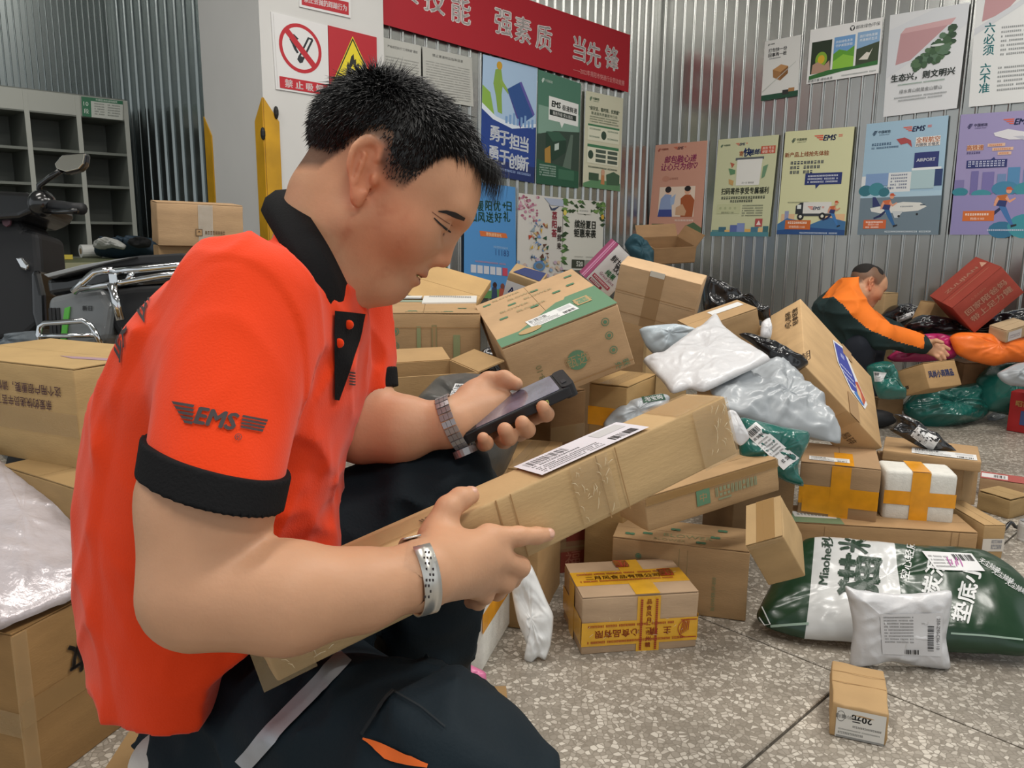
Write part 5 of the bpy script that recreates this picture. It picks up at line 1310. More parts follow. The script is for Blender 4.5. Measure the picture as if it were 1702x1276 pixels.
BX['taped_tan'] = dict(d=(.2883, .1, .2076), c=tuple(np.array(BX['taped_tan']['c']) - np.array(rmat(BX['taped_tan']['r']))[:, 1] * .068), r=BX['taped_tan']['r'])
BX['under_back'] = dict(d=(.247, .199, .71), c=(.7803, 4.2338, .355), r=(0, 0, 18.5))
q_ = np.array([.03, .06, 0])
BX['body12']['c'] = tuple(np.array(BX['body12']['c']) + q_); BX['lid']['c'] = tuple(np.array(BX['lid']['c']) + q_)
_o = BX['orange']; _y = np.array(rmat(_o['r']))[:, 1]; BX['orange'] = dict(d=(_o['d'][0], .25, _o['d'][2]), c=tuple(np.array(_o['c']) - _y * (_o['d'][1] - .25) / 2), r=_o['r'])
_o = BX['flat_tan']; _y = np.array(rmat(_o['r']))[:, 1]; BX['flat_tan'] = dict(d=(_o['d'][0], .27, _o['d'][2]), c=tuple(np.array(_o['c']) - _y * (_o['d'][1] - .27) / 2), r=_o['r'])
BX['dark24'] = dict(d=(.129, .135, .488), c=(.127, 2.35, .244), r=(0, 0, 34.9))
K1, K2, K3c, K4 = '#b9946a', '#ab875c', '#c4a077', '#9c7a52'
GRN = '#4f7a5c'; GRN2 = '#5d8566'

# ---- the long carton in his hands
c = Carton('long narrow taped carton held in the hands of the kneeling worker', HELD['d'], HELD['c'], HELD['r'], '#bd9a68', flaps=None, bow=.003, seed=2)
for u_, w_ in ((.44, .0016), (.47, .0012), (.66, .0016), (.705, .0012)):           # pressed creases across the front
    c.tape('F', 'v', u_, w_, mat('crease', '#a07c50', .8), name='crease')
c.tape('T', 'v', .93, .07, TAPE, name='end_tape').tape('F', 'v', .95, .055).tape('F', 'v', .64, .05, a=.1).tape('F', 'v', .02, .05).tape('F', 'v', .27, .03)
c.tape('R', 'v', .5, .05).tape('T', 'u', .5, .045, TAPE, .0, .42)
c.label('T', .545, .02, .80, .97, seed=4, col='#d9d6dc')
p = c.pr('T'); p.lines(.31, .3, .36, .14, '#5f4a33', ch=.012); p.lines(.12, .35, .2, .14, '#6a5238', ch=.012); c.put(p)
rnd = random.Random(3)
def glints(c, f, n, u0, v0, u1, v1, seed):
    """thin pale ridges drawn as the glints of wrinkled clear tape"""
    U, Vv, _ = c.dims(f); M = c.frame(f); z = c.lay.get(f, .0012) + .0004; r = random.Random(seed); g = MB()
    for i in range(n):
        u, v = u0 + (u1 - u0) * r.random(), v0 + (v1 - v0) * r.random(); a = r.uniform(-1.2, 1.2) + 1.2; l = r.uniform(.004, .013)
        p = Vector(((u - .5) * U, (v - .5) * Vv, z)); d = Vector((math.cos(a), math.sin(a), 0)) * l
        q = p + d
        if abs(q.x) < U / 2 and abs(q.y) < Vv / 2: g.tube([p, p + d * .5 + Vector((.001, .001, .0003)), q], [.0002, .0005, .0002], 4)
    o = g.build('tape_wrinkle_glints', mat('tape_glint_ridge', '#d9c7a4', .1, coat=1), c.root); o['kind'] = 'stuff'
    o.matrix_local = M
glints(c, 'F', 26, .6, .1, .68, .95, 1); glints(c, 'F', 22, .92, .2, .99, .95, 2); glints(c, 'F', 12, .0, .1, .1, .6, 3)

# ---- the handheld scanner
ph = empty('handheld_scanner', PHONE['c'], [math.radians(a) for a in PHONE['r']]); tag(ph, 'black handheld scanner in the far hand of the kneeling worker', 'phone')
PB = mat('black_scanner_plastic', '#15161a', .45); SCR = mat('dark_glass_screen', '#4a4860', .1, coat=1, var=.5, vscale=22, var2='#7d7f98')
L_, Wp, T_ = PHONE['d']
def rbox(w, h, t, r, n=4):
    poly = []
    for sx, sy, a0 in ((1, 1, 0), (-1, 1, 90), (-1, -1, 180), (1, -1, 270)):
        for i in range(n + 1):
            a = math.radians(a0 + 90 * i / n); poly.append((sx * (w / 2 - r) + r * math.cos(a), sy * (h / 2 - r) + r * math.sin(a)))
    return MB().prism(poly, t, Matrix.Translation((0, 0, -t / 2)))
o = rbox(L_, Wp, T_, .008).build('scanner_body', PB, ph); md = o.modifiers.new('b', 'BEVEL'); md.width = .0018; md.segments = 2
o = rbox(L_ * .8, Wp * .9, .0008, .004); o.build('screen', SCR, ph).location = (.0, 0, T_ / 2 + .0003)
rbox(.016, Wp * .95, T_ + .003, .006).build('top_bumper', PB, ph).location = (L_ / 2 - .004, 0, 0)
rbox(.022, Wp * .96, .002, .006).build('keypad_end', mat('dark_keypad', '#2a2b30', .4), ph).location = (-L_ / 2 + .013, 0, T_ / 2)
MB().box((-L_ / 2 + .018, .0, T_ / 2 + .0015), (.008, .008, .001)).build('key', mat('grey_key', '#6a6a70', .4), ph)
lg = mat('lime_button_ring', '#c9dc7a', .4)
g = MB()
for dx, dz, w, h in ((0, .0022, .015, .0009), (0, -.0022, .015, .0009), (.0075, 0, .0009, .005), (-.0075, 0, .0009, .005)): g.box((L_ * .22 + dx, -Wp / 2 - .0004, dz), (w, .0008, h))
g.build('button_ring', lg, ph)
MB().box((L_ * .46, -Wp * .2, T_ / 2 + .0018), (.006, .012, .0012)).build('camera_window', mat('dark_keypad', '#2a2b30', .4), ph)

# ---- fruit cartons of one kind, printed green
GB = 'green printed fruit cartons'
def clover(p, u, v, k, col=GRN):
    a = 1 / p.asp
    for i in range(4):
        w = math.pi / 4 + i * math.pi / 2; p.disc(u + math.cos(w) * k * .8, v + math.sin(w) * k * .5 * a, k * .7, k * .42 * a, col, n=10)
c = Carton('green-printed fruit carton standing on the floor behind the yellow-taped box', **bx('blower_floor'), col=K2, group=GB, seed=5)
p = c.pr('T'); p.text('BLOWER', .55, .33, .2, '#8d8c62', asp=p.asp); p.text('BLOWER', .42, .12, .13, '#97875c', asp=p.asp)
for u_, v_ in ((.25, .3), (.75, .42), (.12, .2), (.65, .12), (.45, .6), (.8, .75), (.3, .8)): clover(p, u_, v_, .03)
c.put(p); p = c.pr('F'); p.disc(.2, .78, .022, .04, GRN2, r0=.75).disc(.2, .78, .012, .022, GRN2).disc(.35, .72, .02, .036, '#8a7a50', r0=.75); p.rect(.5, .1, .502, .95, '#8c8258').rect(.56, .1, .562, .95, '#8c8258'); p.text('BLOWER-SF-850', .76, .35, .07, '#7c8a63', asp=p.asp, rot=math.pi / 2); c.put(p)
c = Carton('large tilted fruit carton with a green band and white label', **bx('blower_tilt'), col=K1, group=None, seed=6)
p = c.pr('T'); p.rect(0, 0, 1, .5, GRN2) if False else None
p.poly([(0, 0), (1, 0), (1, .42), (.62, .42), (.2, .16), (0, .16)], '#5f8466'); p.poly([(.62, .3), (1, .3), (1, .46), (.72, .46)], '#5f8466')
for u_, v_ in ((.1, .9), (.3, .72), (.16, .5), (.55, .82), (.7, .62), (.45, .5), (.9, .85), (.85, .66)): clover(p, u_, v_, .032)
for i in range(5): p.text('BLOWER', .3 + .13 * (i % 3), .93 - .1 * i, .05, '#98906a', asp=p.asp)
p.rect(.74, .2, .87, .33, '#b09468').rect(.76, .22, .85, .31, '#5f8466').text('优选', .805, .265, .06, '#b09468', asp=p.asp); p.disc(.28, .1, .1, .045, '#b09468')
c.put(p); c.label('T', .30, .13, .72, .29, seed=9, rot=.1)
p = c.pr('F'); p.disc(.55, .42, .085, .085 / p.asp, GRN2, n=18).text('甄选', .55, .42, .2, '#a58a60', asp=p.asp)
for i, v_ in enumerate((.82, .6, .36)): p.disc(.86, v_, .034, .034 / p.asp, GRN2, r0=.82).disc(.86, v_, .016, .016 / p.asp, GRN2)
p.text('0558-10', .23, .35, .13, '#77764f', asp=p.asp, rot=math.pi / 2); p.text('净果', .9, .1, .12, GRN2, asp=p.asp); c.put(p); c.tape('F', 'u', .1, .002, mat('crease', '#a07c50', .8), name='crease')
c = Carton('upright fruit carton with two white papers on top, behind the face of the kneeling worker', **bx('blower_left'), col=K2, group=GB, seed=7)
p = c.pr('F')
for v_ in (.72, .48, .24): p.disc(.25, v_, .035, .065, GRN2, r0=.82).disc(.25, v_, .018, .035, GRN2)
p.rect(.44, .08, .475, .8, '#8a9066').rect(.57, .08, .615, .82, '#8b8157', 1).rect(.58, .1, .605, .8, '#a08058').rect(.76, .1, .82, .66, '#8a9066'); c.put(p); c.tape('F', 'u', .78, .0016, mat('crease', '#a07c50', .8), name='crease')
p = c.pr('T'); p.rect(.0, .82, 1, 1, '#8b9a86')
for u_, v_ in ((.4, .12), (.72, .08), (.1, .06), (.85, .3)): clover(p, u_, v_, .035)
p.text('BLOWER', .52, .06, .07, '#8f8a60', asp=p.asp); c.put(p)
tl_ = .0008
def paper_slip(label, px, dep, th=.004, col='#d6d6d2', bars=True, group=None):
    q = [W(x, y, d) for (x, y), d in zip(px, dep)]; n = np.cross(q[1] - q[0], q[3] - q[0]); n /= np.linalg.norm(n); n = -n if n[2] < 0 else n
    o = mk('envelope', [p + n * th for p in q] + q, [(3, 2, 1, 0), (4, 5, 6, 7), (0, 1, 5, 4), (1, 2, 6, 5), (2, 3, 7, 6), (3, 0, 4, 7)], paper(col))
    tag(o, label, 'envelope', group)
    if bars:
        pr = Print(lambda u, v, off: (q[0] * (1 - u) + q[1] * u) * (1 - v) + (q[3] * (1 - u) + q[2] * u) * v + n * (th + off)); pr.lines(.1, .3, .9, .2, '#8b8b88', ch=.04); pr.build('printed_marks', o)
    return o
zt_ = BX['blower_left']['c'][2] + BX['blower_left']['d'][2] / 2 + .0035
def dz(x, y, z): q = on_floor(x, y, z); return float((q - CAM) @ FW)
pxs = [(707, 487), (793, 491.5), (791.5, 504), (701, 505)]; paper_slip('white paper envelope lying on the corner of the upright fruit carton', pxs, [dz(x, y, zt_) for x, y in pxs])
pxs = [(660, 489), (705, 489), (700, 496.5), (652, 496)]; paper_slip('smaller white paper slip beside the chin of the worker on the fruit carton', pxs, [dz(x, y, zt_) for x, y in pxs], bars=False)
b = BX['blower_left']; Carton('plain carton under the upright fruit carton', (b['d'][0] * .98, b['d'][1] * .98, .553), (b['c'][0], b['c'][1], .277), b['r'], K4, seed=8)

# ---- other cartons
c = Carton('carton with a green square mark leaning across the floor fruit carton', **bx('greenmark'), col=K2, seed=9)
p = c.pr('F'); p.rect(.36, .3, .46, .78, GRN2).text('中', .41, .54, .3, '#a4835a', asp=p.asp).lines(.5, .42, .85, .28, '#8a9070', ch=.03).rect(.52, .3, .62, .36, '#8a9070'); c.put(p); c.tape('F', 'u', .9, .02, BROWNTAPE)
c = Carton('small plain carton tipped on its corner against the printed floor bag', **bx('small_tilt'), col='#ae8d5f', seed=10); c.tape('T', 'v', .55, .042, BROWNTAPE); c.tape('F', 'u', .97, .012)
c = Carton('tan carton with brown tape down its tilted face, behind the pile', **bx('taped_tan'), col=K3c, flaps='F', seed=11); c.tape('F', 'v', .47, .055, mat('faded_paper_tape', '#a78660', .6)); c.tape('F', 'u', .97, .02, a=.38, b=.56, m=mat('shiny_tape_end', '#d8d3c6', .15)).tape('F', 'u', .55, .0015, mat('crease', '#a07c50', .8), name='crease').tape('F', 'u', .18, .0015, mat('crease', '#a07c50', .8), name='crease')
c = Carton('flat carton with a blank white label beside the taped tan carton', **bx('flat_label'), col='#ae8a5e', seed=12); p = c.pr('T'); p.rect(.44, .52, .95, .82, '#d8d8d6'); c.put(p, 'blank_label'); c.tape('R', 'v', .5, .04)
c = Carton('magenta and white juice carton standing on its corner below the posters', **bx('juice'), col='#d8d3d0', flaps=None, seed=13, mats=paper('#d5d2d0'))
p = c.pr('L'); p.rect(0, 0, 1, 1, '#8c3a5e').rect(.35, 0, .5, 1, '#b9799a').rect(.6, 0, .66, 1, '#c9a3b8'); c.put(p)
p = c.pr('F'); p.text('鲜甘汁', .45, .72, .16, '#3a3a3a', asp=p.asp, bold=.02).text('饮品', .62, .6, .16, '#3a3a3a', asp=p.asp, bold=.02).text('纯果', .5, .42, .14, '#2f7a4a', asp=p.asp, bold=.03).text('Grace Juice', .5, .3, .1, '#8c3a5e', asp=p.asp).rect(.06, .14, .8, .22, '#a8384e').rect(.06, .03, .6, .1, '#8c2f3e').lines(.1, .16, .76, .04, '#e6d6d6', ch=.06).lines(.1, .05, .56, .04, '#e6d6d6', ch=.06).rect(.5, .9, .9, .95, '#6fae7c'); c.put(p)
p = c.pr('T'); p.rect(0, 0, 1, 1, '#4a4744'); c.put(p)

def open_carton(label, d, c, r, col, flap=(.06, 50), wall=.005, name='carton', flaps='FLRB', seed=0):
    """an open box: five thin walls, flaps folded outwards"""
    root = empty(name, c, [math.radians(a) for a in r]); tag(root, label, 'box'); m = kraft(col); w, h, t = d
    MB().box((0, 0, -t / 2 + wall / 2), (w, h, wall)).build('bottom_panel', m, root)
    MB().box((0, -h / 2 + wall / 2, 0), (w, wall, t)).build('side_panel', m, root); MB().box((0, h / 2 - wall / 2, 0), (w, wall, t)).build('side_panel', m, root)
    MB().box((-w / 2 + wall / 2, 0, 0), (wall, h - 2 * wall, t)).build('side_panel', m, root); MB().box((w / 2 - wall / 2, 0, 0), (wall, h - 2 * wall, t)).build('side_panel', m, root)
    fl, an = flap; a = math.radians(an)
    for q in flaps:
        u, ax = {'F': ((0, -h / 2), 0), 'B': ((0, h / 2), 2), 'L': ((-w / 2, 0), 3), 'R': ((w / 2, 0), 1)}[q]; Rz_ = Matrix.Rotation(ax * math.pi / 2, 4, 'Z')
        ln = w if q in 'FB' else h
        M = Matrix.Translation((u[0], u[1], t / 2)) @ Rz_ @ Matrix.Rotation(a, 4, 'X') @ Matrix.Translation((0, -fl / 2, 0))
        bb_ = MB().box((0, 0, 0), (ln * .99, fl, wall * .7)); mk('open_flap', [M @ Vector(p) for p in bb_.v], bb_.f, m, root)
    return root
open_carton('open carton with a dark inside and raised back flap, high at the wall corner', (.2376, .2152, .0852), (.7977, 4.2589, .8611), (14, -3, 16), '#8d6a45', flap=(.07, -55), flaps='BR')
c = Carton('carton under the open carton in the corner', **bx('under_back'), col='#a98a5c', flaps=None, seed=14)
c = Carton('big tan carton tilted on edge with a blue printed sticker', **bx('bigtilt'), col='#bf9a6a', flaps=None, bow=.003, seed=15)
p = c.pr('F'); p.poly([(.42, .88), (.58, .96), (.85, .42), (.80, .30), (.62, .36), (.46, .60)], '#dcdcde'); p.poly([(.44, .87), (.56, .92), (.70, .62), (.72, .42), (.63, .39), (.48, .60)], '#39449a'); p.poly([(.74, .62), (.83, .45), (.79, .34), (.72, .45), (.70, .58)], '#b5563c'); p.poly([(.70, .56), (.76, .5), (.78, .36), (.72, .4)], '#d8b089'); p.poly([(.70, .44), (.80, .34), (.76, .32), (.66, .38)], '#3f78b4'); p.rect(.52, .74, .57, .8, '#8f96c8'); p.lines(.5, .6, .66, .02, '#dfe2f2', ch=.02); p.lines(.52, .54, .68, .02, '#dfe2f2', ch=.02); p.lines(.54, .48, .7, .02, '#dfe2f2', ch=.02); c.put(p, 'sticker')
c.tape('F', 'v', .63, .055, mat('faded_paper_tape', '#a78660', .6), a=.85, b=1).tape('D', 'v', .6, .055).tape('F', 'v', .63, .055, mat('faded_paper_tape', '#a78660', .6), a=0, b=.3)
p = c.pr('L'); p.text('轻拿轻放', .80, .76, .065, '#4a3a2a', asp=p.asp, rot=math.pi / 2, bold=.02).text('小心易碎', .58, .76, .065, '#4a3a2a', asp=p.asp, rot=math.pi / 2, bold=.02).disc(.5, .7, .03, .02, '#4a3a2a').rect(.1, .2, .45, .4, '#5a8a45').rect(.15, .25, .4, .35, '#7aa860').text('防潮', .8, .1, .14, '#4a3a2a', asp=p.asp); c.put(p)
p = c.pr('D'); p.text('向上', .3, .5, .25, '#5a4630', asp=p.asp).text('易碎', .78, .5, .25, '#5a4630', asp=p.asp); c.put(p)
c = Carton('carton crossed with orange tape on the front', **bx('orange'), col='#a5835c', seed=16)
c.tape('F', 'u', .42, .06, ORANGETAPE).tape('F', 'v', .52, .055, ORANGETAPE, a=0, b=1).tape('F', 'u', .22, .045, ORANGETAPE, a=.05, b=.62); c.tape('T', 'v', .55, .055, ORANGETAPE, a=0, b=.6); c.label('T', .1, .12, .62, .3, seed=2)
FOAM = mat('white_foam', '#d9d7cf', .8, var=.06, vscale=70, bump=.5, bscale=220)
def foam_box(label, d, c, r, seed, crosses=True):
    q = Carton(label, d, c, r, flaps=None, name='foam_box', mats=FOAM, rnd=.010, bow=.003, seed=seed)
    if crosses: q.tape('F', 'u', .47, .043, ORANGETAPE).tape('F', 'v', .5, .052, ORANGETAPE).tape('T', 'v', .5, .052, ORANGETAPE)
    return q
foam_box('small white foam box with an orange tape cross', **bx('foam'), seed=17)
b = BX['body12']; c = Carton('wide lidded carton behind the small foam box, long white label on it', b['d'], b['c'], (0, 0, -13.4), K2, flaps=None, seed=18); c.tape('F', 'v', .9, .03)
q = BX['lid']; lidc = Carton('x', q['d'], q['c'], q['r'], K2, flaps=None, seed=19); p = lidc.label('T', .3, .02, .96, .36, seed=11)
for o in list(lidc.root.children) : pass
lidc.root.name = 'lid'
for k_ in ('label', 'category'): del lidc.root[k_]
_m = Matrix.Translation(Vector(q['c'])) @ Euler([math.radians(a) for a in q['r']]).to_matrix().to_4x4()
_b = Matrix.Translation(Vector(b['c'])) @ Euler([0, 0, math.radians(-13.4)]).to_matrix().to_4x4()
for o in list(lidc.root.children):
    o.parent = c.root; o.matrix_parent_inverse = _b.inverted() @ _m; o.name = 'lid' if o.name.startswith('box_body') else o.name
bpy.data.objects.remove(lidc.root)
c = Carton('long low carton with a green band under the orange-taped carton and foam box', **bx('long_under'), col='#ab8659', seed=20); p = c.pr('T'); p.rect(0, 0, .28, .5, '#6f8768').rect(.02, .3, .26, .62, '#d6d6d3').lines(.04, .4, .24, .1, '#6b6b6b', ch=.02); c.put(p); p = c.pr('F'); p.rect(.06, .1, .28, .3, '#7d8a68').rect(.17, .05, .172, .95, '#8a6a44').rect(.86, 0, .863, 1, '#8a6a44').rect(.9, 0, .903, 1, '#8a6a44'); c.put(p)
c = Carton('narrow carton with clear tape and a faint label, right of the long low carton', **bx('right14'), col='#b4905f', seed=21); c.tape('F', 'u', .42, .04, mat('frosted_tape', '#d3ccc2', .3)); p = c.pr('F'); p.lines(.4, .3, .95, .14, '#8f8f95', ch=.07).lines(.4, .48, .95, .1, '#8f8f95', ch=.07); c.put(p)
c = Carton('small battered carton on the floor at the right edge', **bx('small15'), col='#a48555', bow=.010, seed=22)
c = Carton('carton with a red top and white label behind the small battered carton', **bx('flatred'), col='#a5835c', flaps=None, seed=23); p = c.pr('T'); p.rect(0, 0, 1, 1, '#a8514a').rect(.02, .2, .62, .8, '#d6d4d2').bars(.3, .3, .58, .7, n=10); c.put(p)
c = Carton('tall plain carton with its top below the scanner', **bx('flat_tan'), col='#b08a58', seed=24); c.tape('T', 'v', .5, .05)
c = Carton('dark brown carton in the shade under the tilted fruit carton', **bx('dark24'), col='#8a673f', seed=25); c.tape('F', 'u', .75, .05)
c = Carton('carton with clear tape over orange tape under the tilted fruit carton', **bx('tape25'), col='#a88450', bow=.006, seed=26); c.tape('F', 'u', .85, .05, ORANGETAPE).tape('T', 'v', .5, .05)
c = Carton('reddish brown carton low behind the knee and the hanging white mailer', **bx('redbrown'), col='#97704a', seed=27); p = c.pr('F'); p.rect(.62, 0, 1, .55, '#8c3f30').rect(.7, .6, 1, 1, '#8c3f30').text('福', .8, .3, .4, '#b0705a', asp=p.asp); c.put(p); c.tape('F', 'u', .6, .03)
b = BX['L3']; a_ = math.radians(72.4)
c = Carton('large brown carton on the floor in the lower left corner, a silver mailer on it', (.36, .4, .2939), (b['c'][0] + math.cos(a_) * .103, b['c'][1] + math.sin(a_) * .103, .1469), b['r'], '#9a7443', seed=28); c.tape('F', 'u', .5, .045, BROWNTAPE).tape('L', 'u', .45, .045).tape('F', 'v', .03, .03)
p = c.pr('F'); p.text('收', .36, .66, .22, '#241c16', asp=p.asp, bold=.03, rot=math.pi).text('签', .55, .68, .22, '#241c16', asp=p.asp, bold=.03, rot=math.pi); c.put(p)
b = BX['L1']
c = Carton('large carton with purple stamped lettering left of the kneeling worker', (.46, .29, b['d'][2]), (b['c'][0] - .0984, b['c'][1] + .0434, b['c'][2]), b['r'], '#b5945f', seed=29); c.tape('F', 'u', .44, .05)
p = c.pr('F'); p.text('这个用户很重要，请快速派送～', .60, .77, .11, '#6b4a52', asp=p.asp, rot=math.pi, w=.62, bold=.01).text('亲爱的快递员辛苦了！', .64, .62, .11, '#6b4a52', asp=p.asp, rot=math.pi, w=.40, bold=.01); c.put(p); p = c.pr('T'); p.poly([(.62, .35), (.95, .45), (.97, .36), (.75, .3)], '#a78a92'); c.put(p)
b = BX['L2']; Carton('carton under the lettered carton at the left edge', (b['d'][0], b['d'][1], .152), (b['c'][0], b['c'][1], .373), b['r'], '#9d7c4c', seed=30)
k = 2.95 / 3.3; b = BX['tablebox']; q = CAM + (np.array(b['c']) - CAM) * k
c = Carton('carton with an umbrella mark in front of the pillar', [x * k for x in b['d']], q, b['r'], K1, seed=31); TBZ = q[2] - b['d'][2] * k / 2
c.tape('F', 'v', .55, .05, mat('glossy_clear_tape', '#d9d2c4', .12, alpha=.4, coat=.6, bump=.6, bscale=30)); p = c.pr('F'); p.rect(.43, .25, .51, .42, '#5a4632').rect(.438, .265, .502, .405, '#b08c62').poly([(.45, .34), (.47, .38), (.49, .34)], '#5a4632').lines(.54, .3, .8, .08, '#6f583e', ch=.03); c.put(p)
c = Carton('red carton with pale lettering tilted on the black bags at the right', **bx('red'), col='#9c3b2e', flaps='T', seed=32)
p = c.pr('F'); p.text('回家陪爸妈', .5, .62, .2, '#c99a82', asp=p.asp, bold=.02, w=.8).text('带上足力健', .5, .36, .2, '#c99a82', asp=p.asp, bold=.02, w=.8).text('△ ZULIJIAN', .45, .84, .09, '#b5735c', asp=p.asp); c.put(p); p = c.pr('T'); p.text('ZULIJIAN', .5, .6, .16, '#c99a82', asp=p.asp, bold=.02, w=.66).poly([(.86, .5), (.93, .72), (.97, .5)], '#c99a82').rect(.1, .3, .9, .315, '#b5735c').rect(0, .44, 1, .45, '#7d2c22'); c.put(p)
c = Carton('small carton with a blue printed line, propped on a teal sack at the right', **bx('bluetext'), col='#ad8756', seed=33); p = c.pr('F'); p.text('风尚小商精品', .45, .55, .3, '#33406e', asp=p.asp, bold=.03, w=.78); c.put(p); p = c.pr('L'); p.text('≈', .2, .3, .3, '#3a332c', asp=p.asp, bold=.03); c.put(p)
Carton('small low carton on the floor beside the teal sack', **bx('brown36'), col='#a07c52', seed=34)
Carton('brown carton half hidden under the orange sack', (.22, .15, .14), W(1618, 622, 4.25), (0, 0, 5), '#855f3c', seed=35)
Carton('carton corner showing below the chin of the crouching worker', (.12, .1, .5), W(1462, 560, 4.55), (0, 0, 30), '#a88a5e', seed=36)
Carton('small carton wedged under the red carton', (.16, .1, .12), W(1550, 528, 4.3), (0, 25, 20), '#9d7c50', seed=37)
c = Carton('small pale carton with a printed top at the far right below the red carton', (.16, .1, .06), W(1678, 549, 3.95), (10, -12, 20), '#b39873', seed=38); p = c.pr('F'); p.rect(.05, .1, .6, .9, '#cfc8c4').lines(.1, .3, .55, .3, '#9a8f90', ch=.05); c.put(p)
c = Carton('little battered carton with a white label, nearest on the floor', **bx('small20'), col='#b08c5c', bow=.007, seed=39, flaps=None)
p = c.pr('F'); p.rect(.1, .03, .97, .9, '#d3d1cb').text('20元', .55, .66, .26, '#2b2b2b', asp=p.asp, bold=.04, rot=math.pi).text('扫码领', .33, .66, .12, '#3a3a3a', asp=p.asp, rot=math.pi).text('喵喵', .18, .66, .14, '#3a3a3a', asp=p.asp, rot=math.pi)
p.disc(.18, .66, .075, .16, '#3a3a3a', r0=.9); p.lines(.4, .38, .92, .06, '#6f6f6c', ch=.03).lines(.15, .26, .9, .04, '#8b8b88', ch=.02).lines(.15, .14, .6, .07, '#7a7a77', ch=.03).rect(.12, .03, .97, .09, '#8b8b88'); c.put(p, 'shipping_label'); c.tape('T', 'u', .5, .0015, mat('crease', '#a07c50', .8), name='crease').tape('T', 'u', .75, .0012, mat('crease', '#a07c50', .8), name='crease')
# yellow-taped box
YT = mat('yellow_printed_tape', '#dba52a', .22, coat=.5, var=.08, vscale=30, bump=.4, bscale=40)
c = Carton('carton wrapped in yellow printed tape, alone on the floor before the pile', **bx('yellow'), col='#b39574', bow=.006, seed=40)
RD = '#9c3322'
def tape_print(c, f, horiz, pos, txt, rot=0, seal=(.86,)):
    p = c.pr(f)
    if horiz:
        p.text(txt, .44, pos, .15 if f == 'F' else .105, RD, asp=p.asp, rot=rot, bold=.01, w=.66); k = .14 if f == 'F' else .1
        p.lines(.05, pos + k * .9, .8, .04, RD, ch=.014, seed=1); p.lines(.05, pos - k * 1.15, .9, .04, RD, ch=.014, seed=2)
    else:
        n = len(txt); 
        for i, ch in enumerate(txt): p.text(ch, pos, .06 + .9 * (i + .5) / n, .10, RD, asp=p.asp, rot=rot, bold=.015)
        for i in range(26): p.rect(pos - .075, .03 + .036 * i, pos - .055, .055 + .036 * i, RD); p.rect(pos + .055, .03 + .036 * i, pos + .075, .055 + .036 * i, RD)
    c.put(p, 'tape_print')
c.tape('T', 'u', .5, .075, YT).tape('T', 'v', .56, .058, YT).tape('F', 'v', .57, .055, YT).tape('F', 'u', .36, .058, YT).tape('L', 'u', .4, .06, YT).tape('L', 'v', .5, .05, YT).tape('R', 'u', .4, .06, YT)
tape_print(c, 'T', True, .5, '二月风食品有限公司'); p = c.pr('T')
for u_, v_, ch in ((.5, .88, '高贵'), (.84, .56, '超高')): p.rect(u_ - .06, v_ - .1, u_ + .06, v_ + .1, '#b03322'); p.text(ch, u_, v_ + .045, .1, '#e0b04a', asp=p.asp, bold=.02).text('家坊', u_, v_ - .045, .1, '#e0b04a', asp=p.asp, bold=.02)
c.put(p, 'tape_print'); tape_print(c, 'F', False, .57, '赣州市二月风食品'); tape_print(c, 'F', True, .36, '主  精    心食品有限', rot=math.pi)
p = c.pr('F'); p.disc(.91, .38, .085, .17, RD, r0=.93, a0=math.pi * .4, a1=math.pi * 1.6, n=14).rect(.85, .53, .99, .545, RD).rect(.85, .21, .99, .225, RD)
for i in range(5): p.poly([(.84 + .018 * i, .26 + .02 * i), (.847 + .018 * i, .26 + .02 * i), (.877 + .012 * i, .52), (.87 + .012 * i, .52)], RD)
c.put(p, 'tape_print'); glints(c, 'F', 14, .05, .25, .95, .6, 5); glints(c, 'T', 10, .05, .3, .95, .7, 6)

# flaps and small boxes between the fruit cartons
o = open_carton('open carton with one flap raised beside the far sleeve of the kneeling worker', (.22, .2, .62), (-.22, 1.92, .31), (0, 0, 24), '#a98556', flap=(.07, -20), flaps='RB')
c = Carton('flat tan carton leaning up behind the fruit carton with the papers', (.24, .2, .03), W(745, 484, 2.75), (30, 14, -14), '#b8925c', seed=41)
c = Carton('small carton with a blue inside below the blossom poster', (.12, .1, .12), W(872, 478, 2.9), (18, 18, -12), '#a5875c', seed=42, flaps=None); p = c.pr('T'); p.poly([(.1, .1), (.95, .1), (.95, .95), (.3, .8)], '#2a3560'); c.put(p); p = c.pr('F'); p.rect(0, .2, .8, .75, '#d6d6d8').text('AAZ', .4, .48, .28, '#33407c', asp=p.asp, bold=.03); c.put(p)
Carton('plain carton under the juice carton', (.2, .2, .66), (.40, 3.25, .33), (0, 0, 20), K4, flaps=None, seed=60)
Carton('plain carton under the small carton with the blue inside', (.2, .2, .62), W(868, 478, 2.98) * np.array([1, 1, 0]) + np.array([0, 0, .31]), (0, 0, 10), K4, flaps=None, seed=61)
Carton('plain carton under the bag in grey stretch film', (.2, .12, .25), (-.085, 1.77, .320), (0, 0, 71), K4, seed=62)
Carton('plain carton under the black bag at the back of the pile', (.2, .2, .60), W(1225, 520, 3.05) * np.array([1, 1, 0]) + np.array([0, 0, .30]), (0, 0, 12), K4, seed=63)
Carton('plain carton in the shade under the crumpled grey mailer', (.22, .16, .43), W(1248, 760, 2.48) * np.array([1, 1, 0]) + np.array([0, 0, .215]), (0, 0, 20), '#7d5f3c', seed=64)  # added to darken the gap in the pile and hold up the mailer
# seat carton under the worker, just below the view
Carton('sturdy carton the kneeling worker sits on', (.5, .36, .30), (-.24, .86, .15), (0, 0, 4), '#a27d4c', seed=43)
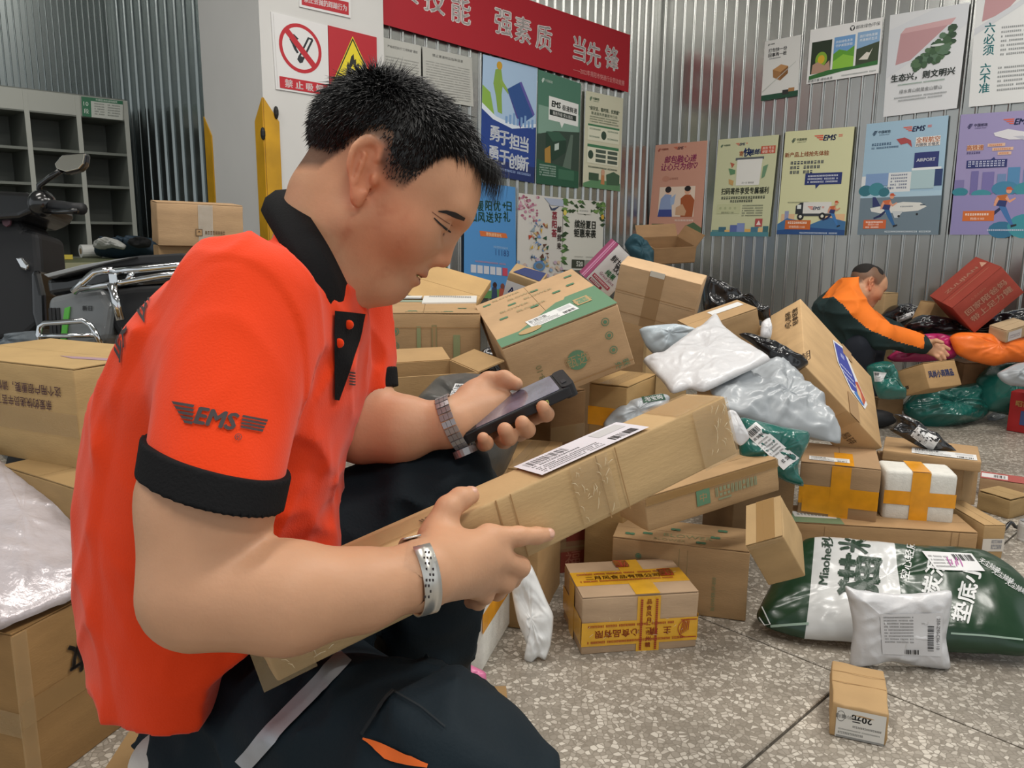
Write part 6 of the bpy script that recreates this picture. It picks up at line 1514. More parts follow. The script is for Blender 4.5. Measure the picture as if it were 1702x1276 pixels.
# ------------------------------------------------------------------ bags and mailers
def outline(px, sub=4):
    out = []; n = len(px)
    for i in range(n):
        a, b, c, d = [np.array(px[(i + k) % n], float) for k in (-1, 0, 1, 2)]
        for j in range(sub):
            t = j / sub; s = .5 * ((2 * b) + (c - a) * t + (2 * a - 5 * b + 4 * c - d) * t * t + (3 * b - a - 3 * c + d) * t ** 3)
            out.append(s * .6 + (b * (1 - t) + c * t) * .4)
    return out
BVH = {}
def bag(label, px, plane, thick, m, back=None, cat='parcel bag', group=None, wr=.25, ws=22, rings=16, sub=5, p=3.0, name='mailer', seed=0, rim=.004, mfn=None, mats=None, cr=1.0):
    """a filled plastic bag: its seam outline lies on a plane in the room, both sides bulge out of it, creased by pulled film"""
    if isinstance(plane, (int, float)): q0 = W(*np.mean(px, 0), plane); n = -FW + UP * .25
    else: q0 = plane[0]; n = np.cross(plane[1] - plane[0], plane[2] - plane[0])
    n = n / np.linalg.norm(n); n = n if n @ (CAM - q0) > 0 else -n
    O = [on_plane(x, y, q0, n) for x, y in outline(px, sub)]; k = len(O); c = sum(O) / k; back = thick * .5 if back is None else back
    size = np.mean([np.linalg.norm(o - c) for o in O])
    V = []; F = []
    def pt(i, t, sgn):
        q = c + (O[i] - c) * t
        h = (1 - t ** p) ** .62
        w = noise.noise(Vector(q) * ws + Vector((seed * 7.3, 0, 0))); w2 = noise.noise(Vector((q[0] * ws * .45, q[1] * ws * .45, q[2] * ws * 1.1)) + Vector((0, seed * 3.1, 5)))
        rd = (1 - abs(w2) * 2.2)
        ang = i / k * 2 * math.pi; rad = noise.noise(Vector((math.cos(ang) * 3.2, math.sin(ang) * 3.2, seed + .5))) * t * (1 - t) * 3
        T_ = thick if sgn > 0 else back
        hh = T_ * h * (1 + wr * w * 1.2) + T_ * wr * (max(rd, 0) ** 2 * .45 + rad * .5) * (1 - t ** 8)
        rm = noise.ridged_multi_fractal(Vector(q) * ws * .55 + Vector((seed, 2, seed * .7)), .9, 2.1, 4, 1.0, 2.0)
        hh += (rm - 1.1) * wr * min(.014, size * .12) * (1 - t ** 12) * cr
        vd = noise.voronoi(Vector(q) * ws * .9 + Vector((w * .3, w2 * .3, seed)))[0]
        hh += cr * wr * min(.012, size * .1) * (1 - min((vd[1] - vd[0]) / .22, 1)) ** 2 * (1 - t ** 12)
        hh += size * .028 * wr * 4 * noise.noise(Vector(q) * 60 + Vector((3, seed, 1))) * (1 - t ** 10) * .35
        return q + n * sgn * max(hh, .0008)
    ts = [(j / rings) ** .85 for j in range(1, rings)]
    V.append(pt(0, 0.0001, 1)); V.append(pt(0, 0.0001, -1))
    idx = {}
    for sgn in (1, -1):
        for j, t in enumerate(ts):
            for i in range(k): idx[(sgn, j, i)] = len(V); V.append(pt(i, t, sgn))
    for i in range(k): idx[('r', i)] = len(V); V.append(O[i] + n * rim * noise.noise(Vector(O[i]) * 40))
    for sgn in (1, -1):
        for i in range(k):
            i2 = (i + 1) % k; a = (0 if sgn > 0 else 1, idx[(sgn, 0, i)], idx[(sgn, 0, i2)]); F.append(a if sgn > 0 else a[::-1])
            for j in range(len(ts) - 1):
                a = (idx[(sgn, j, i)], idx[(sgn, j + 1, i)], idx[(sgn, j + 1, i2)], idx[(sgn, j, i2)]); F.append(a if sgn > 0 else a[::-1])
            a = (idx[(sgn, len(ts) - 1, i)], idx[('r', i)], idx[('r', i2)], idx[(sgn, len(ts) - 1, i2)]); F.append(a if sgn > 0 else a[::-1])
    o = mk(name, V, F, mats or m, None, True); tag(o, label, cat, group)
    if mfn:
        for f_ in o.data.polygons:
            q = np.mean([V[i] for i in f_.vertices], 0) - CAM; d = q @ FW; f_.material_index = mfn(851 + FPX * (q @ RT) / d, 638 - FPX * (q @ UP) / d)
    BVH[o] = BVHTree.FromPolygons([tuple(v) for v in V], F)
    return o
def crumple(M, scale=13, strength=.55, dist=.006):
    nt = M.node_tree; N = nt.nodes; L = nt.links; B = N['Principled BSDF']
    nz = N.new('ShaderNodeTexNoise'); nz.noise_type = 'RIDGED_MULTIFRACTAL'; nz.inputs['Scale'].default_value = scale; nz.inputs['Detail'].default_value = 3; nz.inputs['Distortion'].default_value = .6
    tc = N.new('ShaderNodeTexCoord'); L.new(tc.outputs['Object'], nz.inputs['Vector'])
    bp = N.new('ShaderNodeBump'); bp.inputs['Strength'].default_value = strength; bp.inputs['Distance'].default_value = dist; L.new(nz.outputs[0], bp.inputs['Height'])
    if B.inputs['Normal'].links: L.new(B.inputs['Normal'].links[0].from_socket, bp.inputs['Normal'])
    L.new(bp.outputs[0], B.inputs['Normal']); return M
def poly_m(name, col, rough=.34, bump=.3, bscale=38, coat=.12, var=.05): return crumple(mat(name, col, rough, var=var, vscale=14, bump=bump, bscale=bscale, coat=coat))
WHITEP = crumple(mat('white_bubble_film', '#cfcfd1', .34, bump=.5, bscale=70, coat=.2), 16, .9, .012); GREYP = crumple(mat('grey_poly_film', '#a4a9ad', .34, bump=.3, bscale=26, coat=.12), 12, .8, .010); BLUEP = poly_m('pale_blue_poly_film', '#b4c0c8', .32)
BLACKP = poly_m('black_poly_film', '#17171a', .22, .5, 30, .5); TEALP = poly_m('teal_poly_film', '#1d6259', .24, .5, 24, .5); DKGREYP = crumple(mat('grey_stretch_film', '#4d4b47', .38, var=.2, vscale=12, bump=.6, bscale=40, coat=.1))
PINKP = poly_m('magenta_poly_film', '#b02a62', .35); ORANGEP = poly_m('orange_woven_sack', '#ef7420', .5, .4, 60, .1); SILVERP = crumple(mat('silver_bubble_film', '#bfb8bb', .26, metal=.15, var=.08, vscale=18, bump=.9, bscale=70, coat=.4), 10, 1.0, .02)
def bag_label(o, px, seed=0, draw=None, col='#d8d8d8', off=.0015, name='shipping_label', tall=None):
    """a label stuck to a bag; px = TL TR BR BL where it is seen"""
    t = BVH[o]; q = [np.array(a, float) for a in px]
    def at(u, v): return (q[0] * (1 - u) + q[1] * u) * (1 - v) + (q[3] * (1 - u) + q[2] * u) * v
    N = 6; V = []; ok = True
    for j in range(N + 1):
        for i in range(N + 1):
            p = cast(t, *at(i / N, j / N), off); ok &= p is not None; V.append(p)
    if not ok:
        good = [p for p in V if p is not None]
        if not good: return
        V = [p if p is not None else good[0] for p in V]
    G = np.array([list(p) for p in V]).reshape(N + 1, N + 1, 3); nn = np.cross(G[0, -1] - G[0, 0], G[-1, 0] - G[0, 0]); nn /= np.linalg.norm(nn); nn = nn if nn @ (CAM - G[0, 0]) > 0 else -nn
    mk(name, V, [(j * (N + 1) + i, j * (N + 1) + i + 1, (j + 1) * (N + 1) + i + 1, (j + 1) * (N + 1) + i) for j in range(N) for i in range(N)], paper(col), o, True)
    def P(u, v, off):
        v = 1 - v; x, y = min(max(u, 0), 1) * N, min(max(v, 0), 1) * N; i, j = min(int(x), N - 1), min(int(y), N - 1); a, b = x - i, y - j
        return (G[j, i] * (1 - a) + G[j, i + 1] * a) * (1 - b) + (G[j + 1, i] * (1 - a) + G[j + 1, i + 1] * a) * b + nn * (off + .0004)
    pr = Print(P); w = np.linalg.norm(G[0, -1] - G[0, 0]); h = np.linalg.norm(G[-1, 0] - G[0, 0]); asp = h / w
    if draw: draw(pr, asp)
    else:
        pr.rect(0, 0, .01, .01, col)
        if asp < 1:
            pr.bars(.05, .6, .45, .92, seed=seed, n=16)
            for i in range(5): pr.lines(.05, .08 + .1 * i, .65, .05, '#6a6a6a', ch=.025, seed=seed + i)
            pr.rect(.72, .1, .95, .4, '#bcbcbc')
        else:
            pr.bars(.12, .83, .88, .95, seed=seed, n=14); pr.lines(.08, .74, .92, .05, '#222222', ch=.06, seed=seed)
            for i in range(6): pr.lines(.1, .3 + .07 * i, .88, .03, '#6a6a6a', ch=.04, seed=seed + i)
            pr.lines(.25, .1, .92, .07, '#2a2a2a', ch=.08, seed=seed + 9)
    pr.build('printed_marks', o)
def pl(*t): return [W(x, y, d) for x, y, d in t]

g = bag('silver white bubble mailer lying on the carton in the lower left corner', [(-40, 745), (0, 770), (38, 790), (56, 793), (92, 809), (126, 831), (130, 900), (145, 980), (62, 1020), (0, 1045), (-60, 1075), (-150, 930)],
        [on_floor(0, 1040, .315), on_floor(140, 975, .315), W(40, 790, 1.72)], .03, SILVERP, wr=.14, ws=13, rings=22, seed=3, sub=8, p=5)
bag('white bubble mailer lying flat on top of the pile', [(1190, 524), (1203, 543), (1225, 561), (1250, 577), (1279, 595), (1276, 601), (1225, 625), (1171, 650), (1145, 646), (1117, 653), (1101, 634), (1069, 600), (1095, 594), (1130, 568), (1166, 544)],
    pl((1117, 650, 2.15), (1278, 598, 2.2), (1190, 526, 2.5)), .024, WHITEP, wr=.2, ws=14, rings=30, sub=8, seed=4, p=8)
bag('crumpled grey poly mailer hanging below the white bubble mailer', [(1180, 640), (1230, 618), (1283, 598), (1312, 617), (1343, 648), (1371, 682), (1389, 708), (1396, 737), (1352, 726), (1300, 713), (1262, 702), (1225, 690), (1192, 668)],
    pl((1262, 702, 2.12), (1392, 730, 2.2), (1290, 602, 2.45)), .045, GREYP, wr=.6, ws=13, rings=30, sub=8, seed=5)
bag('pale blue poly mailer half under the white bubble mailer', [(1063, 547), (1090, 541), (1123, 539), (1157, 547), (1159, 556), (1116, 583), (1095, 594), (1074, 576)], 2.5, .035, BLUEP, wr=.4, seed=6)
bag('folded black poly mailer against the big tilted carton', [(1228, 555), (1246, 553), (1280, 566), (1313, 581), (1343, 602), (1338, 610), (1316, 621), (1278, 598), (1249, 570)], 2.42, .03, BLACKP, wr=.5, seed=7)
bag('black poly bag behind the taped tan carton', [(1168, 465), (1178, 463), (1205, 476), (1235, 498), (1262, 506), (1280, 521), (1277, 536), (1255, 527), (1225, 516), (1172, 522)], 3.0, .06, BLACKP, wr=.6, seed=8)
bag('small white packet wedged beside the big tilted carton', [(1266, 536), (1279, 528), (1283, 546), (1279, 566), (1264, 562)], 2.6, .02, WHITEP, wr=.4, seed=9)
g = bag('white mailer with green print under the end of the held carton', [(1003, 703), (1020, 682), (1040, 668), (1066, 660), (1100, 654), (1114, 660), (1105, 692), (1060, 722), (1010, 724)], 2.1, .03, GREYP, wr=.4, seed=10)
bag_label(g, [(1066, 660), (1102, 655), (1106, 664), (1070, 670)], draw=lambda p, a: p.text('淘宝购', .5, .5, .8, '#d8d8d8', asp=a, w=.8), col='#1f4a33', name='printed_panel')
g = bag('teal poly mailer with a long shipping label, hanging below the grey mailer', [(1230, 694), (1262, 700), (1306, 710), (1343, 717), (1345, 735), (1328, 770), (1328, 790), (1335, 808), (1306, 800), (1278, 784), (1247, 772), (1230, 758), (1229, 725)], 2.02, .032, TEALP, wr=.5, ws=18, seed=11, rings=18)
bag_label(g, [(1236, 718), (1256, 701.5), (1328, 761), (1303, 781)], seed=3)
bag('white film edge of a mailer at the end of the held carton', [(1209, 684), (1222, 683), (1241, 715), (1245, 729), (1230, 741), (1212, 722)], 1.97, .012, WHITEP, wr=.4, seed=12)
g = bag('small black poly bag with a white label on the lidded carton', [(1484, 688), (1502, 690), (1527, 703), (1561, 727), (1595, 754), (1560, 752), (1528, 742), (1502, 728), (1479, 714), (1492, 702)], 2.62, .03, BLACKP, wr=.6, ws=26, seed=13)
bag_label(g, [(1525, 708), (1562, 729), (1549, 750), (1513, 723)], seed=5)
GT = None
bag('full teal sack lying on the floor at the right, glossy top', [(1502, 672), (1514, 657), (1533, 648), (1572, 645), (1614, 637), (1624, 642), (1629, 666), (1643, 683), (1629, 697), (1584, 709), (1546, 713), (1520, 702), (1503, 686)], [on_floor(1502, 708), on_floor(1640, 703), W(1570, 640, 4.15)], .10, TEALP, wr=.5, ws=10, seed=14, rings=28, sub=9)
bag('teal sack at the right edge behind the red bag', [(1623, 630), (1643, 609), (1669, 600), (1697, 598), (1722, 606), (1726, 700), (1678, 690), (1643, 682), (1628, 662)], 4.12, .11, TEALP, wr=.45, ws=10, seed=15, rings=26, sub=9)
bag('light grey film bag lying on the teal sack at the right edge', [(1658, 620), (1690, 604), (1722, 603), (1722, 641), (1680, 641), (1664, 632)], 3.82, .04, GREYP, wr=.6, seed=16)
g = bag('teal sack leaning between the big tilted carton and the small lettered carton', [(1440, 610), (1455, 602), (1477, 601), (1490, 626), (1504, 656), (1502, 663), (1462, 662), (1450, 636)], 3.72, .06, TEALP, wr=.4, seed=17)
bag_label(g, [(1452, 617), (1474, 619), (1466, 634), (1454, 634)], seed=6)
bag('magenta poly bag in the hand of the crouching worker', [(1474, 594), (1500, 575), (1526, 557), (1556, 554), (1583, 560), (1595, 579), (1585, 595), (1537, 601), (1488, 601)], 4.05, .05, PINKP, wr=.6, ws=20, seed=18)
bag('bright orange sack lying across the right side', [(1578, 562), (1591, 553), (1631, 554), (1670, 558), (1702, 562), (1722, 572), (1718, 600), (1678, 602), (1652, 608), (1615, 600), (1590, 588)], 3.98, .06, ORANGEP, wr=.3, ws=9, seed=19, rings=24, sub=8, name='sack')
g = bag('black poly bag with a slanted white label behind the crouching worker', [(1464, 526), (1478, 510), (1504, 505), (1530, 512), (1532, 527), (1505, 541), (1476, 543)], 4.45, .06, BLACKP, wr=.6, seed=20)
bag_label(g, [(1490, 527), (1525, 515), (1526, 523), (1491, 537)], seed=7)
bag('long black poly bag under the red carton', [(1503, 540), (1528, 524), (1568, 527), (1600, 540), (1621, 551), (1608, 556), (1537, 556), (1510, 550)], 4.15, .05, BLACKP, wr=.5, seed=21)
bag('black poly bag at the right edge under the red carton', [(1617, 549), (1643, 527), (1678, 517), (1722, 511), (1722, 548), (1680, 552), (1645, 557)], 4.12, .06, BLACKP, wr=.6, seed=22)
bag('dark teal cloth hanging out of the open carton in the corner', [(1038, 406), (1050, 390), (1063, 393), (1077, 405), (1087, 421), (1084, 447), (1065, 445), (1050, 428)], 4.0, .05, mat('dark_teal_cloth', '#173f4a', .7, var=.2, vscale=8), wr=.6, seed=23, cat='cloth', name='cloth')
g = bag('large bag in grey stretch film with a white label behind the phone hand', [(688, 674), (712, 642), (730, 626), (775, 621), (842, 634), (884, 672), (866, 724), (838, 786), (800, 806), (740, 768), (700, 724)], 1.75, .09, DKGREYP, wr=.3, ws=10, seed=24)
bag_label(g, [(757, 638), (778, 639), (760, 676), (740, 674)], seed=8)
bag('black bag with a torn label between the two fruit cartons', [(798, 586), (816, 577), (832, 600), (852, 628), (828, 640), (800, 630)], 2.5, .03, BLACKP, wr=.6, seed=25)
d0 = dz(885, 1098, 0.0)
g = bag('white mailer standing bent on the floor under the carton hand', [(849, 963), (860, 945), (873, 930), (885, 942), (908, 996), (920, 1025), (915, 1072), (906, 1096), (894, 1092), (882, 1102), (871, 1095), (875, 1071), (861, 1034), (852, 992)], pl((871, 1095, d0), (906, 1096, d0), (873, 930, d0 + .03)), .018, mat('white_poly_film', '#dcdddc', .35, bump=.4, bscale=30), wr=.5, ws=24, seed=26)
bag('magenta film bag under the foam box by the knee', [(752, 1107), (765, 1097), (790, 1108), (808, 1119), (806, 1152), (780, 1136)], 1.62, .012, poly_m('pink_film', '#d0719a', .35), wr=.6, seed=27)
a = on_floor(801, 1123); b = on_floor(857, 1024); d_ = b - a; Lf = np.linalg.norm(d_); d_ /= Lf; n_ = np.array([d_[1], -d_[0], 0]); cc_ = (a + b) / 2 - n_ * .065
q = foam_box('white foam box with orange tape standing behind the knee of the kneeling worker', (Lf, .13, .19), (cc_[0], cc_[1], .097), (0, 0, math.degrees(math.atan2(d_[1], d_[0]))), 50, crosses=False)
q.tape('F', 'u', .62, .045, ORANGETAPE).tape('F', 'v', .92, .03, ORANGETAPE).tape('R', 'u', .6, .045, ORANGETAPE)
# printed sack in front right
GRNB = crumple(mat('dark_green_laminated_bag', '#14351e', .3, bump=.3, bscale=26, coat=.25), 10); WHTB = crumple(mat('white_laminated_bag', '#c4c5c4', .34, bump=.3, bscale=26, coat=.2), 10)
_bp = (on_floor(1262, 1040, .03), on_floor(1650, 1086, .03), on_floor(1500, 908, .16)); _bn = np.cross(_bp[1] - _bp[0], _bp[2] - _bp[0]); _bn /= np.linalg.norm(_bn)
def band_plane(q0, q1, inside):
    """a cut across the bag through two points of its seam plane, square to that plane"""
    a, b, c = [on_plane(*q, _bp[0], _bn) for q in (q0, q1, inside)]; m = np.cross(b - a, _bn); m /= np.linalg.norm(m); m = m if (c - a) @ m > 0 else -m; return m, float(a @ m)
def banded(M, other, cuts):
    nt = M.node_tree; N = nt.nodes; L = nt.links; B = N['Principled BSDF']; ge = N.new('ShaderNodeNewGeometry'); f = None
    for m, d in cuts:
        v = N.new('ShaderNodeVectorMath'); v.operation = 'DOT_PRODUCT'; v.inputs[1].default_value = tuple(m); L.new(ge.outputs['Position'], v.inputs[0])
        g = N.new('ShaderNodeMath'); g.operation = 'GREATER_THAN'; g.inputs[1].default_value = d; L.new(v.outputs['Value'], g.inputs[0])
        if f is None: f = g.outputs[0]
        else:
            k = N.new('ShaderNodeMath'); k.operation = 'MULTIPLY'; L.new(f, k.inputs[0]); L.new(g.outputs[0], k.inputs[1]); f = k.outputs[0]
    mx = N.new('ShaderNodeMix'); mx.data_type = 'RGBA'; L.new(f, mx.inputs[0])
    mx.inputs[6].default_value = B.inputs['Base Color'].default_value; mx.inputs[7].default_value = lin(other)
    if B.inputs['Base Color'].links: L.new(B.inputs['Base Color'].links[0].from_socket, mx.inputs[6])
    L.new(mx.outputs[2], B.inputs['Base Color'])
banded(GRNB, '#c4c5c4', [band_plane((1352, 900), (1337, 1060), (1420, 980)), band_plane((1478, 905), (1493, 1062), (1420, 980))])
g = bag('large green and white printed bag of cat litter lying on the floor at the right', [(1258, 1019), (1275, 985), (1305, 930), (1335, 900), (1374, 897), (1430, 903), (1476, 909), (1540, 912), (1605, 915), (1646, 922), (1686, 946), (1714, 980), (1722, 1084), (1645, 1086), (1584, 1083), (1500, 1077), (1414, 1066), (1338, 1061), (1281, 1045), (1262, 1032)],
        [on_floor(1262, 1040, .03), on_floor(1650, 1086, .03), on_floor(1500, 908, .16)], .06, GRNB, wr=.16, ws=9, seed=28, rings=34, sub=9, p=3.2, name='litter_bag', back=.03)
def bag_text(o, t, cx, cy, s, rot, m, bold=.02, sx=1, name='lettering'):
    vv, ff, w, h = text2d(t, bold); c_, s_ = math.cos(rot), math.sin(rot)
    pts = [(cx + (x * sx * c_ + y * s_) * s, cy + (x * sx * s_ - y * c_) * s) for x, y in vv]
    print_on(name, BVH[o], *densify(pts, ff, 9), m, o, .0018)
DG = paper('#1a3524', .35); WH = paper('#d0d1d0', .35)
bag_text(g, 'Miaohe秒和', 1373, 921, 21, math.radians(-83), DG)
bag_text(g, '猫', 1428, 958, 74, math.radians(-84), DG, .04); bag_text(g, '米', 1420, 905, 56, math.radians(-84), DG, .04, .5)
bag_text(g, '空心轻质', 1509, 930, 17, math.radians(-78), WH, .02)
bag_text(g, '炭混', 1552, 957, 34, math.radians(-78), WH, .03); bag_text(g, '垫底小', 1607, 984, 34, math.radians(-76), WH, .03)
for i in range(3): bag_text(g, '无尘除味', 1645 + 22 * i, 940 + 18 * i, 10, math.radians(30), WH)
def pinklab(p, a):
    p.bars(.55, .55, .95, .9, n=14)
    for i in range(4): p.lines(.05, .15 + .18 * i, .45, .08, '#8a8a8a', ch=.025, seed=i)
    for i in range(5): p.poly([(.35 + .06 * i, .2 + .1 * (i % 2)), (.37 + .06 * i, .2 + .1 * (i % 2)), (.42 + .06 * i, .7 - .1 * (i % 3)), (.4 + .06 * i, .7 - .1 * (i % 3))], '#b0489a')
bag_label(g, [(1532, 917), (1614, 921), (1636, 950), (1557, 948)], draw=pinklab, off=.003)
SEAM = mat('clear_welded_seam', '#8fa596', .3)
ribbon('welded_seam', BVH[g], [(1281, 1040), (1312, 1038), (1344, 1036)], 4, SEAM, g, .002, 10)
ribbon('welded_seam', BVH[g], [(1580, 1052), (1640, 1056), (1700, 1063)], 3, SEAM, g, .002, 12)
pts = [cast(BVH[g], x, y, .004) for x, y in ((1268, 1010), (1274, 1022), (1281, 1036), (1272, 1038), (1264, 1026))]
pts = [p for p in pts if p is not None]
if len(pts) > 2: MB().tube(pts, .0016, 6).build('tie_string', WH, g)
# white mailer leaning on it
g = bag('white bubble mailer with a large printed label leaning on the litter bag', [(1405, 974), (1425, 980), (1483, 987), (1535, 985), (1581, 982), (1578, 1020), (1572, 1060), (1579, 1108), (1560, 1110), (1523, 1105), (1480, 1097), (1443, 1105), (1413, 1105), (1418, 1045), (1413, 1010)],
        [on_floor(1413, 1106), on_floor(1578, 1110), on_floor(1495, 985, .175)], .022, WHITEP, wr=.25, ws=16, seed=29, rings=30, p=6, sub=8)
def biglab(p, a):
    for i in range(9): p.lines(.05 + .0 * i, .9 - .075 * i, .55, .032, '#7f7f80', ch=.022, seed=i)
    p.text('250-Z90-C06-110', .93, .52, .1, '#4a4a4c', asp=a, rot=-math.pi / 2)
    p.bars(.76, .12, .86, .72, n=22, vertical=True, seed=4).bars(.38, .03, .62, .14, n=12, seed=6)
    p.lines(.66, .75, .72, .03, '#888888', ch=.02)
bag_label(g, [(1462, 1020), (1566, 1018), (1564, 1090), (1466, 1086)], draw=biglab, off=.002, col='#d2d2d4')
# small things at the right edge
q = on_floor(1703, 898); t = empty('tin', q); tag(t, 'white labelled tin standing on the floor at the right edge', 'tin')
MB().tube([(0, 0, .0), (0, 0, .006), (0, 0, .058), (0, 0, .064)], [.020, .023, .023, .021], 20).build('tin_body', mat('white_tin', '#c9c7c4', .35), t, False)
MB().tube([(0, 0, .012), (0, 0, .05)], [.0233, .0233], 20).build('tin_label', paper('#b9b6b2'), t, False); MB().tube([(0, 0, .063), (0, 0, .067)], [.0195, .0195], 20).build('tin_lid', mat('polished_steel', '#c4c6c8', .18, metal=1.0), t)
pts = [on_floor(x, y, .012 + .02 * (i % 2)) for i, (x, y) in enumerate(((1640, 868), (1655, 872), (1668, 880), (1680, 868), (1690, 876), (1705, 862)))]
tag(MB().tube(crs(pts, 4)[:-4], .006, 8).build('cable', BLACKP, None, True), 'dark cable on the floor between the narrow carton and the tin', 'cable')
bag('small silver packet on the floor beside the red bag', [(1640, 692), (1652, 686), (1668, 687), (1672, 692), (1655, 699), (1643, 698)], [on_floor(1640, 699), on_floor(1670, 698), on_floor(1655, 686, .02)], .015, GREYP, wr=.6, seed=31)
q0, q1 = on_floor(1671, 716), on_floor(1740, 728); d_ = q1 - q0; ln_ = np.linalg.norm(d_); a_ = math.atan2(d_[1], d_[0]); cc_ = (q0 + q1) / 2 + np.array([-math.sin(a_), math.cos(a_), 0]) * .06
c = Carton('red paper gift bag with gold lettering at the right edge', (ln_, .1, .2), (cc_[0], cc_[1], .101), (0, 0, math.degrees(a_)), flaps=None, name='gift_bag', mats=paper('#a01c1e'), seed=51, rnd=.002)
p = c.pr('F'); p.text('昭福', .32, .72, .16, '#d0a860', asp=p.asp, bold=.02).rect(.3, .2, .8, .55, '#3c4a78').disc(.5, .4, .1, .1, '#d9c9a8').disc(.65, .3, .07, .07, '#b5482f'); c.put(p)
bag('folded woven sacks at the left edge under the scooters', [(-30, 572), (0, 566), (22, 558), (60, 550), (70, 566), (62, 584), (-30, 594)], 2.3, .03, mat('grey_blue_woven_sack', '#5a6268', .7, var=.4, vscale=14), wr=.6, seed=32, name='sack')

# ------------------------------------------------------------------ far left: pigeonhole shelf, table, scooters
SHM = mat('grey_green_shelf_steel', '#6d716a', .5, var=.05, vscale=3); SHE = mat('pale_shelf_edge', '#a8aaa2', .5)
u_ = dL; n_ = nL
zt_ = on_plane(212, 168, SH, n_)[2]; zrow = [on_plane(212, y, SH, n_)[2] for y in (200, 258, 312, 371, 428)]
sh = empty('pigeonhole_shelf', (SH[0], SH[1], 0)); tag(sh, 'grey steel pigeonhole shelf in the far left corner', 'shelf')
Msh = Matrix([[u_[0], -n_[0], 0, 0], [u_[1], -n_[1], 0, 0], [0, 0, 1, 0], [0, 0, 0, 1]])     # local x along the wall, y away from the room
def shp(name, c, d, m): b = MB().box(c, d); return mk(name, [Msh @ Vector(p) for p in b.v], b.f, m, sh)
cw = float(np.linalg.norm(on_plane(138, 300, SH, n_) - on_plane(216, 300, SH, n_))) ; NC = 5; DP = .32
for i in range(NC + 1): shp('divider', (-cw * i, DP / 2, zt_ / 2), (.018, DP, zt_), SHM); shp('divider_edge', (-cw * i, -.002, zt_ / 2), (.024, .004, zt_), SHE)
zs = zrow + [zrow[-1] - .2 * k for k in (1, 2, 3)]
for z in zs:
    if z > .05: shp('shelf_board', (-cw * NC / 2, DP / 2, z), (cw * NC, DP, .014), SHM)
shp('back_panel', (-cw * NC / 2, DP - .004, zt_ / 2), (cw * NC, .008, zt_), SHM); shp('header_board', (-cw * NC / 2, .004, (zt_ + zrow[0]) / 2), (cw * NC, .012, zt_ - zrow[0]), SHE); shp('top_panel', (-cw * NC / 2, DP / 2, zt_), (cw * NC, DP, .012), SHM)
f = Flat('rack_card', 'green and white schedule card on the header of the pigeonhole shelf', 'card', (SH + n_ * .014, n_), [(135, 160), (204, 168), (204, 200), (137, 193)], '#b9bcb4', off=.0, thick=.002)
f.r(0, 0, 1, .18, '#2f6b4c').r(0, 0, .22, 1, '#2f6b4c').t('10', .1, .35, .3, '#d0d8cf').t('段', .1, .72, .26, '#d0d8cf').t('外围投递段道明细表', .6, .09, .12, '#d0d8cf')
for i in range(5): f.ln(.3, .26 + .13 * i, .56, .06, '#7a7f78', ch=.035, seed=i); f.ln(.62, .26 + .13 * i, .95, .06, '#7a7f78', ch=.035, seed=i + 9)
f.done()
# table
TZ = .79
a = on_floor(55, 437, TZ); TLN = .62
tb = empty('table', (a[0], a[1], 0)); tag(tb, 'long worktable with a dull green top in front of the pigeonhole shelf', 'table')
Mt = Matrix([[dL[0], -nL[0], 0, 0], [dL[1], -nL[1], 0, 0], [0, 0, 1, 0], [0, 0, 0, 1]])
def tbp(name, c, d, m): q = MB().box(c, d); return mk(name, [Mt @ Vector(p) for p in q.v], q.f, m, tb)
tbp('table_top', (TLN / 2, .3, TZ - .016), (TLN, .6, .03), mat('green_table_top', '#5f6449', .55)); tbp('top_edge', (TLN / 2, -.002, TZ - .02), (TLN, .006, .036), mat('pale_edge_strip', '#86866a', .5))
for x in (.04, TLN - .04):
    for y in (.05, .55): tbp('leg', (x, y, (TZ - .03) / 2), (.045, .045, TZ - .03), SHM)
p_ = on_floor(152, 428, TZ); t = MB(); 
tr = empty('tape_roll', (p_[0], p_[1], TZ)); tag(tr, 'white roll of tape on the worktable', 'tape roll')
ax = dL * .05; MB().tube([(-ax[0], -ax[1], .034), (ax[0], ax[1], .034)], .034, 18).build('roll', mat('white_paper_roll', '#c9cac6', .6), tr); MB().tube([(-ax[0] * 1.02, -ax[1] * 1.02, .034), (ax[0] * 1.02, ax[1] * 1.02, .034)], .016, 14).build('roll_core', mat('cardboard_core', '#8b7658', .7), tr)
p_ = on_floor(108, 431, TZ); tag(MB().box((p_[0], p_[1], TZ + .012), (.07, .05, .022), Matrix.Rotation(.5, 3, 'Z')).build('label_pad', paper('#b9a63c')), 'yellow pad on the worktable left of the tape roll', 'pad')
bag('dark blue padded coat heaped on the worktable', [(160, 424), (162, 408), (180, 402), (215, 400), (240, 396), (262, 400), (262, 420), (225, 425), (190, 428)], 4.2, .08, mat('dark_blue_nylon', '#1f3444', .6, var=.2, vscale=9), wr=.6, seed=41, cat='coat', name='coat')
bag('white fleece lining on top of the blue coat', [(155, 410), (160, 402), (180, 396), (196, 399), (210, 408), (205, 414), (185, 411), (165, 414)], 4.1, .035, mat('white_fleece', '#a9aaa6', .9, bump=1, bscale=120), wr=.7, ws=40, seed=42, cat='fleece', name='fleece')
bag('black fur hood on the blue coat', [(212, 404), (224, 396), (240, 394), (252, 400), (248, 410), (228, 412)], 4.1, .03, mat('black_fur', '#0d0d0e', .9, bump=1, bscale=120), wr=.7, ws=40, seed=43, cat='hood', name='fur_hood')
cb_ = W(331, 400, 2.99); Carton('tall plain carton under the umbrella-marked carton', (.30, .2, TBZ - .004), (cb_[0], cb_[1], (TBZ - .004) / 2), (0, 0, 29), K4, flaps=None, seed=44)

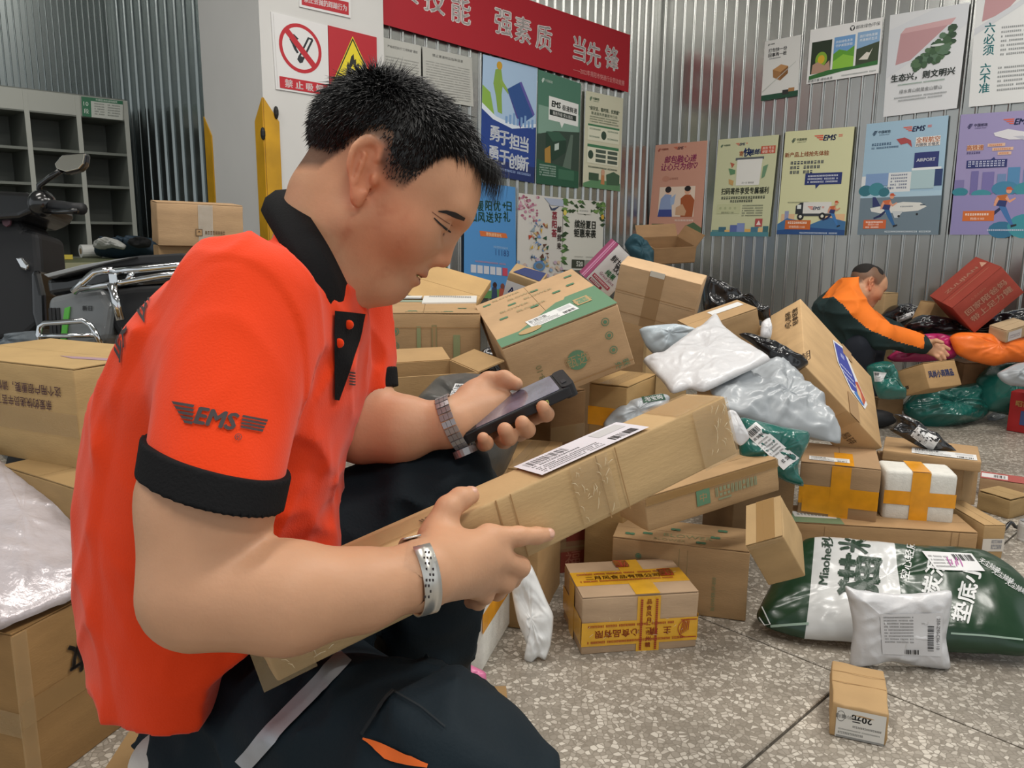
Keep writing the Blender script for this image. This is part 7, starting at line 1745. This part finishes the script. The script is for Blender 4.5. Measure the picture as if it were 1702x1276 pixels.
SBLK = mat('glossy_black_scooter_plastic', '#0e0f11', .22, coat=.6); SMAT = mat('matt_black_plastic', '#16171a', .6); CHR = mat('chrome_tube', '#d4d6d8', .08, metal=1.0); SGRY = mat('grey_scooter_panel', '#6a6e70', .35, coat=.4); TYRE = mat('tyre_rubber', '#121212', .8)
def solid(name, px, d0, th, m, par, bev=.01, axis=None):
    """a moulded panel: side view outline given where it is seen at distance d0, with real thickness th away from the viewer"""
    n = len(px); F_ = [W(x, y, d0) for x, y in px]; a = FW * 1.0 if axis is None else axis
    B_ = [p + a * th for p in F_]; o = mk(name, F_ + B_, [tuple(range(n)), tuple(range(2 * n - 1, n - 1, -1))] + [(i, n + i, n + (i + 1) % n, (i + 1) % n) for i in range(n)], m, None, False)
    bm = bmesh.new(); bm.from_mesh(o.data); bmesh.ops.recalc_face_normals(bm, faces=bm.faces[:]); bm.to_mesh(o.data); bm.free()
    md = o.modifiers.new('b', 'BEVEL'); md.width = bev; md.segments = 3; md.limit_method = 'ANGLE'
    under(o, par); return o
def tubes(name, px, d, r, m, par, closed=False):
    o = MB().tube([W(x, y, dd if isinstance(d, (list, tuple)) else d) for (x, y), dd in zip(px, d if isinstance(d, (list, tuple)) else [d] * len(px))], r, 10, closed=closed).build(name, m, None, True); return under(o, par)
def wheel(par, c, r, ax):
    ax = np.array(ax) / np.linalg.norm(ax); e1 = np.cross(ax, (0, 0, 1.0)); e1 /= np.linalg.norm(e1); ring_ = [np.array(c) + (e1 * math.cos(t) + np.array([0, 0, 1]) * math.sin(t)) * (r - .045) for t in np.linspace(0, 2 * math.pi, 28, endpoint=False)]
    w_ = under(MB().tube(ring_, .045, 10, closed=True).build('wheel', TYRE, None, True), par); h = MB().tube([np.array(c) - ax * .03, np.array(c) + ax * .03], .06, 14).build('wheel_hub', SGRY, None); h.parent = w_
    return w_
q = W(20, 600, 2.6); s1 = empty('electric_scooter', (q[0], q[1], 0)); tag(s1, 'black electric scooter with a mirror at the left edge of the view', 'scooter')
solid('handlebar_cowl', [(-60, 312), (0, 316), (40, 318), (58, 322), (62, 340), (52, 353), (30, 362), (-60, 368)], 2.5, .22, SBLK, s1, .03)
solid('front_column', [(-60, 360), (30, 362), (40, 380), (62, 385), (66, 430), (68, 480), (66, 540), (40, 562), (-60, 570)], 2.55, .16, SMAT, s1, .02)
solid('leg_shield', [(48, 452), (62, 446), (72, 490), (74, 540), (60, 556), (50, 520)], 2.52, .2, SBLK, s1, .015)
solid('shield_emblem', [(2, 363), (10, 360), (18, 363), (16, 373), (10, 377), (4, 373)], 2.53, .01, mat('dull_pink_emblem', '#5b3a44', .4), s1, .002)
tubes('handle_grip', [(82, 341), (100, 343), (120, 346), (137, 347)], [2.5, 2.47, 2.44, 2.42], .018, SMAT, s1); tubes('brake_lever', [(74, 350), (95, 352), (115, 351), (128, 350)], [2.48, 2.44, 2.41, 2.4], .008, SBLK, s1)
under(MB().ball(W(70, 338, 2.5), .042, 14, 8).build('switch_housing', SBLK, None, True), s1)
tubes('mirror_stem', [(66, 326), (65, 308), (82, 296), (100, 284)], [2.5, 2.5, 2.48, 2.46], .009, SBLK, s1)
solid('mirror_shell', [(88, 272), (102, 255), (143, 252), (140, 273), (132, 282), (108, 288), (92, 282)], 2.46, .035, SBLK, s1, .01)
solid('mirror_glass', [(91, 272), (104, 258), (140, 255), (137, 272), (130, 280), (109, 285), (94, 280)], 2.452, .006, mat('mirror_glass', '#d9d4c6', .06, metal=1.0), s1, .001)
solid('charge_port', [(24, 428), (36, 426), (46, 440), (44, 450), (34, 446)], 2.53, .03, CHR, s1, .006)
wheel(s1, W(30, 700, 2.75) * np.array([1, 1, 0]) + np.array([0, 0, .2]), .2, nL)
q = W(150, 600, 2.35); s2 = empty('electric_moped', (q[0], q[1], 0)); tag(s2, 'grey electric moped with a green stripe and chrome rails behind the back of the worker', 'scooter')
solid('seat', [(72, 456), (95, 450), (135, 440), (190, 430), (232, 424), (300, 420), (330, 424), (330, 440), (240, 440), (150, 448), (110, 458), (80, 462)], 2.3, .25, SMAT, s2, .02)
solid('seat_trim', [(72, 456), (95, 450), (135, 440), (190, 431), (226, 426), (180, 436), (140, 446), (100, 456), (80, 461)], 2.285, .03, mat('silver_seat_vinyl', '#8b8e8f', .4), s2, .004)
solid('under_seat_panel', [(75, 462), (110, 460), (150, 450), (240, 442), (330, 440), (330, 470), (230, 478), (170, 478), (80, 492)], 2.32, .2, SBLK, s2, .015)
solid('side_panel', [(78, 493), (120, 484), (169, 478), (186, 508), (178, 566), (140, 580), (100, 580), (76, 534)], 2.28, .16, SGRY, s2, .02)
solid('green_stripe', [(107, 512), (116, 509), (108, 575), (98, 577)], 2.272, .006, mat('lime_green_stripe', '#4fa33a', .35), s2, .001)
for x in (80, 86, 93): solid('vent_slot', [(x, 512), (x + 5, 511), (x + 8, 560), (x + 3, 566)], 2.274, .006, SMAT, s2, .001)
solid('rear_panel', [(186, 480), (230, 474), (330, 470), (330, 560), (200, 570), (182, 540)], 2.3, .15, SMAT, s2, .02)
vv, ff, w_, h_ = text2d('新日', .02); q0 = [W(145 + x * 9, 512 - y * 9, 2.277) for x, y in vv]; under(mk('maker_mark', q0, ff, paper('#2b2d2e')), s2)
tubes('chrome_rail', [(122, 486), (140, 468), (157, 453), (172, 450), (188, 450)], 2.26, .011, CHR, s2); tubes('chrome_rail', [(190, 452), (240, 447), (290, 442), (330, 440)], 2.26, .012, CHR, s2); tubes('chrome_rail', [(135, 481), (200, 470), (270, 458), (330, 452)], 2.26, .010, CHR, s2); tubes('chrome_rail', [(222, 452), (210, 468)], 2.26, .009, CHR, s2)
solid('rail_joint', [(178, 452), (193, 452), (194, 470), (186, 476), (180, 470)], 2.24, .03, CHR, s2, .006); tubes('rail_leg', [(186, 472), (193, 500), (201, 532)], 2.25, .013, CHR, s2)
tubes('foot_guard', [(70, 576), (64, 556), (66, 543), (75, 537), (110, 535), (138, 533), (150, 540), (158, 552), (169, 576)], 2.2, .008, CHR, s2); tubes('foot_guard_bar', [(66, 559), (110, 558), (160, 557)], 2.2, .007, CHR, s2); tubes('foot_guard_bar', [(60, 581), (110, 578), (170, 576)], 2.2, .011, SMAT, s2)
wheel(s2, W(120, 700, 2.45) * np.array([1, 1, 0]) + np.array([0, 0, .2]), .2, nL); wheel(s2, W(330, 700, 2.6) * np.array([1, 1, 0]) + np.array([0, 0, .2]), .2, nL)
# ------------------------------------------------------------------ the crouching worker at the back
P2 = empty('person', (float(W(1410, 600, 4.12)[0]), float(W(1410, 600, 4.12)[1]), 0)); tag(P2, 'crouching man in an orange and dark green work jacket sorting bags by the far wall', 'person')
def in_poly(x, y, P):
    r = False; j = len(P) - 1
    for i in range(len(P)):
        if (P[i][1] > y) != (P[j][1] > y) and x < (P[j][0] - P[i][0]) * (y - P[i][1]) / (P[j][1] - P[i][1]) + P[i][0]: r = not r
        j = i
    return r
a = math.radians(31.8); aw = math.radians(6)
H2 = Head(W(1436.5, 474, 4.15), math.cos(aw) * (math.cos(a) * RT - math.sin(a) * UP) + math.sin(aw) * FW, math.sin(a) * RT + math.cos(a) * UP, .97); H2.stubble = .8
def rows2(L): 
    out = []
    for py, l, r, cy, ry in L:
        out.append(section(py, l, r, cy, ry))
    return out
T2 = Loft(rows2([(462, 1402, 1424, 4.06, .05), (474, 1388, 1424, 4.06, .09), (490, 1370, 1432, 4.06, .16), (506, 1353, 1442, 4.06, .19), (540, 1350, 1456, 4.06, .19), (580, 1362, 1452, 4.06, .18), (640, 1372, 1440, 4.06, .17)]))
s2n, e2n, w2n = W(1404, 512, 3.93), W(1462, 556, 3.86), W(1537, 574, 3.95); s2f, e2f, w2f = W(1408, 522, 4.22), W(1482, 556, 4.3), W(1552, 574, 4.14)
def jacket(p):
    d = T2.sdf(p); e = smin(cone(p, s2n, e2n, .078, .062), cone(p, e2n, W(1531, 573, 3.945), .062, .043), .02); d = smin(d, e, .04)
    e = smin(cone(p, s2f, e2f, .075, .06), cone(p, e2f, W(1546, 573, 4.15), .06, .043), .02); d = smin(d, e, .04)
    n = vnoise(p.astype(np.float32), 13); r = 1 - np.abs(2 * n - 1); return d - .012 * r ** 3
lo, hi = bb([(r[1] - r[3], r[2] - r[4], r[0]) for r in T2.t[:, [0, 1, 2, 3, 4]]] + [(r[1] + r[3], r[2] + r[4], r[0]) for r in T2.t] + [w2n, w2f, e2n], .08)
v, F = surfnet(jacket, lo, hi, .0065); v = smooth_v(v, F, 1, .4)
OJ = mat('orange_jacket_cloth', '#f07a1c', .8, var=.05, vscale=8); GJ = mat('dark_green_jacket_cloth', '#142c2c', .8)
jk = mknp('work_jacket', v, F, [OJ, GJ], None, True); under(jk, P2)
OP = [(1366, 496), (1380, 478), (1396, 462), (1450, 458), (1454, 512), (1480, 538), (1536, 554), (1536, 580), (1490, 567), (1445, 548), (1420, 528), (1402, 507), (1385, 493)]
cen = v[F].mean(1) - CAM; dd = cen @ FW; cx = 851 + FPX * (cen @ RT) / dd; cy = 638 - FPX * (cen @ UP) / dd
jk.data.polygons.foreach_set('material_index', [0 if in_poly(x, y, OP) else 1 for x, y in zip(cx, cy)])
nf = [([W(1552, 572, 3.95), W(1566, 574, 3.93), W(1577, 580, 3.93)], [.013, .0105, .009]), ([W(1553, 577, 3.94), W(1567, 582, 3.92), W(1575, 590, 3.92)], [.013, .011, .009]),
      ([W(1552, 582, 3.94), W(1564, 588, 3.92), W(1570, 596, 3.92)], [.0125, .0105, .009]), ([W(1549, 586, 3.94), W(1558, 593, 3.92), W(1563, 599, 3.93)], [.011, .009, .008]), ([W(1543, 570, 3.93), W(1556, 566, 3.9), W(1566, 569, 3.89)], [.015, .011, .009])]
ff_ = [([W(1560, 572, 4.16), W(1572, 575, 4.16), W(1582, 580, 4.15)], [.013, .0105, .009]), ([W(1560, 577, 4.14), W(1570, 583, 4.13), W(1578, 589, 4.13)], [.013, .0105, .009]), ([W(1559, 582, 4.12), W(1567, 589, 4.11), W(1573, 594, 4.11)], [.012, .0105, .009]), ([W(1557, 586, 4.11), W(1564, 592, 4.1), W(1568, 597, 4.1)], [.011, .009, .008]), ([W(1550, 570, 4.12), W(1562, 566, 4.09), W(1572, 570, 4.08)], [.015, .011, .009])]
def body2(p):
    d = smin(H2.sdf(p), cone(p, H2.w((-.02, 0, -.045)), W(1414, 498, 4.1), .056, .066), .03); d = smin(d, T2.sdf(p) + .03, .03)
    for e_, w_, fg in ((e2n, w2n, nf), (e2f, w2f, ff_)):
        d = np.minimum(d, smin(cone(p, e_, w_, .045, .029), hand_sdf(p, w_, [(w_, c_[0][0], .027, .015) for c_ in fg], fg), .015))
    return d
hl, hh = bb([H2.w(q) for q in ((-.1, -.09, -.1), (.12, .09, .12), (-.1, .09, .12), (.12, -.09, -.1), (.12, 0, .1), (-.1, 0, -.1))], .02)
a1, b1 = bb([c_ for k_ in nf + ff_ for c_ in k_[0]] + [w2n, w2f], .04); a2, b2 = bb([W(1414, 498, 4.1), W(1380, 560, 4.06), W(1450, 560, 4.06)], .12)
v, F = skin_parts(body2, [(hl, hh, .0042, None), (a1, b1, .0035, None), (a2, b2, .014, None)]); bd = mknp('body', v, F, SKIN, None, True); under(bd, P2); paint(bd, H2.tint)
def cap2(p):
    q = H2.loc(p); sk = smin(ell(q, (.006, 0, .036), (.098, .076, .078)), ell(q, (.05, 0, .03), (.053, .064, .062)), .02); s = H2.scalp(q)
    return smax(sk - np.interp(s, [0, .055, .075, .1], [-.006, -.004, .001, .005]), -s, .004)
v, F = surfnet(cap2, hl - .01, hh + .02, .005); under(mknp('hair', v, F, mat('cropped_hair', '#1d1917', .85, bump=.8, bscale=500), None, True), P2)
k2, h2, f2 = W(1432, 572, 3.92), W(1392, 625, 4.08), W(1424, 700, 4.02); f2[2] = .09; k2f, f2f = W(1446, 575, 4.25), W(1440, 690, 4.3); f2f[2] = .09
def trous2(p):
    d = ell(p, h2, (.16, .19, .13)); d = smin(d, cone(p, h2, k2, .10, .068), .04); d = smin(d, cone(p, k2, f2, .066, .05), .03); d = smin(d, cone(p, h2 + np.array([0, .1, 0]), k2f, .1, .068), .04); d = smin(d, cone(p, k2f, f2f, .066, .05), .03)
    n = vnoise(p.astype(np.float32), 14); return d - .01 * (1 - np.abs(2 * n - 1)) ** 3
lo, hi = bb([h2, k2, f2, k2f, f2f], .2); v, F = surfnet(trous2, lo, hi, .014); under(mknp('trousers', v, F, mat('navy_trousers', '#141a26', .8), None, True), P2)
for f_ in (f2, f2f):
    h_ = np.array(f_); lo, hi = bb([h_, h_ + np.array([.16, 0, -.06])], .09)
    v, F = surfnet(lambda p: np.maximum(smin(ell(p, h_ + np.array([.06, 0, -.045]), (.14, .05, .05)), ell(p, h_ + np.array([0, 0, -.02]), (.06, .05, .06)), .03), .003 - p[:, 2]), lo, hi, .009); under(mknp('shoe', v, F, SMAT, None, True), P2)
bpy.data.scenes.remove(_TS)
